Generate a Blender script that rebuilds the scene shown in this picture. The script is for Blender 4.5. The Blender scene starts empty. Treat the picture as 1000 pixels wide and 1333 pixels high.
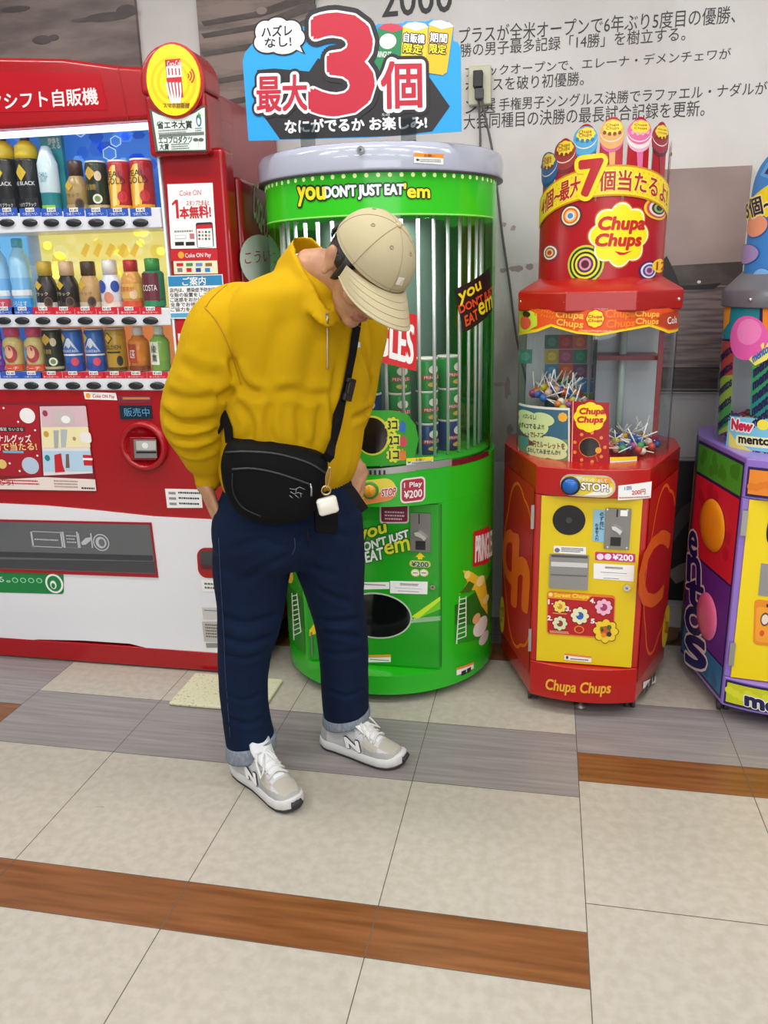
import bpy, bmesh, math, random
import numpy as np
from mathutils import Vector, Matrix, noise
PI = math.pi
random.seed(7)
SC = bpy.context.scene
COL = SC.collection

# ------------------------------------------------------------------ camera
CAM_H = 1.40
FPX = 1056.96
YAW, PIT, ROL = -0.200212, 0.280824, 0.023036
def _axes():
    fw = Vector((math.sin(YAW)*math.cos(PIT), math.cos(YAW)*math.cos(PIT), -math.sin(PIT)))
    rt = Vector((math.cos(YAW), -math.sin(YAW), 0))
    dn = fw.cross(rt)
    cr, sr = math.cos(ROL), math.sin(ROL)
    return rt*cr + dn*sr, dn*cr - rt*sr, fw
AX, AD, AF = _axes()
cd = bpy.data.cameras.new('camera'); cam = bpy.data.objects.new('camera', cd); COL.objects.link(cam)
cam.matrix_world = Matrix(((AX.x, -AD.x, -AF.x, 0), (AX.y, -AD.y, -AF.y, 0), (AX.z, -AD.z, -AF.z, CAM_H), (0, 0, 0, 1)))
cd.sensor_fit = 'VERTICAL'; cd.sensor_height = 36.0; cd.sensor_width = 27.0
cd.lens = 36.0*FPX/1333.0
cd.clip_start = 0.05
SC.camera = cam

# ------------------------------------------------------------------ exposure, world, lights
SC.view_settings.view_transform = 'Standard'
SC.view_settings.look = 'None'
SC.view_settings.exposure = -0.27
SC.view_settings.gamma = 1.0
SC.view_settings.use_curve_mapping = False
SC.cycles.use_denoising = True
SC.cycles.max_bounces = 10
SC.cycles.transparent_max_bounces = 24
w = bpy.data.worlds.new('world'); SC.world = w; w.use_nodes = True
w.node_tree.nodes['Background'].inputs[0].default_value = (0.93, 0.97, 1.0, 1)
w.node_tree.nodes['Background'].inputs[1].default_value = 0.32
def area(name, loc, rot, sx, sy, energy, col=(1, 1, 1)):
    l = bpy.data.lights.new(name, 'AREA'); l.shape = 'RECTANGLE'; l.size = sx; l.size_y = sy; l.energy = energy; l.color = col
    o = bpy.data.objects.new(name, l); COL.objects.link(o); o.location = loc; o.rotation_euler = rot
    o['kind'] = 'structure'
    return o
for lx in (-2.4, -0.8, 0.8, 2.4):
    for ly in (-1.6, 0.1, 1.75):
        area('ceiling_lamp', (lx, ly, 2.92), (0, 0, 0), 1.2, 0.22, 22.0, (1.0, 0.985, 0.97))
area('window_daylight', (1.5, -5.5, 1.7), (math.radians(90), 0, 0), 5.0, 2.2, 135.0, (0.93, 0.97, 1.0))

# ------------------------------------------------------------------ materials
MATS = {}
def lin(h):
    h = h.lstrip('#'); out = []
    for i in (0, 2, 4):
        c = int(h[i:i+2], 16)/255.0
        out.append(c/12.92 if c <= 0.04045 else ((c+0.055)/1.055)**2.4)
    return (*out, 1.0)
def mat(name, col, rough=0.45, metal=0.0, emit=0.0, spec=0.5, coat=0.0, bump=None, noise_mix=None, alpha=1.0, trans=0.0):
    """principled material; bump=(scale,strength); noise_mix=(colour2, scale, stretch xyz, contrast lo, hi)"""
    if name in MATS: return MATS[name]
    m = bpy.data.materials.new(name); m.use_nodes = True; nt = m.node_tree; b = nt.nodes['Principled BSDF']
    c = lin(col); b.inputs['Base Color'].default_value = c
    b.inputs['Roughness'].default_value = rough; b.inputs['Metallic'].default_value = metal
    b.inputs['Specular IOR Level'].default_value = spec
    b.inputs['Coat Weight'].default_value = coat; b.inputs['Coat Roughness'].default_value = 0.06
    if trans: b.inputs['Transmission Weight'].default_value = trans
    if emit:
        b.inputs['Emission Color'].default_value = c; b.inputs['Emission Strength'].default_value = emit
    if bump or noise_mix:
        tc = nt.nodes.new('ShaderNodeTexCoord')
    if noise_mix:
        c2, sc, st, lo, hi = noise_mix
        mp = nt.nodes.new('ShaderNodeMapping'); mp.inputs['Scale'].default_value = st
        n = nt.nodes.new('ShaderNodeTexNoise'); n.inputs['Scale'].default_value = sc; n.inputs['Detail'].default_value = 6
        r = nt.nodes.new('ShaderNodeValToRGB'); r.color_ramp.elements[0].position = lo; r.color_ramp.elements[1].position = hi
        r.color_ramp.elements[0].color = lin(c2); r.color_ramp.elements[1].color = c
        nt.links.new(tc.outputs['Object'], mp.inputs['Vector']); nt.links.new(mp.outputs[0], n.inputs['Vector'])
        nt.links.new(n.outputs['Fac'], r.inputs['Fac']); nt.links.new(r.outputs[0], b.inputs['Base Color'])
    if bump:
        n2 = nt.nodes.new('ShaderNodeTexNoise'); n2.inputs['Scale'].default_value = bump[0]; n2.inputs['Detail'].default_value = 4
        bm_ = nt.nodes.new('ShaderNodeBump'); bm_.inputs['Strength'].default_value = bump[1]; bm_.inputs['Distance'].default_value = 0.004
        nt.links.new(tc.outputs['Object'], n2.inputs['Vector']); nt.links.new(n2.outputs['Fac'], bm_.inputs['Height'])
        nt.links.new(bm_.outputs[0], b.inputs['Normal'])
    MATS[name] = m
    return m
def ink(h, rough=0.4):
    return mat('print_' + h.lstrip('#') + ('' if rough == 0.4 else '_%d' % int(rough*100)), h, rough)
def lit(h, e=0.8):
    return mat('backlit_%s_%d' % (h.lstrip('#'), int(e*100)), h, 0.35, emit=e)
def clear(name, tint='#ffffff', refl=0.06, rough=0.02):
    """clear acrylic or glass sheet: transparent with a fresnel reflection"""
    if name in MATS: return MATS[name]
    m = bpy.data.materials.new(name); m.use_nodes = True; nt = m.node_tree
    for n in list(nt.nodes): nt.nodes.remove(n)
    out = nt.nodes.new('ShaderNodeOutputMaterial'); mx = nt.nodes.new('ShaderNodeMixShader')
    tr = nt.nodes.new('ShaderNodeBsdfTransparent'); gl = nt.nodes.new('ShaderNodeBsdfGlossy'); fr = nt.nodes.new('ShaderNodeFresnel')
    tr.inputs[0].default_value = lin(tint); gl.inputs['Roughness'].default_value = rough; fr.inputs['IOR'].default_value = 1.4
    geo = nt.nodes.new('ShaderNodeNewGeometry'); io = nt.nodes.new('ShaderNodeMapRange')   # same reflectance from either side of the sheet
    io.inputs['To Min'].default_value = 1.4; io.inputs['To Max'].default_value = 1/1.4
    nt.links.new(geo.outputs['Backfacing'], io.inputs['Value']); nt.links.new(io.outputs[0], fr.inputs['IOR'])
    ad = nt.nodes.new('ShaderNodeMath'); ad.operation = 'ADD'; ad.inputs[1].default_value = refl
    nt.links.new(fr.outputs[0], ad.inputs[0]); nt.links.new(ad.outputs[0], mx.inputs[0])
    nt.links.new(tr.outputs[0], mx.inputs[1]); nt.links.new(gl.outputs[0], mx.inputs[2]); nt.links.new(mx.outputs[0], out.inputs[0])
    MATS[name] = m
    return m

# ------------------------------------------------------------------ mesh builder
class MB:
    def __init__(s): s.v = []; s.f = []; s.m = []; s.s = []; s.mats = []
    def slot(s, m):
        if m not in s.mats: s.mats.append(m)
        return s.mats.index(m)
    def add(s, vs, fs, m, smooth=False):
        o = len(s.v); k = s.slot(m)
        s.v += [tuple(v) for v in vs]
        for f in fs: s.f.append(tuple(i+o for i in f)); s.m.append(k); s.s.append(smooth)
        return s
    def box(s, x0, x1, y0, y1, z0, z1, m, xf=None):
        vs = [(x, y, z) for z in (z0, z1) for y in (y0, y1) for x in (x0, x1)]
        if xf: vs = [xf(*v) for v in vs]
        return s.add(vs, [(0, 2, 3, 1), (4, 5, 7, 6), (0, 1, 5, 4), (2, 6, 7, 3), (0, 4, 6, 2), (1, 3, 7, 5)], m)
    def lathe(s, prof, m, c=(0, 0, 0), n=32, a0=0.0, a1=2*PI, xf=None, smooth=True, caps=True):
        """profile of (r,z); angle 0 faces -Y; prof may carry a third item: a material"""
        full = abs(a1-a0-2*PI) < 1e-6; k = n if full else n+1; vs = []
        for p in prof:
            for i in range(k):
                a = a0+(a1-a0)*i/n
                q = (c[0]+p[0]*math.sin(a), c[1]-p[0]*math.cos(a), c[2]+p[1]); vs.append(xf(*q) if xf else q)
        for j in range(len(prof)-1):
            mm = prof[j][2] if len(prof[j]) > 2 else m
            fs = []
            for i in range(n):
                i2 = (i+1) % k; fs.append((j*k+i, j*k+i2, (j+1)*k+i2, (j+1)*k+i))
            o = len(s.v) if j == 0 else o
            if j == 0: s.v += [tuple(v) for v in vs]
            kk = s.slot(mm)
            for f in fs: s.f.append(tuple(t+o for t in f)); s.m.append(kk); s.s.append(smooth)
        if caps and full:
            L = len(prof)
            for j, rev in ((0, True), (L-1, False)):
                if prof[j][0] > 1e-5:
                    f = [o+j*k+i for i in range(k)]
                    s.f.append(tuple(reversed(f)) if rev else tuple(f)); s.m.append(s.slot(prof[max(0, min(j, L-2))][2] if len(prof[0]) > 2 else m)); s.s.append(False)
        return s
    def tube(s, pts, r, m, n=8, closed=False, smooth=True, flat=1.0, ref=None):
        """sweep along points; r number or list; flat squashes the second axis"""
        P = [Vector(p) for p in pts]; L = len(P)
        R = r if isinstance(r, (list, tuple)) else [r]*L
        vs = []; prev = None
        for i in range(L):
            if closed: t = P[(i+1) % L]-P[i-1]
            else: t = P[min(i+1, L-1)]-P[max(i-1, 0)]
            t = t.normalized() if t.length > 1e-9 else Vector((0, 0, 1))
            if prev is None:
                u = Vector(ref) if ref else Vector((0, 0, 1))
                if abs(u.dot(t)) > 0.95: u = Vector((0, 1, 0))
            else: u = prev
            a = (u-t*u.dot(t)).normalized(); b = t.cross(a); prev = a
            for k in range(n):
                g = 2*PI*k/n; vs.append(P[i]+a*(R[i]*math.cos(g))+b*(R[i]*flat*math.sin(g)))
        fs = []
        for i in range(L if closed else L-1):
            i2 = (i+1) % L
            for k in range(n): fs.append((i*n+k, i*n+(k+1) % n, i2*n+(k+1) % n, i2*n+k))
        if not closed: fs += [tuple(range(n-1, -1, -1)), tuple((L-1)*n+k for k in range(n))]
        return s.add(vs, fs, m, smooth)
    def sphere(s, c, r, m, n=12, xf=None, sc=(1, 1, 1)):
        prof = [(max(1e-6, math.sin(PI*i/n))*1.0, -math.cos(PI*i/n)) for i in range(n+1)]
        g = lambda x, y, z: (c[0]+x*r*sc[0], c[1]+y*r*sc[1], c[2]+z*r*sc[2])
        h = (lambda x, y, z: xf(*g(x, y, z))) if xf else g
        return s.lathe(prof, m, n=n*2 if n < 10 else 20, xf=h, caps=False)
    def prism(s, poly, fn, w0, w1, m, side=None):
        """poly of (a,b), fn(a,b,w)->point"""
        n = len(poly); vs = [fn(a, b, w0) for a, b in poly]+[fn(a, b, w1) for a, b in poly]
        s.add(vs, [tuple(range(n, 2*n))], m); o = len(s.v)-2*n
        k = s.slot(side or m)
        s.f.append(tuple(o+i for i in range(n-1, -1, -1))); s.m.append(k); s.s.append(False)
        for i in range(n): s.f.append((o+i, o+(i+1) % n, o+n+(i+1) % n, o+n+i)); s.m.append(k); s.s.append(False)
        return s
    def loft(s, rings, m, cap=True, smooth=True):
        n = len(rings[0]); vs = [p for r in rings for p in r]; fs = []
        for j in range(len(rings)-1):
            for i in range(n): fs.append((j*n+i, j*n+(i+1) % n, (j+1)*n+(i+1) % n, (j+1)*n+i))
        if cap: fs += [tuple(range(n-1, -1, -1)), tuple((len(rings)-1)*n+i for i in range(n))]
        return s.add(vs, fs, m, smooth)
    def mesh(s, name, org=(0, 0, 0)):
        me = bpy.data.meshes.new(name)
        me.from_pydata([(v[0]-org[0], v[1]-org[1], v[2]-org[2]) for v in s.v], [], s.f)
        for m in s.mats: me.materials.append(m)
        me.polygons.foreach_set('material_index', s.m); me.polygons.foreach_set('use_smooth', s.s)
        me.update(); return me
    def build(s, name, parent=None, bevel=0.0, seg=2, fix=False, **props):
        org = ROOT.get(parent.name, (0, 0, 0)) if parent else props.pop('org', (0, 0, 0))
        me = s.mesh(name, org)
        if fix:
            b = bmesh.new(); b.from_mesh(me); bmesh.ops.recalc_face_normals(b, faces=b.faces); b.to_mesh(me); b.free()
        o = bpy.data.objects.new(name, me); COL.objects.link(o)
        if parent: o.parent = parent; ROOT[o.name] = org
        else: o.location = org; ROOT[o.name] = org
        if bevel:
            bv = o.modifiers.new('bevel', 'BEVEL'); bv.width = bevel; bv.segments = seg; bv.limit_method = 'ANGLE'; bv.angle_limit = math.radians(35)
            bv.harden_normals = True
            for p in me.polygons: p.use_smooth = True
        for k, v in props.items(): o[k] = v
        return o
ROOT = {}
def thing(name, label, cat, loc=(0, 0, 0), group=None):
    o = bpy.data.objects.new(name, None); COL.objects.link(o); o.location = loc; o.empty_display_size = 0.05
    o['label'] = label; o['category'] = cat
    if group: o['group'] = group
    ROOT[o.name] = tuple(loc)
    return o
def dup(root, loc, label, group=None, rot=None):
    r = root.copy(); COL.objects.link(r); r.location = loc; r['label'] = label
    if rot is not None: r.rotation_euler = rot
    if group: r['group'] = group
    for ch in list(root.children):
        c = ch.copy(); COL.objects.link(c); c.parent = r
        for g in list(ch.children):
            d = g.copy(); COL.objects.link(d); d.parent = c
    return r
def struct(o): o['kind'] = 'structure'; return o

# ------------------------------------------------------------------ real surfaces in the room and what is printed on them
def ray(u, v): return AX*((u-500.0)/FPX)+AD*((v-666.5)/FPX)+AF
def at(u, v, Y):
    r = ray(u, v); t = Y/r.y; return Vector((r.x*t, Y, CAM_H+r.z*t))
class Pl:
    """vertical plane: origin o, horizontal direction e, outward normal n"""
    def __init__(s, o, e, n=None):
        s.o = Vector(o); s.e = Vector(e).normalized(); s.n = Vector(n).normalized() if n else Vector((s.e.y, -s.e.x, 0))
    def map(s, a, b, w=0.0): return s.o+s.e*a+Vector((0, 0, b))+s.n*w
    def p(s, u, v):
        r = ray(u, v); t = (s.o-Vector((0, 0, CAM_H))).dot(s.n)/r.dot(s.n)
        q = Vector((0, 0, CAM_H))+r*t
        return ((q-s.o).dot(s.e), q.z-s.o.z)
    curved = False
class Cy:
    """vertical cylinder; a is arc length from the -Y side"""
    def __init__(s, cx, cy, R, rot=0.0): s.c = (cx, cy); s.R = R
    def map(s, a, b, w=0.0):
        t = a/s.R; return Vector((s.c[0]+(s.R+w)*math.sin(t), s.c[1]-(s.R+w)*math.cos(t), b))
    def p(s, u, v):
        r = ray(u, v); A = r.x**2+r.y**2; B = -2*(r.x*s.c[0]+r.y*s.c[1]); C_ = s.c[0]**2+s.c[1]**2-s.R**2
        d = max(0.0, B*B-4*A*C_); t = (-B-math.sqrt(d))/2/A
        return (s.R*math.atan2(r.x*t-s.c[0], -(r.y*t-s.c[1])), CAM_H+r.z*t)
    curved = True
TXT = {}
def text2d(st, off=0.0, shear=0.0):
    key = (st, off, shear)
    if key in TXT: return TXT[key]
    c = bpy.data.curves.new('t', 'FONT'); c.body = st; c.size = 1.0; c.offset = off; c.resolution_u = 3; c.shear = shear
    o = bpy.data.objects.new('t', c); COL.objects.link(o)
    dg = bpy.context.evaluated_depsgraph_get()
    me = bpy.data.meshes.new_from_object(o.evaluated_get(dg))
    vs = [(v.co.x, v.co.y) for v in me.vertices]; fs = [tuple(p.vertices) for p in me.polygons]
    bpy.data.objects.remove(o); bpy.data.curves.remove(c); bpy.data.meshes.remove(me)
    TXT[key] = (vs, fs); return TXT[key]
class D:
    """prints, stickers and shallow relief on surface S, all gathered in one mesh"""
    def __init__(s, S, mb=None): s.S = S; s.mb = mb or MB()
    def w(s, l): return 0.0008+0.0005*l
    def put(s, vs, fs, m, l):
        S = s.S
        if S.curved:
            b = bmesh.new(); bv = [b.verts.new((x, y, 0)) for x, y in vs]
            for f in fs:
                try: b.faces.new([bv[i] for i in f])
                except ValueError: pass
            xs = [v[0] for v in vs]; st = 0.02; k = math.floor(min(xs)/st)+1
            while k*st < max(xs):
                bmesh.ops.bisect_plane(b, geom=b.verts[:]+b.edges[:]+b.faces[:], plane_co=(k*st, 0, 0), plane_no=(1, 0, 0)); k += 1
            b.verts.ensure_lookup_table(); b.verts.index_update()
            vs = [(v.co.x, v.co.y) for v in b.verts]; fs = [tuple(v.index for v in f.verts) for f in b.faces]; b.free()
        s.mb.add([S.map(x, y, s.w(l)) for x, y in vs], fs, m)
        return s
    def rect(s, x0, y0, x1, y1):
        a0, b1 = s.S.p(x0, y0); a1, b0 = s.S.p(x1, y1)
        return [(a0, b1), (a1, b1), (a1, b0), (a0, b0)]
    def q4(s, q):
        if len(q) == 4 and not isinstance(q[0], (tuple, list)): return s.rect(*q)
        return [s.S.p(*p) for p in q]
    def quad(s, q, m, l=0): return s.put(list(reversed(s.q4(q))), [(0, 1, 2, 3)], m, l)
    def poly(s, pts, m, l=0):
        P = [s.S.p(*p) for p in pts]; A = sum(P[i-1][0]*P[i][1]-P[i][0]*P[i-1][1] for i in range(len(P)))
        if A < 0: P.reverse()
        return s.put(P, [tuple(range(len(P)))], m, l)
    def rr(s, q, m, l=0, r=0.3):
        """rounded rectangle; r = corner radius as part of the shorter side"""
        Q = s.q4(q); cx = sum(p[0] for p in Q)/4; cy = sum(p[1] for p in Q)/4
        ux = ((Q[1][0]-Q[0][0]+Q[2][0]-Q[3][0])/4, (Q[1][1]-Q[0][1]+Q[2][1]-Q[3][1])/4)
        uy = ((Q[0][0]-Q[3][0]+Q[1][0]-Q[2][0])/4, (Q[0][1]-Q[3][1]+Q[1][1]-Q[2][1])/4)
        lx = math.hypot(*ux); ly = math.hypot(*uy); rad = r*2*min(lx, ly)*0.5*2*0.5*2; rad = min(rad, lx, ly); P = []
        for k, (sx, sy) in enumerate(((1, 1), (-1, 1), (-1, -1), (1, -1))):
            for i in range(7):
                g = PI/2*k+PI/2*i/6
                P.append(((sx*(lx-rad)+rad*math.cos(g))/lx, (sy*(ly-rad)+rad*math.sin(g))/ly))
        V = [(cx+ux[0]*a+uy[0]*b, cy+ux[1]*a+uy[1]*b) for a, b in P]
        return s.put(V, [tuple(range(len(V)))], m, l)
    def ell(s, cx, cy, rx, ry, m, l=0, n=28, petals=0, amp=0.1, rot=0.0):
        c = s.S.p(cx, cy); A = s.S.p(cx+1.0, cy); B = s.S.p(cx, cy-1.0); ax = A[0]-c[0]; by = B[1]-c[1]
        if petals: n = petals*8
        V = []
        for i in range(n):
            g = 2*PI*i/n+rot; k = 1+amp*(abs(math.cos(petals*g/2))-0.6) if petals else 1
            V.append((c[0]+rx*ax*k*math.cos(g), c[1]+ry*by*k*math.sin(g)))
        return s.put(V, [tuple(range(n))], m, l)
    def txt(s, st, q, m, l=1, off=0.0, shear=0.0, keep=0.0, arc=None):
        vs, fs = text2d(st, 0.0, shear)
        if not vs: return s
        base = vs
        x0 = min(v[0] for v in base); x1 = max(v[0] for v in base); y0 = min(v[1] for v in base); y1 = max(v[1] for v in base)
        Q = s.q4(q); out = []
        for x, y in vs:
            a = (x-x0)/max(1e-6, x1-x0); b = (y-y0)/max(1e-6, y1-y0)
            lo = (Q[3][0]+(Q[2][0]-Q[3][0])*a, Q[3][1]+(Q[2][1]-Q[3][1])*a)
            hi = (Q[0][0]+(Q[1][0]-Q[0][0])*a, Q[0][1]+(Q[1][1]-Q[0][1])*a)
            dz = arc*4*a*(1-a) if arc else 0.0
            out.append((lo[0]+(hi[0]-lo[0])*b, lo[1]+(hi[1]-lo[1])*b+dz))
        if off < 0.004: return s.put(out, fs, m, l)
        # bold and outline: the same glyphs spread sideways by off of the letter height
        k = off*abs(Q[0][1]-Q[3][1])*1.1; n = 4 if off < 0.035 else 8 if off < 0.06 else 26 if off*abs(Q[0][1]-Q[3][1]) > 0.006 else 12
        for i in range(n):
            g = 2*PI*(i+0.5)/n
            s.put([(a+k*math.cos(g), b+k*math.sin(g)) for a, b in out], fs, m, l+0.84*i/n)
        return s
    def lines(s, q, m, n, l=1, fill=0.5, seed=1):
        """rows of unreadably small print, as short dashes"""
        rnd = random.Random(seed); Q = s.q4(q)
        x0, y1 = Q[0]; x1, y0 = Q[2]; h = (y1-y0)/n; vs = []; fs = []
        for i in range(n):
            x = x0; yb = y1-(i+0.5+fill/2)*h; yt = yb+fill*h; end = x1-(x1-x0)*rnd.uniform(0, 0.15)
            while x < end-h*0.2 and h > 0 and len(vs) < 4000:
                ww = min(end-x, max(h*fill, 0.0012)*rnd.uniform(0.7, 1.5)); k = len(vs)
                vs += [(x, yb), (x+ww, yb), (x+ww, yt), (x, yt)]; fs.append((k, k+1, k+2, k+3)); x += ww+h*0.16
        return s.put(vs, fs, m, l)
    def slab(s, pts, m, w0, w1, side=None):
        P = [s.S.p(*p) for p in pts]; A = sum(P[i-1][0]*P[i][1]-P[i][0]*P[i-1][1] for i in range(len(P)))
        if A < 0: P.reverse()
        s.mb.prism(P, s.S.map, w0, w1, m, side); return s
    def rslab(s, q, m, w0, w1):
        Q = s.q4(q); s.mb.prism(list(reversed(Q)), s.S.map, w0, w1, m); return s
    def disc(s, cx, cy, r, m, w0, w1, n=24, ry=None):
        c = s.S.p(cx, cy); A = s.S.p(cx+1.0, cy); ax = A[0]-c[0]; ry = ry or r
        s.mb.prism([(c[0]+r*ax*math.cos(2*PI*i/n), c[1]+ry*ax*math.sin(2*PI*i/n)) for i in range(n)], s.S.map, w0, w1, m); return s
    def build(s, name, parent=None, **k): return s.mb.build(name, parent, **k)

def softbody(mb, name, voxel, smooth=6, fac=0.5):
    """closed overlapping shapes fused into one continuous surface"""
    me = mb.mesh(name)
    b = bmesh.new(); b.from_mesh(me); bmesh.ops.recalc_face_normals(b, faces=b.faces); b.to_mesh(me); b.free()
    o = bpy.data.objects.new(name, me); COL.objects.link(o)
    r = o.modifiers.new('r', 'REMESH'); r.mode = 'VOXEL'; r.voxel_size = voxel
    if smooth:
        sm = o.modifiers.new('s', 'SMOOTH'); sm.factor = fac; sm.iterations = smooth
    dg = bpy.context.evaluated_depsgraph_get(); out = bpy.data.meshes.new_from_object(o.evaluated_get(dg))
    bpy.data.objects.remove(o); bpy.data.meshes.remove(me)
    return out
def displace(me, fn):
    nv = len(me.vertices); co = np.empty(nv*3); me.vertices.foreach_get('co', co); no = np.empty(nv*3); me.vertex_normals.foreach_get('vector', no)
    co = co.reshape(-1, 3); no = no.reshape(-1, 3)
    d = np.array([fn(Vector(co[i]), Vector(no[i])) for i in range(nv)])
    me.vertices.foreach_set('co', (co+no*d[:, None]).ravel()); me.update()
def link_mesh(me, name, parent, mats, pick=None):
    org = ROOT[parent.name]
    me.transform(Matrix.Translation(-Vector(org)))
    o = bpy.data.objects.new(name, me); COL.objects.link(o); o.parent = parent; ROOT[o.name] = org
    me.materials.clear()
    for m in mats: me.materials.append(m)
    for p in me.polygons:
        p.use_smooth = True
        p.material_index = pick(p.center+Vector(org)) if pick else 0
    return o
def spline(pts, n):
    """catmull-rom through points of any dimension"""
    P = [np.array(p, float) for p in pts]; out = []
    for i in range(len(P)-1):
        p0 = P[max(i-1, 0)]; p1 = P[i]; p2 = P[i+1]; p3 = P[min(i+2, len(P)-1)]
        for k in range(n):
            t = k/n; out.append(0.5*((2*p1)+(-p0+p2)*t+(2*p0-5*p1+4*p2-p3)*t*t+(-p0+3*p1-3*p2+p3)*t**3))
    out.append(P[-1]); return out
# ================================================================== THE ROOM
WALL_Y = 3.24
BEIGE = mat('floor_beige_tile', '#bab3a7', 0.3, bump=(260, 0.02), noise_mix=('#b0a99b', 38.0, (1, 1, 1), 0.38, 0.62))
for nm, c1, c2, st in (('floor_wood', '#8a5730', '#6e421f', (1.2, 16, 1)), ('floor_grey_plank', '#979190', '#837d7c', (1.0, 22, 1))):
    mat(nm, c1, 0.3, noise_mix=(c2, 3.2, st, 0.34, 0.66))
WOOD = MATS['floor_wood']; GREY = MATS['floor_grey_plank']; JOINT = mat('floor_joint', '#5b534a', 0.7)
fb = MB(); jb = []
def strip(x0, x1, y0, y1, m):
    fb.add([(x0, y0, 0), (x1, y0, 0), (x1, y1, 0), (x0, y1, 0)], [(0, 1, 2, 3)], m)
    jb.append((x0, x1, y0, y1))
XL = [-1.757+0.4713*i for i in range(-3, 9)]
for i in range(len(XL)-1):
    x0, x1 = XL[i], XL[i+1]; xm = (x0+x1)/2
    if -1.757 < xm < 0.135:
        ys = [(-2.4, -1.66, WOOD), (-1.9, -1.41, BEIGE), (-1.41, -0.92, BEIGE), (-0.92, -0.43, BEIGE), (-0.43, 0.06, BEIGE), (0.06, 0.385, GREY), (0.385, 0.878, BEIGE), (0.878, 1.368, BEIGE), (1.368, 1.519, WOOD), (1.519, 2.012, BEIGE), (2.012, 2.337, GREY), (2.337, 2.822, BEIGE), (2.822, 2.966, WOOD), (2.966, 3.24, GREY)]
        ys[0] = (-2.4, -1.9, BEIGE)
    else:
        ys = [(-2.4, -1.84, BEIGE), (-1.84, -1.35, BEIGE), (-1.35, -0.86, BEIGE), (-0.86, -0.37, BEIGE), (-0.37, 0.12, BEIGE), (0.12, 0.63, BEIGE), (0.63, 1.118, BEIGE), (1.118, 1.608, BEIGE), (1.608, 2.09, BEIGE), (2.09, 2.237, WOOD), (2.237, 2.56, GREY), (2.56, 3.05, BEIGE), (3.05, 3.24, WOOD)]
    for y0, y1, m in ys: strip(x0, x1, y0, y1, m)
for x0, x1, y0, y1 in jb:
    h = 0.0011
    fb.add([(x0-h, y0, .0003), (x0+h, y0, .0003), (x0+h, y1, .0003), (x0-h, y1, .0003)], [(0, 1, 2, 3)], JOINT)
    fb.add([(x0, y0-h, .0003), (x1, y0-h, .0003), (x1, y0+h, .0003), (x0, y0+h, .0003)], [(0, 1, 2, 3)], JOINT)
for sx, sy, l, a in ((-0.55, 1.13, .05, .3), (0.62, 0.98, .04, -.5), (-.5, 1.17, .03, .2), (-1.2, 1.75, .03, .1)):
    c, s_ = math.cos(a)*l, math.sin(a)*l
    fb.add([(sx, sy, .0004), (sx+c, sy+s_, .0004), (sx+c*.9, sy+s_+.0015, .0004)], [(0, 1, 2)], JOINT)
struct(fb.build('floor'))
PLASTER = mat('wall_plaster', '#d9d6d2', 0.6, noise_mix=('#cbc7c2', 2.2, (1, 1, 1), 0.35, 0.6))
wb = MB(); wb.box(-3.2, 2.5, WALL_Y, WALL_Y+0.12, 0, 3.0, PLASTER)
# the lower strip of the wall where an old print has torn off
SW = Pl((0, WALL_Y, 0), (1, 0, 0))
dw = D(SW, wb)
WORN = mat('wall_worn_print', '#cfcbc6', 0.7, noise_mix=('#b7aba4', 7.0, (1, 1, .5), 0.38, 0.58))
TORN = mat('wall_torn_patch', '#b9a6a0', 0.8, noise_mix=('#a08c88', 14, (1, 1, 1), 0.4, 0.6))
a0, b0 = SW.p(600, 600); a1, b1 = SW.p(720, 342)
dw.put([(-0.3, b0), (0.32, b0), (0.32, b1), (-0.3, b1)], [(0, 1, 2, 3)], WORN, 0)
rnd = random.Random(5)
for u, v, ru, rv in ((672, 350, 9, 4), (655, 352, 5, 3), (690, 347, 6, 4), (661, 505, 5, 13), (657, 292, 3, 3), (668, 297, 4, 3), (650, 500, 8, 3), (676, 430, 2, 2), (664, 560, 4, 9)):
    c = SW.p(u, v); k = 0.00285
    P = [(c[0]+ru*k*math.cos(g)*rnd.uniform(.6, 1.3), c[1]+rv*k*math.sin(g)*rnd.uniform(.6, 1.3)) for g in [2*PI*i/11 for i in range(11)]]
    dw.put(P, [tuple(range(11))], TORN, 1)
struct(wb.build('wall_back'))
struct(MB().box(-3.2, 2.5, WALL_Y-0.012, WALL_Y, 0, 0.085, mat('skirting', '#c9c6c4', 0.5)).build('baseboard_back'))
struct(MB().box(-3.2, 2.5, -2.4, WALL_Y+.12, 3.0, 3.1, mat('ceiling_white', '#eeeeec', 0.8)).build('ceiling'))

# ---- photo murals on the wall
def mural(px, name, label, base, prints=None, depth=0.02):
    """px = (x0,y0,x1,y1) on the wall; a board of real thickness with its picture"""
    t = Pl((0, WALL_Y-depth, 0), (1, 0, 0)); d = D(t)
    (xa, zb), (xb, za) = t.p(px[0], px[1]), t.p(px[2], px[3])
    zb = min(zb, 2.97)
    d.mb.box(xa, xb, WALL_Y-depth, WALL_Y-0.001, za, zb, base)
    if prints: prints(d, xa, xb, za, zb)
    o = d.build(name, label=label, category='mural'); return o
SEPIA = mat('sepia_sand', '#8d7d74', 0.45, noise_mix=('#5c4e49', 3.0, (1.0, 1, 5.0), 0.33, 0.66))
SEPIA2 = mat('sepia_dark', '#54474200'[:7], 0.45, noise_mix=('#403632', 9, (1, 1, 3), 0.4, 0.6))
SEPIA3 = mat('sepia_folds', '#8b7b71', 0.45, noise_mix=('#4b3f3a', 2.6, (1.2, 1, 7.0), 0.36, 0.62))
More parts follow.
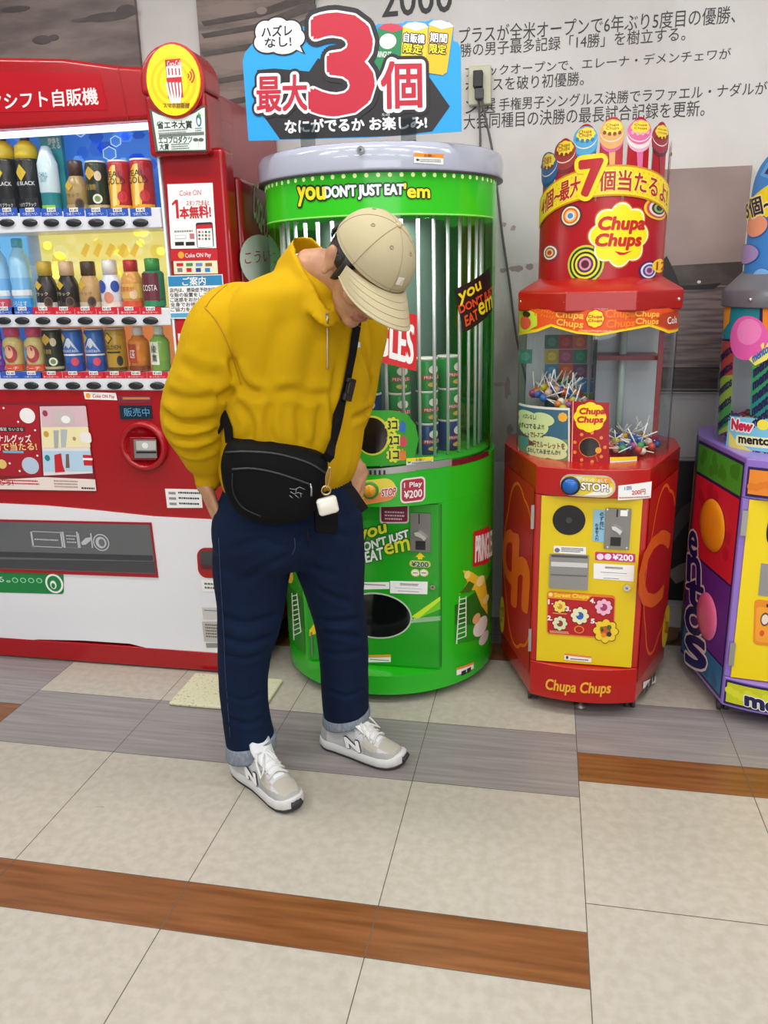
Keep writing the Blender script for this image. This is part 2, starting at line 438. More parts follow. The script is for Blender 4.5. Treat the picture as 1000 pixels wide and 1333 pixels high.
def sand(d, xa, xb, za, zb):
    for u, v, ru, rv in ((55, 52, 13, 6), (70, 49, 7, 4), (140, 22, 30, 6), (110, 26, 18, 3), (165, 14, 14, 8), (20, 12, 20, 4)): d.ell(u, v, ru, rv, SEPIA2, 1+u*.004, 16)
mural((-180, -160, 187, 130), 'photo_mural', 'brown photo mural of rippled sand above the red drink machine', SEPIA, sand)
def folds(d, xa, xb, za, zb):
    for y0, y1 in ((10, 0), (26, 14), (50, 34), (88, 70), (118, 104)):
        d.poly([(262, y0+18), (330, y0+6), (400, y1-10), (412, y1-8), (412, y1-2), (340, y0+12), (266, y0+24)], SEPIA2, 1)
    d.ell(341, 14, 7, 5, mat('sepia_light', '#8f8078', .5), 2)
mural((243, -160, 414, 137), 'photo_mural', 'brown photo mural of ridged ground behind the blue sign', SEPIA3, folds)
SKY_ = mat('sepia_sky', '#a08b84', 0.4, noise_mix=('#85716b', 2.5, (1, 1, 1), 0.35, 0.65))
WATER = mat('sepia_water', '#7d6c67', 0.35, noise_mix=('#55474a', 6, (1, 1, 14), 0.38, 0.6))
def boat(d, xa, xb, za, zb):
    f = lambda v: d.S.p(900, v)[1]
    d.put([(xa, f(372)), (xb, f(372)), (xb, f(342)), (xa, f(350))], [(0, 1, 2, 3)], SEPIA2, 1)
    d.put([(xa, za), (xb, za), (xb, f(374)), (xa, f(374))], [(0, 1, 2, 3)], WATER, 1)
    for v in (478, 508): d.put([(xa, f(v+2)), (xb, f(v+2)), (xb, f(v)), (xa, f(v))], [(0, 1, 2, 3)], mat('sepia_black', '#231c1b', .5), 2)
    d.put([(xa, za), (xb, za), (xb, f(480)), (xa, f(480))], [(0, 1, 2, 3)], mat('sepia_deck', '#4d403d', .5, noise_mix=('#352b2a', 8, (1, 1, 9), .4, .6)), 2)
    d.poly([(862, 372), (905, 371), (940, 368), (930, 376), (870, 378)], mat('sepia_black', '#231c1b', .5), 3)
    d.poly([(862, 340), (868, 333), (874, 345), (880, 358), (886, 374), (862, 374)], mat('sepia_black', '#231c1b', .5), 3)
    d.ell(910, 367, 2.5, 2, mat('sepia_glint', '#d8cfc6', .5), 4)
mural((745, 226, 952, 506), 'photo_mural', 'tall brown photo panel of a boat on water, right of the red lollipop machine', SKY_, boat, 0.035)
HAIR_ = mat('mural_dark', '#2a2526', 0.4, noise_mix=('#0f0d0e', 4, (3, 1, 1), 0.4, 0.6))
def face(d, xa, xb, za, zb):
    d.poly([(868, 745), (884, 735), (902, 728), (902, 750), (880, 760)], mat('mural_light', '#8b7f7b', .5), 1)
    d.poly([(868, 690), (888, 660), (904, 650), (904, 668), (880, 700), (866, 720)], mat('mural_mid', '#4c4446', .5), 1)
mural((752, 598, 1010, 788), 'photo_mural', 'black and grey photo panel low on the wall between the red and purple machines', HAIR_, face)
PANEL = mat('grey_board', '#b9b6b6', 0.6, noise_mix=('#a9a6a7', 4, (1, 1, 1), .4, .6))
o = mural((745, 512, 1010, 597), 'wall_panel', 'plain grey board under the brown boat photo panel', PANEL, None, 0.012); o['category'] = 'wall panel'
# ---- lettering on the wall (a vinyl text, one thing)
TX = ink('#2c2b2d', 0.5)
wl = thing('wall_lettering', 'black Japanese lettering with the number 2000 on the pale wall', 'lettering', tuple(SW.map(*SW.p(760, 170))))
dt = D(SW); dt.txt('2000', (497, -22, 589, 15), TX, 1, off=.012); dt.build('number', wl)
for st, q in (('プラスが全米オープンで6年ぶり5度目の優勝、', (598, 36, 957, 30)), ('勝の男子最多記録「14勝」を樹立する。', (599, 57, 892, 53)),
              ('フィックオープンで、エレーナ・デメンチェワが', (606, 87, 951, 77)), ('スを破り初優勝。', (642, 101, 760, 111)),
              ('手権男子シングルス決勝でラファエル・ナダルが', (650, 128, 998, 123)), ('大会同種目の決勝の最長試合記録を更新。', (604, 149, 917, 151)),
              ('ン選', (606, 130, 645, 147)), ('を', (606, 106, 624, 122))):
    dt = D(SW); dt.txt(st, q, TX, 1, off=.003); dt.build('text_line', wl)

# ---- outlet with plugs and cords
t = thing('wall_outlet', 'clear covered wall outlet with dark plugs right of the blue sign', 'outlet', tuple(SW.map(*SW.p(628, 130))))
d = D(SW); d.rslab((611, 89, 640, 138), mat('outlet_cover', '#c9c8ac', .25), 0, 0.035); d.build('cover', t, bevel=.006)
d = D(SW); d.rslab((618, 97, 630, 118), mat('plug_black', '#2b2a2a', .5), 0.036, 0.066); d.build('plug', t, bevel=.004)
d = D(SW); d.rslab((620, 119, 631, 133), mat('plug_grey', '#4a4849', .5), 0.036, 0.062); d.build('plug', t, bevel=.004)
CORD = mat('cord_grey', '#5f5d5c', .5)
for lab, pts in (('grey cord hanging from the outlet behind the green cylinder machine', [(624, 120, .05), (625, 150, .03), (626, 185, .02), (625, 230, .02), (624, 300, .02), (622, 420, .02), (620, 600, .02)]),
                 ('grey cord running down the wall from outlet to lollipop machine', [(628, 128, .05), (634, 160, .03), (641, 195, .015), (648, 250, .012), (655, 310, .012), (664, 370, .012), (673, 440, .012), (690, 520, .012), (700, 600, .02)])):
    P = [tuple(SW.map(*SW.p(u, v), wv)) for u, v, wv in pts]
    o = MB().tube([tuple(p) for p in spline(P, 6)], .0042, CORD, 8).build('power_cord'); o['label'] = lab; o['category'] = 'cord'
P = [(0.40, 3.15, .006), (0.45, 3.08, .006), (.50, 3.06, .006), (.54, 3.10, .006), (.56, 3.17, .006)]
o = MB().tube([tuple(p) for p in spline(P, 6)], .005, mat('cord_dark', '#2c2a2a', .5), 8).build('power_cord'); o['label'] = 'dark cord lying on the floor between the two candy machines'; o['category'] = 'cord'

# ---- floor mat
mb = MB(); P = [(-1.225, 2.31), (-.96, 2.315), (-.955, 2.5), (-1.225, 2.5)]
mb.prism([(-1.24, 2.305), (-.9, 2.305), (-.9, 2.53), (-1.24, 2.53)], lambda a, b, w_: (a, b, w_), 0.0008, 0.014, mat('mat_beige', '#d3cfae', .7, noise_mix=('#8f8c70', 120, (1, 1, 1), .30, .42)))
o = mb.build('floor_mat', bevel=.006); o['label'] = 'speckled cream plastic mat on the floor behind the man'; o['category'] = 'mat'
# ================================================================== RED DRINK VENDING MACHINE
RED = mat('machine_red', '#a30a15', 0.22, coat=0.2)
RED2 = mat('machine_red_dark', '#8c0912', 0.25, coat=0.2)
WHT = mat('machine_white', '#e6e6ea', 0.22, coat=0.3)
STEEL = mat('steel', '#a9a7a3', 0.35, metal=0.8); DARK = mat('dark_plastic', '#1c1d20', 0.3); CHROME = mat('chrome', '#d0d0d0', 0.12, metal=1.0)
PAPER = ink('#f1f0ee'); REDI = ink('#c4202b'); BLK = ink('#1f1e20'); YEL = ink('#f4d514')
FY = 2.57
SF = Pl((0, FY, 0), (1, 0, 0))
vm = thing('drink_vending_machine', 'large red and white drink vending machine with lit shelves against the wall', 'vending machine', (-1.6, 2.9, 0))
XR = -1.03
SIDE_SHEEN = mat('machine_side_sheen', '#a2353f', .3, coat=.3)  # red cabinet side, its pinkish gloss reflection mixed into the base colour
mb = MB(); mb.box(-2.28, XR-.01, FY+.2, WALL_Y-.02, .09, 1.965, SIDE_SHEEN); mb.box(-1.2, XR-.01, FY+.089, FY+.1995, .09, 1.895, SIDE_SHEEN); mb.box(-2.28, XR-.01, FY+.089, FY+.1995, 1.958, 1.965, SIDE_SHEEN); mb.box(-1.2, XR-.01, FY+.089, FY+.1995, 1.8955, 1.9575, SIDE_SHEEN); mb.build('cabinet', vm)
# lower side shell that stands out from the cabinet
P = [(FY+.095, .1), (WALL_Y-.04, .1), (WALL_Y-.04, 1.60), (WALL_Y-.09, 1.68), (WALL_Y-.2, 1.715), (FY+.095, 1.725)]
mb = MB(); mb.prism(P, lambda a, b, w_: (XR-.008+w_, a, b), 0.0, .05, RED2); mb.build('side_shell', vm, bevel=.02, seg=4)
SS = Pl((XR+.042, 0, 0), (0, 1, 0), (1, 0, 0)); d = D(SS)
CREAM = ink('#c9c9a8')
d.txt('Coca-Cola', [(330, 232), (356, 268), (352, 330), (329, 280)], CREAM, 1, off=.01, shear=.2)
d.build('side_logo', vm); d = D(SS)
d.ell(341, 340, 27, 34, ink('#dfe3dc'), 2); d.txt('こういうお', [(318, 328), (372, 322), (372, 338), (318, 344)], REDI, 3)
d.build('oval_sticker', vm)
DZ0, DZ1, DX0, DX1 = 1.065, 1.885, -2.2, -1.215; DZT = 1.955
d = D(SF)
d.mb.box(-2.28, -1.0, FY, FY+.088, .115, DZ0, RED)
d.mb.box(DX1, -1.0, FY, FY+.088, DZ0, 1.8, RED)
d.mb.box(-2.28, DX0, FY, FY+.088, DZ0, DZ1, RED)
d.build('door', vm, bevel=.018, seg=3)
# display recess
mb = MB(); IW = mat('display_white', '#e9edf2', .4)
mb.box(DX0, DX1, FY+.18, FY+.19, DZ0, DZT, IW); mb.box(DX0, DX0+.006, FY+.001, FY+.179, DZ0+.005, DZ1-.001, IW); mb.box(DX1-.008, DX1-.0005, FY+.001, FY+.179, DZ0+.005, DZ1-.001, IW)
mb.box(DX0, DX1, FY, FY+.18, DZ0-.004, DZ0+.004, IW); mb.box(DX0, DX1, FY+.09, FY+.179, DZT-.004, DZT, IW)
mb.build('display_case', vm)
SB = Pl((0, FY+.175, 0), (1, 0, 0)); d = D(SB)
d.quad((-200, 148, 222, 284), lit('#3c7fe0', .55), 0)
rnd = random.Random(3)
for i in range(46):
    u = rnd.uniform(-60, 216); v = rnd.uniform(172, 268); d.ell(u, v, rnd.uniform(5, 12), rnd.uniform(5, 12), lit(rnd.choice(['#2f6fdc', '#5b9cf0', '#1f5bc8', '#79b4f6']), .55), 1, 6)
for u, v, r in ((151, 184, 8), (143, 200, 10), (105, 172, 7)):
    d.ell(u, v, r, r, lit('#bfe0ff', .7), 2, 6, rot=.5); d.ell(u, v, r-1.5, r-1.5, lit('#4a8ce8', .6), 3, 6, rot=.5)
d.quad((-200, 296, 48, 410), lit('#7cc8f4', .6), 0); d.quad((49, 297, 226, 410), lit('#f4e88a', .6), 0)
for i in range(34):
    u = rnd.uniform(54, 215); v = rnd.uniform(300, 372); r = rnd.uniform(4, 10); d.ell(u, v, r, r, lit(rnd.choice(['#f4e270', '#f8f0a8', '#f0d85c', '#f8eea0']), .6), 1, 16)
for i in range(5): d.poly([(105+i*16, 330), (112+i*16, 316), (118+i*16, 320), (112+i*16, 336)], lit('#f2c94a', .55), 2)
d.quad((-200, 420, 58, 496), lit('#3c78d0', .5), 0); d.quad((59, 420, 232, 496), lit('#f39a5a', .55), 0)
d.build('back_print', vm)
MB().box(DX0, DX1-.01, FY+.004, FY+.026, DZ1-.022, DZ1-.003, lit('#f4f7ff', 1.6)).build('light_tube', vm, bevel=.004)
# bars with price tags and buttons
BAR = mat('bar_white', '#dcdde2', .3); TAGS = {'b': ink('#2a55b5'), 'r': ink('#cc2235')}
ROWS = ((285.5, 300, 'b', [9, 39, 67, 96, 125, 153, 183], 204, 1.632), (413, 425, 'm', [5, 29, 56, 83, 111, 139, 168, 196], 216, 1.320), (497.5, 508, 'n', [-14, 14, 41, 67, 95, 122, 149, 177, 205], 236, 1.106))
SBAR = Pl((0, FY-.006, 0), (1, 0, 0))
SHELF = []
for ri, (vb, ve, kind, btn, xe, ztop) in enumerate(ROWS):
    xr = DX1-.012
    zb = SF.p(120, ve)[1]
    mb = MB(); mb.box(DX0+.01, xr, FY-.004, FY+.17, zb, ztop, BAR)
    bar = mb.build('button_bar', vm, bevel=.004)
    SHELF.append(ztop+.0012); d = D(Pl((0, FY-.004, 0), (1, 0, 0)))
    v0, v1 = {0: (271.5, 281), 1: (400, 409), 2: (484, 492.5)}[ri]
    xs = btn+[btn[-1]+28]
    for i, u in enumerate(btn):
        m = TAGS['b'] if kind == 'b' or (kind == 'm' and i < 2) or (kind == 'n' and i < 3) else TAGS['r']
        lo = u-14; hi = u+14.6
        d.quad((lo, v0, hi, v1), m, 0)
        d.quad((u-6, v0-.8, u+6, v0+4), PAPER, 1); d.txt('¥160' if (i+ri) % 3 else '¥140', (u-5, v0+.2, u+5, v0+3.2), BLK, 2, off=.01)
        d.txt('つめた〜い' if m is TAGS['b'] else 'あったか〜い', (u-10, v0+5.2, u+10, v1-1), PAPER, 2)
    d.build('price_tags', bar)
    for u in btn:
        c = SBAR.p(u, vb+4.5)
        g = lambda x, y, z, c=c: (c[0]+x*.027, FY-.008+z*.009, c[1]+y*.0125)
        b_ = MB(); b_.lathe([(1.25, .3), (1.2, .6), (1.0, .3)], BAR, n=20, xf=lambda x, y, z, g=g: g(x, y, z), caps=False)
        b_.lathe([(1.05, .6), (.98, -.2), (.8, -.45), (.01, -.5)], mat('button_dark', '#24272a', .25), n=20, xf=lambda x, y, z, g=g: g(x, y, z), caps=False)
        b_.build('button', bar)
MB().box(DX0, DX1, FY+.002, FY+.006, DZ0+.004, DZ1-.004, clear('display_glass', '#ffffff', 0.0)).build('glass_pane', vm)
# header
HB = MB()
Pz = [(-2.28, 2.10), (-1.9, 2.10), (-1.72, 2.093), (-1.5, 2.075), (-1.33, 2.045), (-1.2, 2.03), (-1.2, 1.885), (-2.28, 1.885)]
HB.prism(list(reversed(Pz)), lambda a, b, w_: (a, FY-w_, b), -.088, 0.012, RED); HB.build('header', vm, bevel=.016, seg=3)
SH = Pl((0, FY-.012, 0), (1, 0, 0)); d = D(SH)
d.slab([(152, 83), (153.5, 83), (168, 158), (166.5, 158)], RED2, 0, .001)
d.poly([(-260, 90), (130, 95.5), (141, 143), (-260, 153)], ink('#b01320', .15), 1)
d.txt('ピークシフト自販機', [(-52, 124), (126, 114), (129, 136), (-52, 146)], ink('#f4dede'), 2, off=.02)
d.build('header_sign', vm)
# topper column with round badge and plaque
mb = MB(); mb.box(-1.228, -1.0305, FY-.0395, FY+.0875, 1.775, 1.9495, RED)
def dome(a, b, w_): return (a, FY-w_, b)
cx, cz, rr_ = -1.138, 1.985, .1
Pd = [(cx-.1, 1.95), (cx+.108, 1.95)]+[(cx+.108*math.cos(g) if g < PI/2 else cx+.1*math.cos(g), cz+.1*math.sin(g)) for g in [PI*i/16 for i in range(17)]]
mb.prism(Pd, dome, -.088, .04, RED)
mb.build('topper', vm, bevel=.012, seg=3)
ST = Pl((0, FY-.04, 0), (1, 0, 0)); d = D(ST)
d.disc(229, 106.5, 37.5, mat('badge_red', '#b8141f', .25), 0, .012, 36, ry=42); d.disc(229, 106.5, 34.5, mat('badge_yellow', '#f2dc08', .2, emit=.15), .012, .02, 36, ry=39)
S2 = Pl((0, FY-.06, 0), (1, 0, 0)); e = D(S2, d.mb)
for k, (r1, r2) in enumerate(((30, 26), (22, 18))): e.ell(226, 107, r1, r1*1.13, ink('#e0c406'), k*.8); e.ell(226, 107, r2, r2*1.13, ink('#f2dc08'), k*.8+.4)
e.quad((215, 78, 239, 127), ink('#c5202b'), 2); e.quad((216.5, 87, 237.5, 100), PAPER, 3)
e.txt('Coca-Cola', (218, 80, 237, 86), PAPER, 3, off=.01)
for i in range(4): e.quad((219+i*4.6, 89, 221.5+i*4.6, 98), REDI, 4)
for i in range(5): e.poly([(216+i*4.4, 108), (218.5+i*4.4, 107), (221+i*4, 120), (226+i*2.4, 134), (223+i*2.4, 135), (219+i*4, 122)], PAPER, 4)
for r in (4, 7.5, 11): e.poly([(243+r*math.cos(g), 99+r*1.1*math.sin(g)) for g in [-.9+1.8*i/8 for i in range(9)]]+[(243+(r-1.6)*math.cos(g), 99+(r-1.6)*1.1*math.sin(g)) for g in [.9-1.8*i/8 for i in range(9)]], REDI, 3)
e.txt('スマホ自販機', [(212, 134), (248, 134), (246, 141), (214, 141)], ink('#7a3a12'), 3, off=.02)
d.build('badge', vm)
d = D(ST); d.slab([(196, 142), (206, 147), (218, 150.5), (229, 152), (241, 150), (254, 145), (263, 139), (268.5, 138), (270, 197), (204, 198)], mat('plaque_edge', '#4b5248', .4), .0, .008)
S3 = Pl((0, FY-.048, 0), (1, 0, 0)); e = D(S3, d.mb)
e.poly([(198, 145), (206, 149), (218, 152.5), (229, 154), (241, 152), (254, 147), (263, 141), (266.5, 140), (268, 195), (206, 196)], ink('#d8e6dc'), 0)
e.txt('省エネ大賞', [(204, 158), (250, 157), (250.5, 167), (205, 168)], BLK, 1, off=.025); e.txt('エコプロダクツ', [(206.5, 178), (250, 177), (250.5, 186), (207, 187)], BLK, 1, off=.02); e.txt('大賞', [(208, 187), (220, 187), (220, 195), (208, 195)], BLK, 1, off=.02)
e.lines((223, 187, 248, 194), ink('#5a605a'), 3, 1); e.lines((206, 169, 246, 173), ink('#7a807a'), 2, 1); e.quad((207, 175, 266, 175.7), ink('#6d746d'), 1)
e.ell(259, 157, 3.5, 8, ink('#2c5a8c'), 1); e.ell(259, 158, 2, 5, ink('#d8e6dc'), 2); e.poly([(258, 146), (262, 150), (259, 156)], ink('#3f9a3c'), 2); e.lines((254, 166, 264, 171), ink('#5a605a'), 2, 1)
e.ell(255, 182, 3.4, 2.4, ink('#5a605a'), 1); e.ell(262, 182, 3.4, 2.4, ink('#5a605a'), 1); e.quad((258, 182, 259, 191), ink('#5a605a'), 1)
d.build('plaque', vm)
# posters on the right column
d = D(SF)
d.quad([(218, 240), (277, 238), (282, 323), (223, 324)], PAPER, 1); d.txt('Coke ON', [(234, 248), (262, 247), (262, 254), (234, 255)], REDI, 2)
d.quad([(228.5, 260), (232, 260), (233.5, 284.5), (230, 284.5)], REDI, 2); d.poly([(228.5, 260), (229.5, 264), (224.5, 268), (224, 265)], REDI, 2); d.txt('スタンプたまると', [(243, 261), (273, 260), (273, 267), (243, 268)], REDI, 2, off=.01)
d.txt('本無料!', [(234, 270), (274, 267), (275, 283), (235, 285)], REDI, 2, off=.035)
d.rr([(255, 290), (277, 289), (279, 322), (257, 323)], ink('#3a2a30'), 2, .12); d.quad([(256.5, 296), (276, 295), (278, 322), (258, 322)], PAPER, 3); d.quad([(256.5, 293), (276, 292), (276.2, 297), (256.7, 298)], REDI, 4)
for i in range(4):
    for j in range(3): d.ell(260+i*4.3, 302+j*4.5, 1.5, 1.6, ink(['#c4202b', '#d98a90', '#2a4a7a', '#3f9a5c'][(i+j*2) % 4]), 4, 10)
d.quad((228, 306, 243, 311), ink('#c9c9c9'), 2); d.quad((229, 307, 242, 310), PAPER, 3); d.quad((247, 304, 253.5, 311), ink('#c4707a'), 2)
d.quad((228, 315, 240, 319.5), BLK, 2); d.quad((242, 315, 254, 319.5), BLK, 2); d.lines((227, 299, 252, 303), ink('#8a8a8a'), 1, 2)
d.build('poster', vm); d = D(SF)
d.quad([(222, 325), (283, 324), (284, 339), (223, 340)], REDI, 1); d.txt('Coke ON Pay', [(241, 330), (275, 329), (275, 336), (242, 337)], PAPER, 2, off=.01); d.ell(236, 332, 4, 4.5, ink('#f0a030'), 2)
d.quad([(226, 340), (283, 339), (284, 356), (227, 357)], ink('#e9e2c0'), 1)
for i, c in enumerate(['#c4202b', '#3f8f4c', '#5b8fd0', '#8a6a3a']): d.quad((230+i*12.5, 342.5, 239+i*12.5, 346.5), ink(c), 2)
for i, c in enumerate(['#7a7a7a', '#c4202b', '#2a4a9a', '#2f7fd0']): d.quad((231+i*12, 349, 238+i*12, 354), ink(c), 2)
d.build('payment_sticker', vm); d = D(SF)
d.quad([(218, 359), (290, 357), (294, 414), (222, 415)], PAPER, 1); d.quad([(219, 360), (289, 358), (290, 371), (220, 373)], ink('#2f86b8'), 2); d.txt('ご案内', [(238, 361), (268, 360), (268, 371), (238, 372)], PAPER, 3, off=.02)
for i, st in enumerate(('店内は、感染症予防対策', 'な販の設置をしており', 'ご迷惑をおかけします', '全身でお待ち帰り頂', 'ご協力をお願い申し')):
    d.txt(st, [(221+i*.3, 375+i*6.3), (282, 374+i*6.3), (282, 379.5+i*6.3), (221.5+i*.3, 380.5+i*6.3)], BLK, 2, off=.012)
d.quad([(222.5, 408), (290, 406), (290.5, 412), (223, 413.5)], ink('#5aa4cc'), 2)
d.build('notice_sheet', vm); d = D(SF)
d.quad([(229, 418), (262, 418), (262, 450), (230, 450)], ink('#b8101c'), 2)
d.quad([(232, 434), (240, 434), (241, 448), (233, 448)], PAPER, 3)
d.build('column_sticker', vm)
# lower door: advertising window, display, coin gear
d = D(SF)
d.rslab([(-160, 523), (112, 525), (126, 640), (-160, 634)], ink('#7b1f2a'), 0, .004)
d.build('window_frame', vm)
S4 = Pl((0, FY-.004, 0), (1, 0, 0)); d = D(S4)
d.quad([(-160, 526), (50, 527.5), (55, 620), (-160, 618)], ink('#a6202c', .2), 0); d.quad([(52, 529), (111, 528.5), (121, 616), (57, 619)], ink('#e6dcdc', .2), 0)
for i, (c, y0) in enumerate((('#d9b8c0', 529), ('#efe3b0', 556), ('#b4d2e6', 587))):
    d.quad([(53+i*1.2, y0), (112+i*3, y0), (115+i*3, y0+26), (55+i*1.2, y0+27)], ink(c, .2), 1); d.ell(59+i*1.5, y0+9, 3.4, 4, ink(['#a03a58', '#c8a040', '#2a7f8c'][i], .2), 2)
d.rr((67, 534, 98, 553), ink('#c9bcb8'), 2); d.ell(86, 546, 6, 5, PAPER, 3); d.poly([(70, 560), (77, 560), (76, 583), (71, 583)], ink('#a8acb0'), 2); d.poly([(79, 559), (88, 559), (86, 582), (80, 582)], ink('#b4b8bc'), 2)
d.ell(97, 571, 2.2, 2.6, ink('#b09060'), 2); d.rr((104, 562, 120, 577), ink('#ece8e2'), 2); d.poly([(71, 592), (80, 590), (82, 605), (85, 614), (72, 615)], REDI, 2); d.poly([(86, 591), (90, 591), (91, 609), (86, 609)], ink('#7a5a50'), 2); d.quad((108, 592, 121, 606), REDI, 2); d.quad((108, 596, 121, 599), PAPER, 3)
d.txt('オリジナルグッズ', [(-30, 566), (40, 566), (42, 576), (-30, 576)], ink('#f6e6e6'), 2, off=.02); d.txt('その場で当たる!', [(-30, 577), (47, 576), (49, 586), (-30, 587)], ink('#f3d08a'), 2, off=.025)
d.quad((-20, 555, 33, 562), ink('#3c2024'), 1); d.txt('丸福堂 ちいさな', (-6, 556, 31, 561), PAPER, 2); d.quad((4, 586.5, 31, 590), ink('#6ab0d0'), 1)
for u, v, r, c in ((36, 541, 10, '#f0ecea'), (40, 606, 11, '#b8c8dc'), (3, 604, 6, '#e2c070'), (-8, 610, 8, '#e2c070')): d.ell(u, v, r, r, ink(c, .2), 2)
for u, v in ((5, 531), (24, 549), (26, 613), (13, 603), (46, 560), (49, 593)): d.ell(u, v, 1.4, 1.4, PAPER, 2, 8)
d.quad([(-160, 619), (57, 621), (124, 624), (125.5, 639), (-160, 634)], ink('#eadcd4'), 0); d.lines((2, 623, 52, 632), REDI, 2, 1); d.lines((70, 624, 104, 636), ink('#b08a80'), 3, 1); d.lines((106, 633, 124, 638), BLK, 1, 1)
d.txt('楽しもう!', (-20, 624, 18, 632), REDI, 2, off=.02)
d.build('advert', vm)
d = D(SF); d.quad([(109, 510), (151, 511.5), (153, 521), (111, 519.5)], PAPER, 1); d.txt('Coke ON Pay', [(121, 513), (149, 514), (149.5, 519.5), (121, 518.5)], REDI, 2, off=.01); d.ell(115, 515, 3, 3.4, ink('#f0a030'), 2)
d.build('payment_sticker', vm); d = D(SF)
d.quad([(153.5, 515), (197, 515), (198, 524), (155, 525)], ink('#7a2638'), 1); d.quad([(160, 517), (195, 517), (195.5, 520), (160, 520)], ink('#c07a4a'), 2)
d.build('price_strip', vm); d = D(SF)
d.rslab([(155.5, 527.5), (197, 527.5), (199, 545), (157.5, 545.5)], mat('display_dark', '#1b2a3a', .15), 0, .004); e = D(S4, d.mb); e.txt('販売中', [(161, 531), (194, 531), (195.5, 542), (162, 542)], lit('#4f86a6', .35), 1, off=.005)
d.build('sales_display', vm, label='dark display with blue lettering'); d = D(SF)
d.quad([(215, 636), (262, 637), (264, 661), (218, 661)], PAPER, 1)
for i in range(3): d.quad((219.5+i*.7, 640+i*7, 229+i*.7, 643.5+i*7), ink('#9a8a8a'), 2); d.lines((232+i*.7, 639+i*7, 262, 644+i*7), BLK, 1, 2, .55, 7+i)
d.build('contact_sticker', vm)
mb = MB(); c = SF.p(189, 580); g = lambda x, y, z: (c[0]+x, FY-z, c[1]-y)
mb.lathe([(.088, 0), (.086, .02), (.076, .026), (.068, .02), (.064, .006), (.001, .006)], RED, n=36, xf=g, caps=False); ring = mb.build('coin_ring', vm)
d = D(Pl((0, FY-.006, 0), (1, 0, 0))); d.rslab([(171, 568), (205, 568), (206, 598), (173, 598)], RED2, .0, .016); d.build('slot_frame', ring, bevel=.003)
d = D(Pl((0, FY-.022, 0), (1, 0, 0))); d.rslab([(174.5, 572), (204, 572), (205, 596), (176, 596)], STEEL, .0, .004); e = D(Pl((0, FY-.026, 0), (1, 0, 0)), d.mb); e.quad([(177, 574), (203, 574), (203, 586), (178, 586)], ink('#b9b7b2'), 0); e.quad([(177.5, 587.5), (203.5, 587.5), (204, 590), (177.5, 590)], BLK, 1); e.ell(189, 580, 4, 4, ink('#e8e6e2'), 1)
d.build('bill_slot', ring)
# white lower shell
SWt = Pl((0, FY-.002, 0), (1, 0, 0)); d = D(SWt)
d.slab([(-190, 655), (0, 655), (60, 658), (116, 663), (200, 672), (277, 676), (296, 677), (303, 862), (240, 857), (211, 850), (190, 842), (170, 837), (110, 833), (51, 831.5), (25, 834), (0, 838), (-190, 838)], WHT, -.001, .006)
d.build('lower_panel', vm)
S5 = Pl((0, FY-.008, 0), (1, 0, 0)); d = D(S5)
d.rslab([(-190, 672), (197.5, 680), (206.5, 751.5), (-190, 737)], mat('flap_border', '#a01020', .3), 0, .004); d.build('flap_frame', vm)
S6 = Pl((0, FY-.012, 0), (1, 0, 0)); d = D(S6)
d.quad([(-190, 675), (195, 683), (203.5, 747), (-190, 734)], mat('flap_glass', '#595c60', .08, coat=1.0), 0)
d.quad([(-190, 713), (199, 723), (200, 730), (-190, 720)], mat('flap_bar', '#3a3c40', .2), 1)
d.quad([(-190, 725), (201, 731), (203, 746), (-190, 733)], mat('flap_low', '#33353a', .12, coat=1.0), 1)
LG = ink('#b9bcc0')
d.ell(132, 706, 10.5, 11, LG, 2); d.ell(132, 706, 9, 9.5, mat('flap_glass', '#595c60'), 3); d.ell(132, 706, 7, 7.5, LG, 4); d.ell(133, 706, 4, 5, ink('#6a6d70'), 5)
for q in ((42, 692, 81, 712), (83, 692, 102, 713), (103, 694, 120, 713)):
    x0, y0, x1, y1 = q
    for qq in ((x0, y0, x1, y0+.7), (x0, y1-.7, x1, y1), (x0, y0, x0+.7, y1), (x1-.7, y0, x1, y1)): d.quad(qq, LG, 2)
d.lines((45, 700, 78, 705), LG, 1, 2); d.lines((86, 695, 101, 708), LG, 3, 2, .4); d.poly([(106, 706), (112, 700), (119, 699), (118, 704), (112, 709), (107, 709)], LG, 3)
d.build('dispensing_flap', vm)
d = D(S5); d.rr([(-130, 741), (82, 746), (84.5, 773), (-130, 768)], ink('#178040'), 1, .15); d.ell(71, 759.5, 11.5, 12.5, PAPER, 2); d.ell(71, 759.5, 9, 10, ink('#178040'), 3); d.ell(70, 761, 4, 5.5, PAPER, 4); d.ell(70, 762, 2.4, 3.4, ink('#178040'), 5)
d.txt('のる。', [(-24, 750), (14, 751), (14, 758), (-24, 757)], ink('#bfe6cc'), 2, off=.02)
for i in range(4): d.ell(20+i*10.5, 755+i*.2, 4, 3.4, ink('#8fd0a6'), 2); d.ell(20+i*10.5, 755+i*.2, 2.6, 2.2, ink('#178040'), 3)
d.lines((14, 759.5, 56, 761.5), ink('#bfe6cc'), 1, 2); d.lines((8, 765, 44, 767), ink('#8fd0a6'), 1, 2); d.build('green_sticker', vm, label='green sticker with white pictograms')
d = D(S5); d.rr([(255.5, 713), (300, 713), (302, 753), (259, 752)], RED, 1, .3); d.rr([(260, 717), (298, 717), (299, 742), (262, 741)], mat('return_dark', '#3b3d42', .15, coat=.5), 2, .2); d.quad([(262, 735), (298, 736), (299, 741), (263, 740)], ink('#5a1a24'), 3); d.build('coin_return', vm)
d = D(S5); d.quad([(262, 755), (300, 756), (302, 771), (264, 770)], PAPER, 1); d.lines((266, 757, 300, 769), ink('#6a6a6a'), 2, 2, .5)
d.build('warning_sticker', vm); d = D(S5)
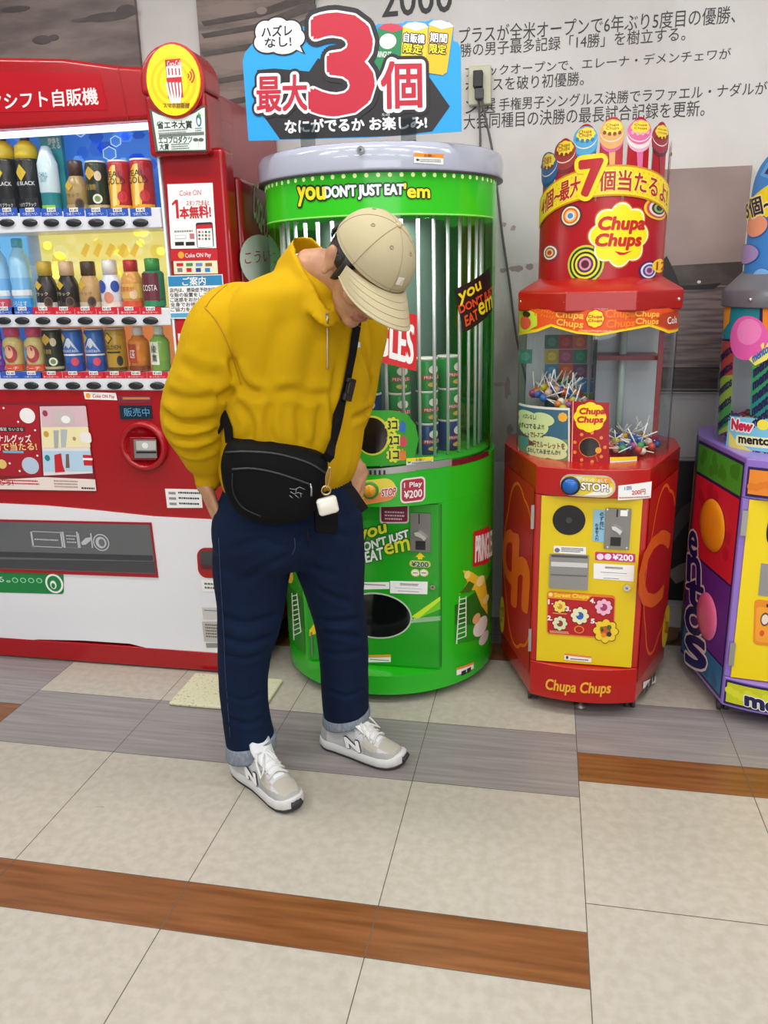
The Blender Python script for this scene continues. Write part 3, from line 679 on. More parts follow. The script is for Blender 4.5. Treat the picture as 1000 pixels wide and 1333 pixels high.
d.quad([(263, 791), (300, 791), (302, 806), (265, 806)], ink('#c9c7c2'), 1); d.lines((266, 793, 300, 797), ink('#4a6a8a'), 1, 2); d.quad([(263, 809), (300, 809), (303, 836), (266, 835)], ink('#b9b6ae'), 1); d.lines((267, 811, 300, 832), ink('#6a6862'), 5, 2, .5); d.quad([(268, 837), (303, 837), (303.5, 843), (269, 843)], ink('#8f8c84'), 1); d.build('rating_plate', vm)
MB().box(-2.28, -1.01, FY-.012, FY+.05, .006, .085, RED).build('base_bar', vm, bevel=.008)
MB().box(-2.24, -1.03, FY+.02, WALL_Y-.05, .0, .12, mat('base_dark', '#2b2022', .7)).build('plinth', vm)

# ---- drinks on the lit shelves: every one its own thing
CLEARP = clear('clear_plastic', '#f2f7f8', .04)
DY = FY+.075
def zrow(r): return SHELF[r]
def px2x(u, r): return at(u, (271, 398, 482)[r], DY).x
def pxr(w_): return w_*0.00267/2*0.97
def hpx(u, top, r): return at(u, top, DY).z-SHELF[r]
def drink_can(u, wd, top, r, body, lid, deco, label, name='drink_can'):
    x, R, h = px2x(u, r), pxr(wd), hpx(u, top, r)
    t = thing(name, label, 'can', (x, DY, SHELF[r]), 'drinks on the lit shelves')
    S = Cy(x, DY, R); d = D(S); z0 = SHELF[r]
    d.mb.lathe([(R*.86, 0), (R, .008), (R, h-.012), (R*.93, h-.003)], ink(body, .25), c=(x, DY, z0), n=24)
    deco(d, S, z0, h, R); d.build('body', t)
    MB().lathe([(R*.93, -.003), (R*.95, .002), (R*.88, .002), (R*.86, -.001), (.001, -.001)], ink(lid, .25), c=(x, DY, z0+h), n=24, caps=False).build('lid', t)
    return t
def band(d, R, z0, za, zb, m, l=1, a0=-1.4, a1=1.4): d.put([(R*a0, z0+za), (R*a1, z0+za), (R*a1, z0+zb), (R*a0, z0+zb)], [(0, 1, 2, 3)], m, l)
def word(d, st, R, z0, za, zb, m, a0=-.9, a1=.9, l=3, off=.02):
    vs, fs = text2d(st); bx = [v[0] for v in vs]; by = [v[1] for v in vs]; ax, ay, bw, bh = min(bx), min(by), max(bx)-min(bx), max(by)-min(by)
    d.put([(R*(a0+(a1-a0)*(x-ax)/bw), z0+za+(zb-za)*(y-ay)/bh) for x, y in vs], fs, m, l)
def blob(d, R, a, z, ra, rz, m, l=2, n=16):
    d.put([(R*a+R*ra*math.cos(2*PI*i/n), z+rz*math.sin(2*PI*i/n)) for i in range(n)], [tuple(range(n))], m, l)
def gold_can(d, S, z0, h, R):
    d.put([(-R*1.2, z0+.01), (R*.2, z0+.01), (R*.6, z0+h*.55), (-R*.2, z0+h*.9), (-R*1.2, z0+h*.6)], [(0, 1, 2, 3, 4)], ink('#f0b23a'), 1)
    d.put([(-R*.4, z0+.01), (R*.05, z0+.01), (R*.2, z0+h*.9), (-R*.1, z0+h*.9)], [(0, 1, 2, 3)], ink('#f6e08a'), 2)
    word(d, 'REAL', R, z0, h*.66, h*.78, BLK, -1.0, .7, 3, .05); word(d, 'GOLD', R, z0, h*.52, h*.64, BLK, -1.0, .9, 3, .05)
    blob(d, R, .55, z0+h*.26, .42, h*.12, REDI, 3); band(d, R, z0, .004, h*.09, ink('#e8a020'), 3)
def green_can(d, S, z0, h, R):
    blob(d, R, -.2, z0+h*.76, .6, h*.14, ink('#d0a83c'), 2, 4); blob(d, R, .55, z0+h*.7, .3, h*.1, ink('#d8c8a8'), 2); blob(d, R, .35, z0+h*.24, .42, h*.1, ink('#e8e4d4'), 2); blob(d, R, .35, z0+h*.24, .25, h*.06, ink('#6a8a4a'), 3)
    word(d, '香る微糖', R, z0, h*.42, h*.54, ink('#b89a4a'), -.9, .3); band(d, R, z0, h*.06, h*.12, ink('#b8a878'), 2)
def blue_can(d, S, z0, h, R):
    d.put([(-R*.9, z0+h*.45), (R*1.0, z0+h*.45), (R*.15, z0+h*.8), (-.1*R, z0+h*.78)], [(0, 1, 2, 3)], ink('#dfeaf6'), 1); d.put([(-R*.9, z0+h*.45), (R*1.0, z0+h*.45), (R*.3, z0+h*.62), (0, z0+h*.55), (-R*.3, z0+h*.63)], [(0, 1, 2, 3, 4)], ink('#4a7ac8'), 2)
    blob(d, R, -.6, z0+h*.8, .4, h*.12, ink('#d0b04a'), 3, 4); band(d, R, z0, h*.38, h*.42, PAPER, 2); band(d, R, z0, .006, h*.2, ink('#24489a'), 2); blob(d, R, .5, z0+h*.24, .36, h*.1, ink('#d8405a'), 3); word(d, 'MOUNTAIN', R, z0, h*.46, h*.52, PAPER, -.8, .8, 4, .02)
def golden_can(d, S, z0, h, R):
    blob(d, R, -.3, z0+h*.78, .5, h*.14, ink('#2c2612'), 2, 4); blob(d, R, -.3, z0+h*.78, .4, h*.11, ink('#d8b23a'), 3, 4); word(d, 'GOLDEN', R, z0, h*.52, h*.62, ink('#2c2612'), -1.0, .9, 3, .03); band(d, R, z0, h*.43, h*.47, ink('#2c2612'), 2, -.6, .8); blob(d, R, .7, z0+h*.25, .3, h*.12, ink('#2c2612'), 2); band(d, R, z0, .004, h*.1, ink('#4a3a1a'), 2)
def bottle(u, wd, top, r, prof, mats, caps, deco, label, name='drink_bottle', liquid=None):
    """prof: (r,z) fractions of the body up to the neck; caps: (z0,z1,r,colour)"""
    x, R, h = px2x(u, r), pxr(wd), hpx(u, top, r); z0 = SHELF[r]
    t = thing(name, label, 'bottle', (x, DY, z0), 'drinks on the lit shelves')
    S = Cy(x, DY, R); d = D(S)
    d.mb.lathe([(a*R, b*h, mats[k]) for a, b, k in prof], mats[0], c=(x, DY, z0), n=24)
    if deco: deco(d, S, z0, h, R)
    d.build('body', t)
    c0, c1, cr, cc = caps
    MB().lathe([(cr*R, c0*h), (cr*R, c1*h-.003), (cr*R*.85, c1*h)], ink(cc, .3), c=(x, DY, z0), n=24).build('cap', t)
    return t
SQ = lambda k0=0, k1=1: [(.8, 0, k0), (.95, .02, k0), (.95, .22, k0), (1, .24, k1), (1, .62, k1), (.9, .7, k0), (.6, .76, k0), (.58, .8, k0)]
def black_deco(d, S, z0, h, R):
    blob(d, R, -.15, z0+h*.52, .5, h*.11, ink('#d8b832'), 2, 4); word(d, 'THE BLACK', R, z0, h*.36, h*.41, PAPER, -1.1, .9, 3, .03); band(d, R, z0, h*.05, h*.2, ink('#17181a'), 1); word(d, 'すっきりブラック', R, z0, h*.09, h*.14, PAPER, -.9, .8, 3, .02)
BLKP = [ink('#2a2b2e', .25), ink('#232427', .25)]
BP = [(.8, 0, 0), (.97, .02, 0), (.97, .22, 0), (1, .23, 1), (1, .6, 1), (.93, .67, 0), (.95, .7, 0)]
for u, st in ((14, 'tall black coffee bottle with yellow top, outer of two on the top shelf'), (44, 'tall black coffee bottle with yellow top, beside the teal pack')):
    t = bottle(u, 31, 176, 0, BP, BLKP, (.93, 1.0, .38, '#4a4640'), black_deco, st)
    x, R, h = px2x(u, 0), pxr(31), hpx(u, 176, 0)
    MB().lathe([(R*.95, h*.7), (R*.98, h*.76), (R*.9, h*.86), (R*.5, h*.93)], ink('#e0c32c', .35), c=(x, DY, SHELF[0]), n=24).build('shoulder', t)
x, R, h = px2x(73, 0), pxr(30), hpx(73, 174, 0)
t = thing('water_pack', 'teal card pack with a clear water bottle in front, top shelf', 'bottle pack', (x, DY, SHELF[0]), 'drinks on the lit shelves')
S = Pl((x, DY+.012, SHELF[0]), (1, 0, 0)); d = D(S); d.mb.box(x-R, x+R*1.05, DY+.012, DY+.03, SHELF[0], SHELF[0]+h, ink('#2b9aa0')); d.txt('想像を', (62, 180, 78, 186), PAPER, 1, .01); d.txt('こえる', (62, 187, 79, 193), PAPER, 1, .01); d.build('card', t)
mb = MB(); mb.lathe([(R*.75, .0, ink('#24888f')), (R*.8, .01, ink('#24888f')), (R*.8, h*.25, ink('#cfe6ee', .1)), (R*.85, h*.27, ink('#cfe6ee', .1)), (R*.85, h*.62, ink('#cfe6ee', .1)), (R*.5, h*.78, ink('#cfe6ee', .1)), (R*.3, h*.84, ink('#cfe6ee', .1))], PAPER, c=(x, DY-.02, SHELF[0]), n=24)
S = Cy(x, DY-.02, R*.85); d = D(S, mb); word(d, 'CHILL', R, SHELF[0], h*.44, h*.5, ink('#3a7f98'), -.4, .4); word(d, 'OUT', R, SHELF[0], h*.38, h*.43, ink('#3a7f98'), -.3, .3); band(d, R, SHELF[0], h*.04, h*.09, ink('#8ed04a'), 2, -.5, .7); d.build('bottle', t)
CB = [(.85, 0, 0), (.98, .03, 0), (1, .35, 0), (.97, .48, 0), (.8, .6, 0), (.62, .68, 0), (.6, .7, 0)]
def bc_deco(acc, lowc, emblem='#d8b23a'):
    def f(d, S, z0, h, R):
        blob(d, R, -.25, z0+h*.5, .42, h*.1, ink(emblem), 2, 4); band(d, R, z0, .004, h*.14, ink(lowc), 1); blob(d, R, .55, z0+h*.14, .38, h*.12, ink('#6a4a34'), 2); blob(d, R, .55, z0+h*.15, .28, h*.08, ink('#2e1c12'), 3); word(d, 'ブラック', R, z0, h*.28, h*.36, ink(acc), -.8, .6, 3, .03)
    return f
bottle(104, 30, 209, 0, CB, [ink('#a98c56', .25)], (.7, 1.0, .62, '#4a3226'), bc_deco('#3a2a1a', '#b09a6a'), 'gold coffee bottle can with dark brown cap on top shelf')
drink_can(131, 28, 211, 0, '#26301f', '#d8d8d0', green_can, 'dark green coffee can on the top shelf')
drink_can(160, 28, 210, 0, '#b3242e', '#e8e6e4', gold_can, 'red and yellow energy drink can next to the dark green can, top shelf')
drink_can(189, 29, 208, 0, '#b3242e', '#e8e6e4', gold_can, 'red and yellow energy drink can at the end of the top shelf')
WP = [ink('#9fd2f2', .08), ink('#7cbcec', .1)]
WB = [(.82, 0, 0), (.98, .02, 0), (1, .25, 1), (.95, .45, 0), (.98, .6, 0), (.85, .74, 0), (.45, .85, 0), (.42, .88, 0)]
def wdeco(c):
    def f(d, S, z0, h, R): band(d, R, z0, .004, h*.16, ink(c), 2); band(d, R, z0, h*.2, h*.28, ink('#e8eef2'), 2); word(d, 'いろはす', R, z0, h*.05, h*.12, PAPER, -.8, .8, 3, .02)
    return f
bottle(4, 29, 312, 1, WB, WP, (.88, 1, .5, '#c8404a'), wdeco('#d04858'), 'blue flavoured water bottle with red label, outermost on the middle shelf')
bottle(33, 28, 310, 1, WB, WP, (.88, 1, .5, '#58b8d8'), wdeco('#2f9ae0'), 'blue flavoured water bottle with blue label on the middle shelf')
for u, bc, cc, dd, lab in ((64, '#2a2320', '#c8a83a', bc_deco('#d8c8a0', '#d8d0c4'), 'black coffee bottle can with gold cap on middle shelf'), (92, '#221f1e', '#d8b890', bc_deco('#d8c8a0', '#3a2c22'), 'black coffee bottle can with tan cap on middle shelf'), (120, '#c09a64', '#4a3424', bc_deco('#3a2a1a', '#c8b8a0'), 'tan coffee bottle can with dark brown cap on middle shelf')):
    bottle(u, 29, 340, 1, CB, [ink(bc, .25)], (.7, 1.0, .66, cc), dd, lab)
def milk(d, S, z0, h, R):
    blob(d, R, -.5, z0+h*.45, .5, h*.14, ink('#2f50a8'), 2); blob(d, R, .8, z0+h*.45, .4, h*.12, ink('#2f50a8'), 2); blob(d, R, .15, z0+h*.22, .42, h*.12, ink('#d88a6a'), 3); band(d, R, z0, .004, h*.13, ink('#e4d8c8'), 1)
bottle(148, 29, 338, 1, CB, [ink('#dfe3ee', .2)], (.7, 1.0, .66, '#e8e6e2'), milk, 'white and blue milk drink bottle with white cap on middle shelf')
def tea_l(d, S, z0, h, R):
    band(d, R, z0, h*.2, h*.5, ink('#e0b056'), 1); word(d, '紅茶花伝', R, z0, h*.34, h*.44, REDI, -.9, .6, 3, .02); band(d, R, z0, .004, h*.14, ink('#d8502c'), 2); blob(d, R, .5, z0+h*.28, .35, h*.1, ink('#e8c8a0'), 3)
bottle(175, 28, 338, 1, [(.85, 0, 0), (.98, .03, 0), (1, .5, 0), (.95, .62, 0), (.7, .72, 0), (.62, .76, 0)], [ink('#d89a4c', .15)], (.76, 1.0, .66, '#c02a30'), tea_l, 'amber milk tea bottle with red cap on middle shelf')
def costa(d, S, z0, h, R):
    band(d, R, z0, h*.12, h*.7, ink('#6a1f30'), 1, -.9, .9); word(d, 'COSTA', R, z0, h*.34, h*.46, PAPER, -.7, .7, 3, .03); band(d, R, z0, .004, h*.14, ink('#2a8a5c'), 2)
bottle(203, 28, 336, 1, [(.85, 0, 0), (.98, .03, 0), (1, .68, 0), (.9, .72, 0), (.7, .75, 0)], [ink('#2c7a58', .2)], (.74, 1.0, .68, '#3f9a4c'), costa, 'green and maroon coffee bottle with green cap at the end of the middle shelf')
def grape(d, S, z0, h, R): word(d, 'ぶどう', R, z0, h*.3, h*.42, PAPER, -.5, .9); band(d, R, z0, .004, h*.14, ink('#5a2a8a'), 2)
bottle(0, 28, 430, 2, SQ(), [ink('#8a4ac0', .15), ink('#7a3ab4', .2)], (.78, 1.0, .6, '#b070d8'), grape, 'purple grape drink bottle on the bottom shelf')
def peach(d, S, z0, h, R):
    blob(d, R, .2, z0+h*.4, .65, h*.2, ink('#b03a40'), 2); blob(d, R, .1, z0+h*.44, .4, h*.14, ink('#e8b08a'), 3); blob(d, R, -.6, z0+h*.42, .28, h*.16, ink('#5aa8d0'), 3); band(d, R, z0, .004, h*.16, ink('#d8502c'), 2); word(d, 'ピーチ', R, z0, h*.04, h*.12, PAPER, -.8, .8, 4, .02)
for u, st in ((22, 'peach drink bottle with pink cap beside the purple bottle'), (50, 'peach drink bottle with pink cap beside the dark green can, bottom shelf')):
    bottle(u, 28, 425, 2, SQ(), [ink('#d8d08a', .15), ink('#dcc880', .2)], (.78, 1.0, .75, '#d8507a'), peach, st)
drink_can(74, 27, 428, 2, '#26301f', '#d8d8d0', green_can, 'dark green coffee can on the bottom shelf')
drink_can(100, 27, 428, 2, '#2f68b8', '#d8dce0', blue_can, 'blue mountain coffee can next to the dark green can, bottom shelf')
drink_can(128, 27, 428, 2, '#2f68b8', '#d8dce0', blue_can, 'blue mountain coffee can next to the golden can, bottom shelf')
drink_can(155, 27, 427, 2, '#c09a30', '#d8d8d0', golden_can, 'golden coffee can with black print on the bottom shelf')
def amber(d, S, z0, h, R): band(d, R, z0, h*.2, h*.62, ink('#b5431f'), 1, -.7, .2); word(d, '紅茶', R, z0, h*.3, h*.5, PAPER, -.5, .05); band(d, R, z0, .004, h*.12, ink('#7a3a1a'), 2)
bottle(184, 28, 425, 2, SQ(), [ink('#d07a2c', .1), ink('#d8842c', .15)], (.78, 1.0, .5, '#e8e6e2'), amber, 'amber tea bottle with white cap on bottom shelf')
def gtea(d, S, z0, h, R): band(d, R, z0, h*.15, h*.66, ink('#e8ecd8'), 1, -.8, .3); word(d, '綾', R, z0, h*.42, h*.58, BLK, -.5, .1); word(d, '鷹', R, z0, h*.22, h*.38, BLK, -.5, .1)
bottle(211, 26, 424, 2, SQ(), [ink('#7fb04a', .1), ink('#86b850', .15)], (.78, 1.0, .5, '#e8ece2'), gtea, 'green tea bottle with white cap at the end of the bottom shelf')
# ================================================================== GREEN CYLINDER CAN MACHINE
GRN = mat('machine_green', '#22b31a', 0.22, coat=0.2); GRN2 = mat('machine_green_door', '#1f9e1c', 0.25, coat=0.3); LIME = ink('#8fdc2a'); DGRN = ink('#1c6a1c')
PC = (-.557, 2.815); PR = .386
gm = thing('can_vending_machine', 'tall round green snack can vending machine behind the man', 'vending machine', (PC[0], PC[1], 0))
def circ(R, notch=None, n=72):
    out = []
    for i in range(n):
        a = 2*PI*i/n; x, y = R*math.sin(a), -R*math.cos(a)
        if notch and abs(x) < notch[0] and y < 0: continue
        out.append((x, y, a))
    if notch:
        hw, yd = notch; ye = -math.sqrt(R*R-hw*hw)
        st = [(hw, ye), (hw, yd), (-hw, yd), (-hw, ye)]
        r = sorted([p for p in out], key=lambda p: p[2]); pts = [(p[0], p[1]) for p in r]
        # start just right of the notch, go round to its left, then along the flat
        return [(PC[0]+x, PC[1]+y) for x, y in [st[0]]+pts+[st[3], st[2], st[1]]]
    return [(PC[0]+x, PC[1]+y) for x, y, a in out]
up = lambda a, b, w_: (a, b, w_)
DW, DY0 = .238, -.305
mb = MB(); mb.prism(circ(PR), up, .035, .105, GRN); mb.prism(circ(PR, (DW, DY0)), up, .105, .70, GRN); mb.prism(circ(PR), up, .70, .822, GRN)
mb.build('cabinet', gm, bevel=.005)
# curved prints on the cabinet
SC_ = Cy(PC[0], PC[1], PR); d = D(SC_)
d.quad([(541, 603), (588, 597), (588, 606), (541, 612)], mat('steel_strip', '#b0ada8', .3, metal=.6), 1); d.quad([(588, 599), (636, 586), (636, 593), (588, 607)], ink('#6a1420'), 1); d.quad([(472, 611), (541, 604), (541, 613), (472, 619)], mat('steel_strip', '#b0ada8', .3, metal=.6), 1)
d.ell(601, 603, 1.5, 1.5, CHROME, 3, 10)
for i in range(4): d.quad((481+i*6, 612, 484+i*6, 618), BLK, 2)
d.build('trim_strip', gm); d = D(SC_)
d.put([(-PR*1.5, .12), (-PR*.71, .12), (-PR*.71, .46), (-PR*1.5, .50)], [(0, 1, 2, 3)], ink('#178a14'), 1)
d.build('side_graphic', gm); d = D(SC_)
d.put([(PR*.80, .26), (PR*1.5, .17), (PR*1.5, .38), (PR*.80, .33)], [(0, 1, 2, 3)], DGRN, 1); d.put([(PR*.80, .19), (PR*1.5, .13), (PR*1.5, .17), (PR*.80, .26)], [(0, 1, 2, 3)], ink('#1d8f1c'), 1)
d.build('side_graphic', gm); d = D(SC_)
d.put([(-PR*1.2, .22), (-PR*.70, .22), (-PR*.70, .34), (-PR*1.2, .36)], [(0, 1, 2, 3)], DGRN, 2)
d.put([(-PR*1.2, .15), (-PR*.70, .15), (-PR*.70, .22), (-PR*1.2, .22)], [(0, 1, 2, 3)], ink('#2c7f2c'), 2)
d.build('side_graphic', gm)
def ladder(d, p0, p1, wd, n, m, l):
    for s_ in (-1, 1): d.poly([(p0[0]+s_*wd*.7-.6, p0[1]), (p0[0]+s_*wd*.7+.6, p0[1]), (p1[0]+s_*wd+.8, p1[1]+s_*-5), (p1[0]+s_*wd-.8, p1[1]+s_*-5)], m, l)
    for i in range(n):
        t = (i+.5)/n; x = p0[0]+(p1[0]-p0[0])*t; y = p0[1]+(p1[1]-p0[1])*t; ww = wd*(.7+.3*t)
        d.poly([(x-ww, y+1.5*t), (x+ww, y-1.5-1.5*t), (x+ww, y-1.5*t), (x-ww, y+1.5+1.5*t)], m, l+.2)
LAD = ink('#d8ead0'); d = D(SC_); ladder(d, (602, 776), (600, 833), 6, 9, LAD, 3); d.build('ladder_graphic', gm); d = D(SC_); ladder(d, (384, 772), (388, 828), 4.5, 9, LAD, 3)
d.build('ladder_graphic', gm); d = D(SC_)
d.poly([(616, 692), (637, 684), (637, 731), (615, 738)], REDI, 2); d.txt('PRINGLES', [(619, 698), (640, 690), (640, 722), (618, 732)], PAPER, 3, off=.03)
d.build('name_banner', gm); d = D(SC_)
d.poly([(602, 742), (613, 744), (622, 750), (630, 749), (634, 775), (634, 800), (626, 788), (618, 768), (606, 768), (597, 774), (608, 758)], ink('#e8c42c'), 2)
for u, v, r, c in ((608, 748, 4, '#f2e07a'), (625, 756, 5, '#f6e6a0'), (632, 780, 4, '#f0dc90'), (626, 815, 9, '#e8e2d8'), (620, 805, 5, '#e2b070'), (630, 830, 6, '#d8d2cc')): d.ell(u, v, r, r*1.3, ink(c), 3)
d.poly([(598, 772), (610, 756), (617, 760), (612, 770)], ink('#3a6a1c'), 4)
d.build('chips_graphic', gm); d = D(SC_)
d.ell(376, 745, 5, 12, ink('#e0b030'), 2); d.ell(372, 815, 3, 18, ink('#d8a890'), 2)
d.build('chips_graphic', gm); d = D(SC_)
d.quad([(594, 870), (616, 862), (616, 870), (594, 879)], PAPER, 3); d.quad([(594, 869), (616, 861), (616, 864), (594, 872)], ink('#e8882a'), 4); d.lines((600, 871, 614, 875), BLK, 1, 5)
d.build('care_sticker', gm); d = D(SC_)
# control strip: pill with stop button, price plate
d.rr([(440, 627), (514, 621), (517, 650), (442, 658)], ink('#e8d84a'), 2, .5); d.poly([(470, 652), (480, 644), (517, 636), (515, 646), (508, 651), (474, 657)], ink('#e88a4a'), 3)
d.txt('STOP', [(497, 637), (516, 634), (515, 644), (497, 646)], PAPER, 4, off=.12); d.txt('STOP', [(497, 637), (516, 634), (515, 644), (497, 646)], REDI, 5.5, off=.03)
d.build('stop_plate', gm); d = D(SC_)
d.rr([(521, 623.5), (553.5, 619), (553.5, 652), (521, 655.5)], ink('#f0dfe0'), 2, .2); d.rr([(523, 625.5), (551.5, 621.5), (551.5, 650), (523, 653)], ink('#b02a40'), 3, .18)
d.txt('1 Play', [(526, 628.5), (549, 626), (549, 634), (526, 637)], PAPER, 4, off=.025); d.txt('¥200', [(526, 639), (549, 636), (549, 646), (526, 649)], PAPER, 4, off=.025)
d.build('price_plate', gm)
c = SC_.p(482, 638); q = SC_.map(*c); n_ = Vector((math.sin(c[0]/PR), -math.cos(c[0]/PR), 0)); e_ = Vector((n_.y*-1, n_.x, 0))
g = lambda x, y, z: q+e_*x+Vector((0, 0, y))+n_*z
mb = MB(); mb.lathe([(.028, 0), (.028, .006), (.022, .008)], ink('#2c8a2a'), n=24, xf=g); mb.lathe([(.021, .006), (.019, .018), (.001, .019)], mat('button_amber', '#d8981c', .25), n=24, xf=g); mb.build('stop_button', gm)
# front door, flat
GD = Pl((PC[0], PC[1]+DY0-.006, 0), (1, 0, 0))
MB().box(PC[0]-DW+.008, PC[0]+DW-.008, PC[1]+DY0-.006, PC[1]+DY0+.004, .112, .694, GRN2).build('door', gm, bevel=.002)
d = D(GD)
d.slab([(573.5, 656), (575, 656), (575, 868), (573.5, 868)], DGRN, 0, .002)
d.build('door_gap', gm); d = D(GD)
d.rr([(494, 655), (533, 655), (532, 681), (495, 681.5)], ink('#d6c6ca'), 1, .15); d.rr([(496, 655), (531, 655), (530.5, 679), (497, 679.5)], ink('#7a1c34'), 2, .12); d.lines((501, 664, 527, 678), ink('#d8b8c0'), 3, 3)
d.build('info_sticker', gm); d = D(GD)
for st, q_, c_ in (('you', [(467, 692), (502, 682), (504, 697), (469, 710)], '#dfe02a'), ("DON'T JUST", [(464, 709), (531, 689), (533, 701), (466, 724)], '#e8eee6'), ('EAT', [(475, 719), (498, 712), (500, 727), (477, 732)], '#e8eee6'), ('em', [(500, 709), (532, 701), (534, 716), (502, 722)], '#dfe02a')):
    d.txt(st, q_, ink('#135a14'), 1, off=.11); d.txt(st, q_, ink(c_), 2.5, off=.035)
d.build('slogan', gm); d = D(GD)
d.poly([(547, 719), (553.5, 725), (550, 725), (550, 728), (544, 728), (544, 725), (540.5, 725)], YEL, 1)
d.rr((533, 729, 561, 739), ink('#c8d84a'), 1, .5); d.txt('¥200', (536, 730.5, 558, 738), ink('#c8e0c0'), 2, off=.1); d.txt('¥200', (536, 730.5, 558, 738), BLK, 3.5, off=.02)
for u in (541, 552): d.ell(u, 745.5, 6, 5, ink('#c8d84a'), 1); d.ell(u, 745.5, 4.8, 4, ink('#f0ece0'), 2); d.lines((u-3, 744, u+3, 747), ink('#5a5a5a'), 1, 3)
d.build('price_graphic', gm); d = D(GD)
d.quad([(430, 758), (507, 757.5), (507, 766.5), (430, 768)], PAPER, 1); d.lines((474, 759, 503, 763), ink('#6a6a6a'), 1, 2)
d.quad([(508, 756), (557, 757), (556.5, 773.5), (508, 772)], PAPER, 1); d.lines((521, 758.5, 546, 763), BLK, 2, 2, .5); d.lines((514, 764.5, 550, 767), BLK, 1, 2); d.lines((518, 768, 546, 771), ink('#7a7a7a'), 1, 2)
d.build('info_sticker', gm); d = D(GD)
d.poly([(535, 803), (575, 775), (575, 780), (545, 805)], ink('#c8e82a'), 1); d.poly([(540, 800), (575, 779), (575, 792), (538, 808)], ink('#6ec822'), .5)
for i in range(14):
    for j in range(3): d.quad([(536+i*2.8+(j % 2)*1.4, 805-i*.25+j*2.0), (537.4+i*2.8+(j % 2)*1.4, 805-i*.25+j*2.0), (537.2+i*2.8+(j % 2)*1.4, 806.6-i*.25+j*2), (535.8+i*2.8+(j % 2)*1.4, 806.6-i*.25+j*2)], ink('#d8e8d0'), 2)
d.build('swoosh_graphic', gm); d = D(GD)
d.quad([(478, 853), (509, 852), (509, 861.5), (478, 862)], PAPER, 1); d.quad([(478, 852.5), (509, 851.5), (509, 855), (478, 856)], ink('#e8a02a'), 2); d.lines((482, 857, 507, 860.5), BLK, 1, 2)
d.build('care_sticker', gm); d = D(GD)
d.poly([(403, 820), (413, 806), (413, 824), (403, 828)], YEL, 1)
d.build('swoosh_graphic', gm)
d = D(GD); d.ell(490, 801.5, 46, 30, mat('window_rim', '#b8c8b0', .3), .2, 36); d.ell(490, 801.5, 44, 28, mat('window_black', '#0d0f0e', .08, coat=.6), 1.0, 36); d.build('pickup_window', gm)
d = D(GD); d.rslab([(535, 667), (561, 668), (561, 718), (534.5, 717)], mat('coin_plate', '#8d8a86', .38, metal=.75), 0, .006)
e = D(Pl((PC[0], PC[1]+DY0-.012, 0), (1, 0, 0)), d.mb); e.quad((541, 704, 554, 716), BLK, 0); e.quad((545, 669, 546.5, 682), BLK, 0); e.slab([(540, 692), (545, 691), (556, 699), (553, 703), (549, 699), (541, 696)], CHROME, 0, .012)
d.build('coin_slot', gm)
d = D(GD); d.disc(564, 763, 3.6, CHROME, 0, .012, 16); d.disc(564, 763, 1.2, BLK, .012, .0125, 8); d.build('door_lock', gm)
d = D(GD); d.rslab((405, 822, 408, 852), STEEL, 0, .006); d.build('hinge', gm)
# clear cylinder, green back half, top band and cap
AC = clear('acrylic_tube', '#f6fbf8', .03)
GR = .378; BA = 1.42
MB().lathe([(GR, .825), (GR, 1.575)], AC, c=(*PC, 0), n=48, a0=-BA, a1=BA, caps=False).build('clear_tube', gm)
BACKG = mat('inner_green', '#2f7a3c', .35)
MB().lathe([(GR, .825), (GR, 1.575)], GRN, c=(*PC, 0), n=48, a0=BA, a1=2*PI-BA, caps=False).build('back_shell', gm)
mb = MB(); mb.lathe([(GR, 1.572), (GR, 1.70)], mat('band_green', '#2fb41a', .2, emit=.28), c=(*PC, 0), n=72, caps=False)
SG = Cy(PC[0], PC[1], GR); d = D(SG, mb)
for i in range(-17, 18): d.put([(i*.0335+.006*math.cos(g), 1.682+.006*math.sin(g)) for g in [PI*k/5 for k in range(10)]], [tuple(range(10))], lit('#e6f4b0', .5), 2)
for st, q_, c_ in (('you', [(388, 244), (423, 244), (424, 266), (389, 268)], '#f2e21c'), ("DON'T JUST EAT", [(423, 243), (525, 239.5), (525, 257), (424, 262)], '#e4eaf4'), ("'em", [(526, 239), (559, 240.5), (559, 257.5), (526, 257)], '#f2e21c')):
    d.txt(st, q_, ink('#14320f'), 1, off=.14); d.txt(st, q_, ink(c_), 2.6, off=.045)
d.put([(-GR*1.4, 1.574), (GR*1.4, 1.574), (GR*1.4, 1.578), (-GR*1.4, 1.578)], [(0, 1, 2, 3)], ink('#9ae86a'), 1)
d.build('top_band', gm)
CAPM = mat('cap_silver', '#b0b4c4', 0.16, coat=.5)
mb = MB(); mb.lathe([(.375, 1.69), (.397, 1.69), (.399, 1.70), (.399, 1.748), (.394, 1.764), (.378, 1.771), (.01, 1.772)], CAPM, c=(*PC, 0), n=72, caps=False)
mb.lathe([(.378, 1.689), (.399, 1.689), (.399, 1.694)], mat('cap_lip', '#4c5058', .4), c=(*PC, 0), n=72, caps=False)
mb.build('cap', gm)
SK = Cy(PC[0], PC[1], .399); d = D(SK); d.disc(470, 195.5, 5.2, mat('lock_ring', '#8d8f94', .3, metal=.7), 0, .005, 18); d.disc(470, 195.5, 3.4, CHROME, .005, .009, 14); d.disc(470, 195.5, 1.3, BLK, .009, .0095, 8); d.build('cap_lock', gm)
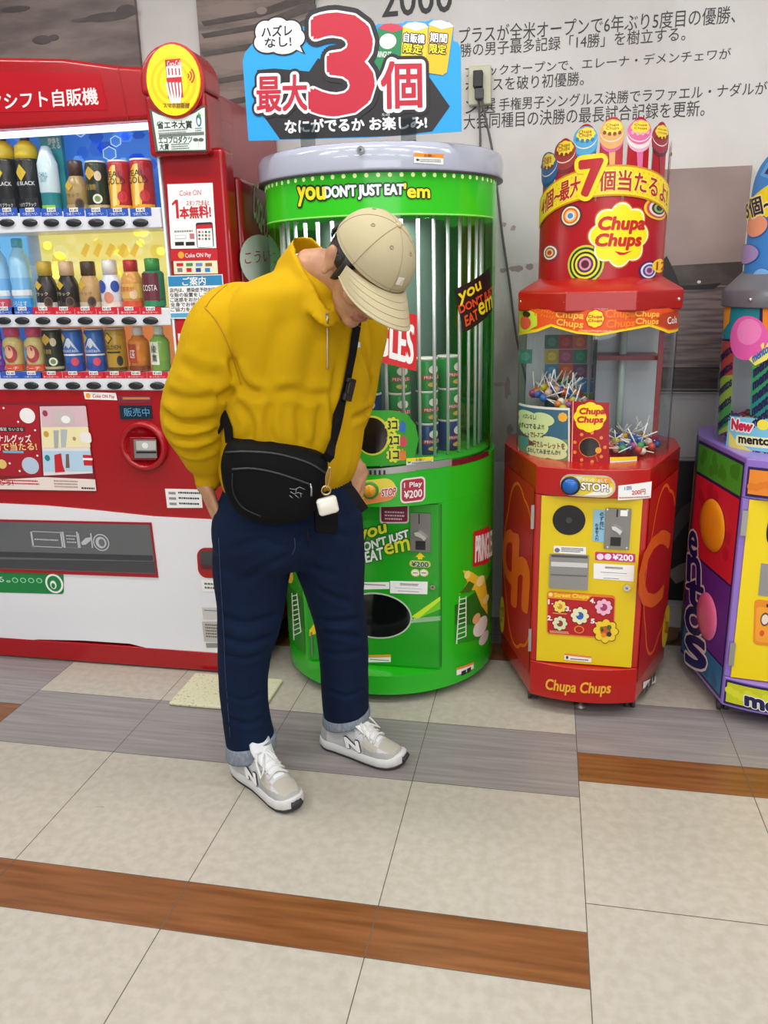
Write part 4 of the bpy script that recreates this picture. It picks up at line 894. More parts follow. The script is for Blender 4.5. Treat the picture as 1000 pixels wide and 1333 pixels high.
d = D(SK); d.quad([(539, 199), (577, 201), (577, 214.5), (539, 212)], PAPER, 1); d.quad([(539, 199), (577, 201), (577, 206), (539, 204)], ink('#ee8c28'), 2); d.txt('お願い', [(552, 200.5), (566, 201.3), (566, 205), (552, 204.5)], BLK, 3); d.lines((547, 206.5, 574, 212), ink('#8a8a8a'), 2, 3); d.poly([(541, 208), (544, 206), (544, 207.3), (546, 207.3), (546, 209), (544, 209), (544, 210.4)], BLK, 3); d.build('cap_sticker', gm)
# inside: floor plate, drum, rods
mb = MB(); mb.lathe([(.01, .828), (.37, .828), (.37, .84), (.01, .84)], mat('deck_green', '#2aa02a', .3), c=(*PC, 0), n=48, caps=False); mb.build('deck', gm)
MB().lathe([(.21, .84), (.21, 1.575)], mat('drum', '#6a8478', .35), c=(*PC, 0), n=40, caps=False).build('drum', gm)
ROD = mat('rod_steel', '#e0e2e0', .3, metal=.55)
for i in range(-9, 12):
    a = math.radians(i*9.0+3); x, y = PC[0]+.335*math.sin(a), PC[1]-.335*math.cos(a)
    MB().lathe([(.0055, .842), (.0055, 1.575)], ROD, c=(x, y, 0), n=10).build('rod', gm)
area('tube_lamp', (PC[0], PC[1]-.27, 1.565), (0, 0, 0), .42, .12, 2.2, (.96, 1, .94))
# signs and stickers on the clear tube
d = D(SG)
P = [(592, 377), (637, 348), (640, 404), (603, 434)]
d.poly(P, ink('#191416'), 1)
for st, q_, c_ in (('you', [(596, 383), (624, 366), (627, 380), (598, 398)], '#e8d020'), ("DON'T JUST", [(596, 398), (640, 372), (641, 384), (599, 411)], '#d84a1c'), ('EAT', [(604, 412), (620, 402), (622, 414), (606, 425)], '#d84a1c'), ('em', [(621, 396), (639, 384), (640, 400), (624, 411)], '#e8d020')):
    d.txt(st, q_, ink('#191416'), 2, off=.1); d.txt(st, q_, ink(c_), 3.4, off=.04)
d.build('tube_sticker', gm, label='tilted black sticker with yellow and orange lettering')
d = D(SG); d.poly([(440, 390), (543, 410), (542, 483), (440, 455)], ink('#d01a20'), 1); d.txt('PRINGLES', [(444, 406), (539, 424), (537, 474), (444, 446)], PAPER, 2, off=.03); d.build('tube_banner', gm, label='red banner with white lettering')
d = D(SG); G5 = ink('#2f9a1e'); d.poly([(446, 566), (448, 548), (458, 538), (478, 534), (510, 534), (530, 539), (541, 553), (545, 572), (541, 590), (534, 603), (446, 607)], G5, 1)
d.ell(485, 567, 23, 26, ink('#c8c82a'), 2); d.ell(484, 567, 20.5, 23.5, mat('roulette_dark', '#1e1712', .15, coat=.5), 3)
for u, v, st in ((511, 553, '3コ'), (513, 573, '2コ'), (513, 592, '1コ')):
    d.ell(u, v, 9.5, 9.5, ink('#d8d83a'), 3, petals=9, amp=.25); d.txt(st, (u-6, v-5, u+6, v+5), ink('#1c1c10'), 4, off=.04)
for u, v, c_ in ((524, 555, '#2a6ab8'), (525, 574, '#d0405a'), (524, 592, '#e07a2a')):
    d.rr((u-4.5, v-1, u+4.5, v+7), ink(c_), 3, .4)
    for k in (-3, 0, 3): d.rr((u+k-1.3, v-8+abs(k), u+k+1.3, v+2), ink(c_), 3.3, .5)
d.build('roulette_panel', gm, label='green roulette panel with yellow bursts')
d = D(SG); d.quad([(529, 596.5), (564, 594), (564, 605.5), (529, 607.5)], PAPER, 1); d.quad([(529, 596.5), (564, 594), (564, 598.5), (529, 601)], ink('#f0d820'), 2); d.txt('お願い', [(541, 597), (553, 596), (553, 599.5), (541, 600.5)], BLK, 3); d.lines((536, 601, 562, 605), ink('#8a8a8a'), 2, 3); d.build('care_sticker', gm)
# casters
def caster(parent, x, y, col='#b9b9bb', r=.017):
    mb = MB(); mb.lathe([(.014, r*1.4), (.014, .04)], STEEL, c=(x, y, 0), n=12); o = mb.build('caster', parent)
    wm = mat('caster_wheel_'+col.lstrip('#'), col, .5)
    for s_ in (-1, 1): MB().lathe([(r*.5, -.006), (r, -.005), (r, .005), (r*.5, .006)], wm, n=16, xf=lambda X, Y, Z, s_=s_: (x+s_*.011+Z, y+X, r+Y)).build('wheel', o)
for a in (-.66, .95, 2.4, -2.4): caster(gm, PC[0]+.32*math.sin(a), PC[1]-.34*math.cos(a))
# the little cans inside, each its own thing
def snack_can(loc, body, label, group, lidc='#d9d6cc', band_='#c8202a', R=.036, H=.098):
    t = thing('snack_can', label, 'can', loc, group); d = D(Cy(loc[0], loc[1], R)); z0 = loc[2]
    d.mb.lathe([(R*.97, 0), (R, .004), (R, H-.006), (R*.97, H-.002)], ink(body, .3), c=loc, n=20)
    d.put([(-R*1.0, z0+H*.36), (R*1.0, z0+H*.36), (R*.9, z0+H*.5), (-R*.9, z0+H*.5)], [(0, 1, 2, 3)], ink(band_), 1); word(d, 'PRINGLES', R, z0, H*.38, H*.48, PAPER, -.8, .8, 2, .03)
    blob(d, R, .0, z0+H*.2, .5, H*.08, ink('#d8b04a'), 1); blob(d, R, .1, z0+H*.68, .5, H*.14, ink('#e8e4da'), 1); d.build('body', t)
    MB().lathe([(R*.96, -.003), (R*1.02, -.001), (R*1.02, .004), (R*.9, .005), (.001, .005)], ink(lidc), c=(loc[0], loc[1], z0+H), n=20, caps=False).build('lid', t)
    return t
protos = {}
cz = [.842, .946, 1.05]
for ci, adeg in enumerate((-40, -20, 0, 20, 40, 60)):
    a = math.radians(adeg+1); x, y = PC[0]+.272*math.sin(a), PC[1]-.272*math.cos(a)
    for k in range(3):
        blue = (k == 0 and adeg >= 20) or (k == 1 and adeg <= 0)
        col = 'blue' if blue else 'green'; where = 'bottom of the stack' if k == 0 else 'middle of the stack' if k == 1 else 'top of the stack'
        lab = '%s snack can at the %s behind the steel rods' % (col, where)
        gname = '%s snack cans, %s' % (col, where)
        if col not in protos: protos[col] = snack_can((x, y, cz[k]), '#1f3f78' if blue else '#2a8a3c', lab, gname)
        else:
            o = dup(protos[col], (x, y, cz[k]), lab, gname); o.rotation_euler[2] = a
# ================================================================== SIGN ON TOP OF IT
SY = 2.50
SGN = Pl((0, SY, 0), (1, 0, 0))
Z5 = lambda pts: [(300+x/2.632, y/2.632) for x, y in pts]
sg = thing('shop_sign', 'blue and black die-cut sign with a big red 3 on top of the green machine', 'sign', tuple(SGN.map(SGN.p(460, 178)[0], 1.772)))
d = D(SGN)
BLU = ink('#1b9be0'); SBK = ink('#1f1c20')
out = Z5([(62, 482), (42, 210), (50, 180), (75, 150), (95, 100), (120, 70), (150, 62), (185, 64), (215, 80), (250, 90), (272, 100), (285, 75), (320, 50), (375, 42), (430, 48), (470, 75), (485, 95), (505, 82), (590, 80), (600, 72), (670, 74), (690, 66), (745, 72), (765, 90), (764, 140), (780, 145), (790, 165), (793, 450), (470, 472)])
d.slab(out, BLU, -.006, 0, ink('#d8dde2'))
d.poly(Z5([(80, 330), (92, 240), (150, 235), (270, 245), (300, 200), (470, 250), (520, 195), (660, 195), (672, 250), (752, 365), (692, 450), (560, 466), (170, 477), (110, 392)]), SBK, 0)
for x, y, r, ry in ((120, 110, 34, 38), (160, 95, 40, 34), (205, 105, 38, 34), (225, 130, 30, 30), (130, 145, 48, 36), (185, 150, 52, 36)): d.ell(300+x/2.632, y/2.632, (r+6)/2.632, (ry+6)/2.632, SBK, 1+.01*x/50)
d.poly(Z5([(205, 165), (258, 186), (240, 150)]), SBK, 1.2)
for x, y, r, ry in ((120, 110, 34, 38), (160, 95, 40, 34), (205, 105, 38, 34), (225, 130, 30, 30), (130, 145, 48, 36), (185, 150, 52, 36)): d.ell(300+x/2.632, y/2.632, r/2.632, ry/2.632, ink('#eef2f4'), 2+.01*x/50)
d.poly(Z5([(205, 160), (248, 180), (234, 148)]), ink('#eef2f4'), 2.3)
d.txt('ハズレ', Z5([(108, 92), (212, 84), (212, 122), (108, 128)]), SBK, 3, off=.03); d.txt('なし!', Z5([(118, 132), (208, 124), (210, 158), (120, 164)]), SBK, 3, off=.03)
# three cans
def sign_can(pts, top, m, l):
    d.poly(Z5(pts), m, l); (x0, y0), (x1, y1) = Z5([top[0], top[1]]); d.poly([(x0, y0), (x0+(x1-x0)*.2, y0-5), (x0+(x1-x0)*.5, y0-6.5+(y1-y0)*.3), (x0+(x1-x0)*.85, y1-5), (x1, y1), ((x0+x1)/2+1, (y0+y1)/2+5)], ink('#d8d4e4') if l > 1.05 else ink('#c83a4e'), l+.5)
sign_can([(508, 92), (594, 104), (590, 240), (500, 252), (492, 232)], [(507, 96), (596, 100)], ink('#1f7f4c'), 1); d.ell(300+540/2.632, 142/2.632, 11, 10, ink('#e4ebe2'), 1.4); d.txt('PRINGLES', Z5([(500, 176), (552, 178), (548, 198), (498, 196)]), ink('#d8e0d8'), 1.4, off=.03)
sign_can([(592, 90), (678, 92), (672, 215), (584, 215)], [(590, 92), (680, 94)], ink('#e8c82a'), 1.6)
sign_can([(682, 84), (764, 90), (742, 248), (728, 258), (676, 250), (672, 215)], [(678, 84), (766, 92)], ink('#f0b81c'), 2.2)
for st, q_, c_ in (('自販機', [(596, 112), (668, 120), (665, 150), (594, 144)], '#eef0f0'), ('限定', [(596, 148), (660, 154), (656, 186), (592, 180)], '#f4e21c'), ('期間', [(686, 112), (744, 118), (742, 148), (684, 144)], '#eef0f0'), ('限定', [(684, 150), (740, 155), (738, 186), (682, 182)], '#f4e21c')):
    d.txt(st, Z5(q_), SBK, 3, off=.12); d.txt(st, Z5(q_), ink(c_), 4, off=.03)
PINK = ink('#bb1a34')
for st, q_ in (('3', [(282, 62), (480, 60), (482, 382), (282, 384)]), ('最大', [(92, 262), (262, 258), (264, 378), (94, 384)]), ('個', [(518, 214), (654, 212), (656, 368), (520, 372)])):
    q_ = Z5(q_)
    k = .07 if st == '3' else .10
    d.txt(st, q_, SBK, 3.2, off=k*1.7); d.txt(st, q_, ink('#f4f2f2'), 5, off=k); d.txt(st, q_, PINK, 6.4, off=.05 if st == '3' else .028)
d.txt('なにがでるか お楽しみ!', Z5([(188, 412), (672, 398), (674, 440), (190, 458)]), ink('#f2f2f2'), 5, off=.035)
d.txt('たの', Z5([(520, 389), (546, 388), (546, 398), (520, 399)]), ink('#f2f2f2'), 5)
d.build('board', sg)
TAB = clear('tab_clear', '#d9dee0', .08)
for x in (268, 612):
    u = 300+x/2.632; X = SGN.p(u, 178)[0]; MB().box(X-.022, X+.022, SY-.010, SY-.0075, 1.772, 1.835, TAB).box(X-.022, X+.022, SY-.010, SY+.03, 1.7722, 1.7755, TAB).build('clip', sg)
# ================================================================== TWO CANDY MACHINES ON WHEELS
class Frame:
    def __init__(s, c, rot): s.c = c; s.k = math.cos(rot); s.s = math.sin(rot)
    def pt(s, x, y, z=0.0): return Vector((s.c[0]+x*s.k-y*s.s, s.c[1]+x*s.s+y*s.k, z))
    def plane(s, x0, y0, x1, y1):
        a, b = s.pt(x0, y0), s.pt(x1, y1); return Pl(a, b-a)
HWF, YF, BUL = .168, -.315, .032
def plan(bulge=True, inset=0.0):
    k = 1-inset; P = []
    if bulge:
        R = (HWF**2+BUL**2)/(2*BUL)
        for i in range(13):
            x = -HWF+2*HWF*i/12; P.append((x, YF-(math.sqrt(R*R-x*x)-(R-BUL))))
    else: P = [(-HWF, YF), (HWF, YF)]
    P += [(.292, .03), (.292, .18), (.17, .32), (-.17, .32), (-.292, .18), (-.292, .03)]
    return [(x*k, y*k) for x, y in P]
LIPR = (HWF**2+BUL**2)/(2*BUL)
def lip(fr):
    c = fr.pt(0, YF-BUL+LIPR); return Cy(c.x, c.y, LIPR)
def candy_base(fr, t, m, ztop, zd0, zd1, door_m):
    fn = lambda a, b, w_: tuple(fr.pt(a, b, w_))
    mb = MB(); mb.prism(plan(), fn, .055, zd0, m); mb.prism(plan(False), fn, zd0, zd1, m); mb.prism(plan(), fn, zd1, ztop, m)
    mb.build('cabinet', t, bevel=.004)
    A, B = fr.pt(-.152, YF-.001), fr.pt(.152, YF-.001)
    dp = Pl(fr.pt(0, YF-.006), B-A)
    mb = MB(); mb.prism([(-.150, zd0+.003), (.150, zd0+.003), (.150, zd1-.003), (-.150, zd1-.003)], dp.map, -.005, 0, door_m); mb.build('door', t, bevel=.0015)
    for x, y in ((-.16, -.24), (.16, -.24), (.2, .2), (-.2, .2)):
        q = fr.pt(x, y); caster(t, q.x, q.y, '#3a3a3c', .019)
    mb = MB(); q = fr.pt(0, -.27); mb.lathe([(.022, 0), (.022, .006), (.008, .01), (.008, .055)], STEEL, c=(q.x, q.y, 0), n=16); mb.build('foot', t)
    return dp
# ------------------------------------------------------------------ red lollipop machine
CRED = mat('lolly_red', '#b3110c', 0.25, coat=0.2); CRED2 = mat('lolly_red_header', '#aa0d1b', .3); CYEL = mat('lolly_yellow', '#e2c40c', .3)
ORG = ink('#f07a1a'); DRED = ink('#b31218')
fr = Frame((.155, 2.79), math.radians(-1.5))
lm = thing('candy_vending_machine', 'red lollipop dispenser on wheels with a yellow front door', 'vending machine', (.155, 2.79, 0))
dp = candy_base(fr, lm, CRED, .835, .178, .745, CYEL)
d = D(dp)
d.ell(740.8, 677, 21.5, 19.5, mat('speaker_black', '#151516', .5), 1, 32); d.ell(740.8, 677, 14, 12.5, ink('#0d0d0e'), 2); d.ell(740.8, 677, 4, 4, ink('#3a3a3c'), 3); d.build('speaker', lm)
d = D(dp); d.rslab((789, 661, 819, 715), mat('coin_plate', '#8d8a86', .38, metal=.75), 0, .006)
e = D(Pl(fr.pt(0, YF-.012), dp.e), d.mb); e.quad((795, 699, 808, 711), BLK, 0); e.quad((803, 663, 804.5, 673), BLK, 0); e.quad((808, 664, 817, 672), PAPER, 0); e.slab([(796, 684), (801, 684), (810, 690), (807, 695), (803, 691), (797, 688)], CHROME, 0, .012)
for u, v in ((791, 663), (817, 664), (791, 712), (816, 713)): e.ell(u, v, 1.4, 1.4, CHROME, 1, 8)
d.build('coin_slot', lm)
d = D(dp)
d.quad([(773, 663), (788, 664), (787, 706), (771, 704)], ink('#8fbfd8'), 1)
for i, ch in enumerate('必ず台に'): d.txt(ch, (781, 666+i*6, 786, 671.5+i*6), BLK, 2, off=.02)
for i, ch in enumerate('お金を入れ'): d.txt(ch, (775, 681+i*4.6, 779.5, 685.2+i*4.6), BLK, 2, off=.02)
d.build('coin_sticker', lm); d = D(dp)
d.quad([(721, 710), (763, 712), (763, 722), (721, 719.5)], PAPER, 1); d.ell(725.5, 716, 3.4, 3, ink('#7a6a80'), 2); d.lines((731, 712, 760, 719.5), BLK, 3, 2)
d.build('info_sticker', lm); d = D(dp)
d.rr([(775, 718), (827.5, 721), (827, 732), (775, 729)], ink('#c8287a'), 1, .12)
for u in (781.5, 791.5): d.ell(u, 724.5, 4.6, 4, ink('#f0dce8'), 2)
d.txt('¥200', [(798, 721), (824, 722), (824, 730.5), (798, 728)], ink('#f6ecf2'), 2, off=.05)
d.build('price_sticker', lm); d = D(dp)
d.quad([(773, 733), (826, 736), (825, 757), (772.5, 753)], PAPER, 1); d.lines((788, 737, 811, 741), BLK, 2, 2, .6); d.lines((782, 744, 817, 747), BLK, 1, 2); d.lines((787, 748, 818, 750), ink('#7a7a7a'), 1, 2); d.lines((786, 751.5, 806, 754), BLK, 1, 2)
d.build('info_sticker', lm); d = D(dp)
d.quad([(735, 850), (770, 854), (770, 862), (734.5, 858.5)], PAPER, 1); d.quad([(735, 850), (770, 854), (770, 856.5), (735, 852.5)], ink('#e88a2a'), 2); d.ell(738.5, 855.5, 1.6, 2, BLK, 3); d.lines((743, 856, 767, 860.5), BLK, 1, 2)
d.build('care_sticker', lm)
d = D(dp); d.rslab([(716, 720.5), (767, 722.5), (765, 767), (715, 764)], mat('tray_steel', '#9b9a98', .35, metal=.7), 0, .007); e = D(Pl(fr.pt(0, YF-.013), dp.e), d.mb)
e.quad([(718, 722), (765, 724), (765, 727), (718, 725)], ink('#4a4a4a'), 0); e.quad([(717.5, 731), (765, 733), (765, 739), (717.5, 737)], ink('#d0cfcc'), 0); e.quad([(717, 747), (764, 749), (764, 751), (717, 749)], ink('#6a6a6a'), 0); d.build('tray_flap', lm)
d = D(dp); d.disc(816, 764, 4.6, CHROME, 0, .01, 16); d.disc(816, 764, 2.2, STEEL, .01, .014, 12); d.disc(816, 764, .8, BLK, .014, .0145, 6); d.build('door_lock', lm)
for q_ in ((692, 657, 695, 688), (688.5, 818, 691.5, 847)):
    d = D(dp); d.rslab(q_, STEEL, 0, .006); d.build('hinge', lm)
d = D(dp); d.rr([(713, 769), (801, 775), (800, 832), (711, 825)], ink('#e8782a'), 1, .08); d.rr([(714.5, 773), (799.5, 778), (798.5, 830), (712.5, 823.5)], ink('#b5151c'), 2, .06)
d.poly([(713.5, 770.5), (772, 774), (764, 782), (713, 778)], ink('#ee8a2a'), 3); d.txt('Street Chups', [(722, 771.5), (767, 774), (766, 780), (722, 778)], ink('#f6d82a'), 4, off=.05); d.ell(717, 773.5, 2.6, 2.6, ink('#f6e08a'), 4)
FL = lambda u, v, r, c_, l=4: d.ell(u, v, r, r*.95, ink(c_), l, petals=8, amp=.22)
for u, v, r, c_, c2, n_ in ((729, 789, 8, '#f0d860', '#d89030', '1.'), (729, 811, 9, '#d8e2b0', '#8a3a3a', '2.'), (755, 801, 11, '#e8e6b8', '#2a62b8', '3.'), (786, 790, 10.5, '#f2b8d0', '#a83a6a', '4.'), (788.5, 821, 15, '#f2cc2a', '#c85a1a', '5.')):
    FL(u, v, r+1, '#7a1018'); FL(u, v, r, c_, 5); d.ell(u, v, r*.45, r*.45, ink(c2), 6); d.ell(u-r*.3, v-r*.2, r*.2, r*.2, ink(c_), 7)
    d.txt(n_, (u-r-7 if n_ != '5.' else u-19, v-r-1, u-r-1 if n_ != '5.' else u-12, v-r+5), PAPER, 5, off=.06)
for u, v in ((784, 818), (793, 825), (793, 816), (786, 826)): d.ell(u, v, 3.2, 3.2, ink(['#e88a1a', '#3a6a2a', '#2a2a3a', '#d8502a'][int(u+v) % 4]), 7)
d.ell(754, 819, 6.5, 5, ink('#e8902a'), 4); d.ell(754, 819, 5, 3.8, ink('#b5151c'), 5); d.quad((720, 797, 738, 799.5), ink('#d8a050'), 4); d.lines((716, 820, 741, 825), ink('#f0d0a0'), 2, 4)
d.build('character_plate', lm)
# curved lips above and below the door
LS = lip(fr); d = D(LS)
d.txt('Chupa Chups', [(711, 883), (795, 888), (795, 906), (711, 901)], ink('#f0b030'), 2, off=.025, shear=.18)
d.build('logo', lm); d = D(LS)
d.rr([(729, 616), (801.5, 619), (801.5, 648), (730, 644)], mat('pill_chrome', '#c8c4b8', .3, metal=.5), 1, .5); d.rr([(731, 618), (799.5, 621), (799.5, 646), (732, 642)], ink('#e6cc2a'), 2, .5)
d.poly([(733, 622), (760, 619.5), (742, 642), (734, 638)], ink('#d8d8c0'), 3); d.poly([(760, 645), (780, 637), (797, 634), (797, 640), (790, 644)], ink('#f0ece0'), 3); d.poly([(776, 621), (794, 622), (797, 629), (778, 628)], ink('#ee9a2a'), 3)
d.txt('STOP!', [(757, 628), (792, 630), (792, 639.5), (757, 637)], ink('#6a2a14'), 4, off=.13); d.txt('STOP!', [(757, 628), (792, 630), (792, 639.5), (757, 637)], PAPER, 5.5, off=.05)
d.txt('ボタンを', [(758, 622), (774, 622.5), (774, 627), (758, 626)], PAPER, 4, off=.03); d.txt('おして', [(778, 623), (790, 623.5), (790, 628), (778, 627.5)], PAPER, 4, off=.03)
d.build('stop_plate', lm); d = D(LS)
d.quad([(805, 632), (848.5, 626.5), (847, 648), (804.5, 651)], PAPER, 1); d.txt('1回', [(813, 633.5), (822, 632.5), (822, 637), (813, 638)], ink('#3a5aa8'), 2, off=.02); d.txt('200円', [(822.5, 638), (840, 636), (840, 643), (822.5, 644.5)], ink('#d0303a'), 2, off=.02); d.lines([(806, 646), (846, 643), (846, 648), (806, 650)], ink('#c86a6a'), 1, 2)
d.build('price_tag', lm)
c = LS.p(743, 632); q = LS.map(*c); n_ = (q-Vector((LS.c[0], LS.c[1], q.z))).normalized(); e_ = Vector((-n_.y, n_.x, 0))
mb = MB(); g = lambda x, y, z: q+e_*x+Vector((0, 0, y))+n_*z
mb.lathe([(.029, .001), (.029, .005), (.024, .007)], ink('#1c1c20'), n=24, xf=g); mb.lathe([(.024, .006), (.022, .016), (.001, .017)], mat('button_blue', '#1f62b8', .25), n=24, xf=g); mb.build('stop_button', lm)
# side panels with script lettering
for side in (-1, 1):
    S = fr.plane(-.292, .03, -HWF, YF) if side < 0 else fr.plane(HWF, YF, .292, .03)
    d = D(S)
    L = (Vector((.292-HWF, .03-YF))).length; d.put([(.012, .12), (L-.012, .12), (L-.012, .76), (.012, .76)], [(0, 1, 2, 3)], DRED, 1)
    O2 = ink('#e8641c'); RO = ink('#d01a14')
    def petal_line(cx, cz, R, m, l, wd=.011):
        P = []
        for i in range(64):
            g = 2*PI*i/64; r = R*(1+.1*abs(math.sin(g*2.5))); P.append((cx+r*.62*math.cos(g), cz+r*math.sin(g)))
        vs = []; n = len(P)
        for i in range(n):
            (x0, y0), (x1, y1) = P[i-1], P[(i+1) % n]; tx, ty = x1-x0, y1-y0; h = math.hypot(tx, ty); vs += [(P[i][0]-ty/h*wd/2, P[i][1]+tx/h*wd/2), (P[i][0]+ty/h*wd/2, P[i][1]-tx/h*wd/2)]
        ok = lambda k: all(.013 < v[0] < L-.013 for v in (vs[2*k], vs[2*k+1], vs[(2*k+2) % (2*n)], vs[(2*k+3) % (2*n)]))
        d.put(vs, [(2*i, 2*i+1, (2*i+3) % (2*n), (2*i+2) % (2*n)) for i in range(n) if ok(i)], m, l)
    mid = L/2
    if side < 0:
        petal_line(mid+.02, .44, .27, O2, 2); d.txt('C', [(656, 690), (671, 695), (671, 760), (656, 750)], O2, 3, off=.06); d.txt('h', [(667, 700), (690, 706), (688, 792), (668, 782)], O2, 3.6, off=.08, shear=.1)
        d.ell(654.5, 800, 3, 24, ink('#e2c42a'), 3); d.txt('Cola', [(653, 810), (657, 810), (657, 790), (653, 790)], DRED, 4)
    else:
        petal_line(mid+.02, .45, .27, O2, 2); d.txt('C', [(832, 700), (872, 690), (868, 782), (831, 793)], O2, 3, off=.03, shear=.25)
        d.ell(866, 815, 4, 24, ink('#e2c42a'), 4); d.txt('Chups', [(864, 800), (869, 800), (869, 832), (864, 832)], DRED, 5)
        d.quad([(837, 888), (853.5, 880), (853, 888), (836.5, 896.5)], PAPER, 2); d.lines([(840, 889), (852, 883), (852, 888), (840, 893)], BLK, 1, 3)
    d.build('side_print', lm)
# clear drum
CC = (.155, 2.79); CR = .25; ZB, ZT = .836, 1.30
MB().lathe([(CR, ZB), (CR, ZT)], clear('candy_tube', '#f4f8f8', .02), c=(*CC, 0), n=56, caps=False).build('clear_tube', lm)
SCC = Cy(CC[0], CC[1], CR); d = D(SCC)
VAL = ink('#e2541c'); EDG = ink('#f2d01c')
d.poly([(675, 400), (882, 401), (884, 430), (870, 434), (845, 425), (812, 431), (780, 437), (750, 434), (718, 425), (700, 432), (676, 437)], EDG, 1)
d.poly([(675, 400), (883, 400), (884, 427), (870, 430), (845, 421.5), (812, 428), (780, 433.5), (750, 431), (718, 421.5), (700, 428), (676, 433)], VAL, 2)
for q_, m_ in (([(697, 402), (735, 404), (732, 416), (696, 412)], ORG), ([(724, 405), (760, 406), (759, 430), (726, 425)], ink('#f6b84a')), ([(788, 403), (826, 404), (826, 427), (790, 430)], ORG), ([(826, 404), (858, 405), (856, 424), (828, 424)], ink('#f6b84a'))):
    mid = [((a_[0]+b_[0])/2, (a_[1]+b_[1])/2) for a_, b_ in ((q_[0], q_[3]), (q_[1], q_[2]))]
    d.txt('Chupa', [q_[0], q_[1], mid[1], mid[0]], m_, 3, off=.04, shear=.15); d.txt('Chups', [mid[0], mid[1], q_[2], q_[3]], m_, 3, off=.04, shear=.15)
d.ell(775, 415, 12.5, 12.5, ink('#d81a1c'), 3.6, petals=8); d.ell(775, 415, 11, 11, YEL, 4, petals=8); d.txt('Chupa', [(766, 410), (784, 410), (784, 415), (766, 415)], REDI, 5, off=.03); d.txt('Chups', [(766, 415.5), (784, 415.5), (784, 420), (766, 420)], REDI, 5, off=.03)
d.txt('chupachups.co.jp', [(754, 428.5), (797, 429), (797, 433), (754, 432)], ink('#f6d8b0'), 4)
d.poly([(677, 404), (690, 403), (700, 409), (700, 424), (688, 431), (677, 433)], ink('#c8e03a'), 3); d.ell(684, 420, 7, 9, ink('#e05a3a'), 4); d.ell(686, 409, 5, 4, ink('#3a2a14'), 4)
d.poly([(850, 420), (862, 408), (882, 403), (883, 425), (870, 428)], ink('#b8421c'), 3); d.txt('Cola', [(868, 413), (880, 411), (880, 420), (868, 422)], PAPER, 4, off=.02)
d.build('valance', lm, label='orange scalloped valance with yellow edge')
d = D(SCC)
d.poly([(676, 524), (742, 531), (742, 606), (700, 601), (680, 592), (675, 584)], ink('#e8e4d8'), 1); d.poly([(676, 527), (740, 534), (740, 604), (700, 599), (680, 590), (675, 582)], ink('#3f6a80'), 2); d.poly([(676, 566), (740, 572), (740, 604), (700, 599), (675, 582)], ink('#6a8a6a'), 2.5)
for u, v, r, ry in ((690, 553, 20, 15), (706, 546, 15, 9), (686, 542, 14, 8), (716, 580, 22, 12), (700, 588, 16, 8), (722, 590, 16, 8), (700, 572, 12, 6)): d.ell(u, v, r, ry, ink('#cfe0a0'), 3+.02*(u % 7))
for st, q_, c_ in (('ハズレなし!', [(682, 538), (699, 540), (699, 546), (682, 544)], '#4a6a5a'), ('必ず4コでるよ!!', [(677, 549), (709, 552), (709, 559), (677, 556)], '#5a4a3a'), ('ルーレットで5~7コ', [(676, 560), (708, 563), (708, 570), (676, 567)], '#8a3a2a'), ('200円でルーレットを', [(689, 572), (736, 577), (736, 585), (689, 580)], '#8a3a2a'), ('まわしてみませんか?', [(688, 582), (730, 586), (730, 592), (688, 588)], '#4a4a5a')): d.txt(st, q_, ink(c_), 4, off=.02)
d.ell(733, 543, 6, 6, ink('#f0b040'), 3, petals=8); d.ell(683, 575, 4, 6, ink('#4a8a8a'), 3.2)
d.build('print_panel', lm, label='blue print with pale green speech clouds')
mb = MB(); mb.lathe([(CR-.006, ZB+.001), (CR-.006, .955)], ink('#a9b4a8'), c=(*CC, 0), n=24, a0=-2.6, a1=-.2, caps=False); mb.build('bucket_wall', lm)
d = D(SCC); d.poly([(744, 522), (793, 524), (793, 609), (742, 606)], ink('#a5141e'), 1); d.poly([(744, 606), (746, 522), (747, 522), (745, 606)], ink('#f0b8a0'), 2)
d.ell(768, 543, 24, 22, ink('#a5141e'), 2, petals=8); d.ell(768, 543, 20.5, 19, ink('#f2dc1a'), 3, petals=8); d.txt('Chupa', [(755, 531), (787, 531), (787, 541), (755, 541)], REDI, 4, off=.05, shear=.15); d.txt('Chups', [(752, 542), (785, 542), (785, 552), (752, 552)], REDI, 4, off=.05, shear=.15)
d.ell(767.5, 582, 14, 13, ink('#e0782a'), 2.5); d.ell(767.5, 582, 13, 12, mat('roulette_dark', '#1e1712', .15), 3)
for k in range(9):
    g = 2*PI*k/9; d.ell(767.5+20*math.cos(g), 582+19*math.sin(g), 2.3, 2.3, ink('#e08a3a'), 3, 10)
d.ell(779, 586, 4, 4, ink('#e8a02a'), 4); d.slab([(774, 592), (776, 591), (779, 601), (777.5, 601)], ink('#c8501a'), 0, .003); d.build('roulette_panel', lm, label='red roulette panel with flower logo')
d = D(SCC); d.quad([(794, 595), (829, 594), (829, 605), (794, 608)], PAPER, 1); d.quad([(794, 595), (829, 594), (829, 598), (794, 600)], ink('#f0d820'), 2); d.lines([(800, 601), (827, 599.5), (827, 604), (800, 605.5)], ink('#8a8a8a'), 2, 3); d.build('care_sticker', lm)
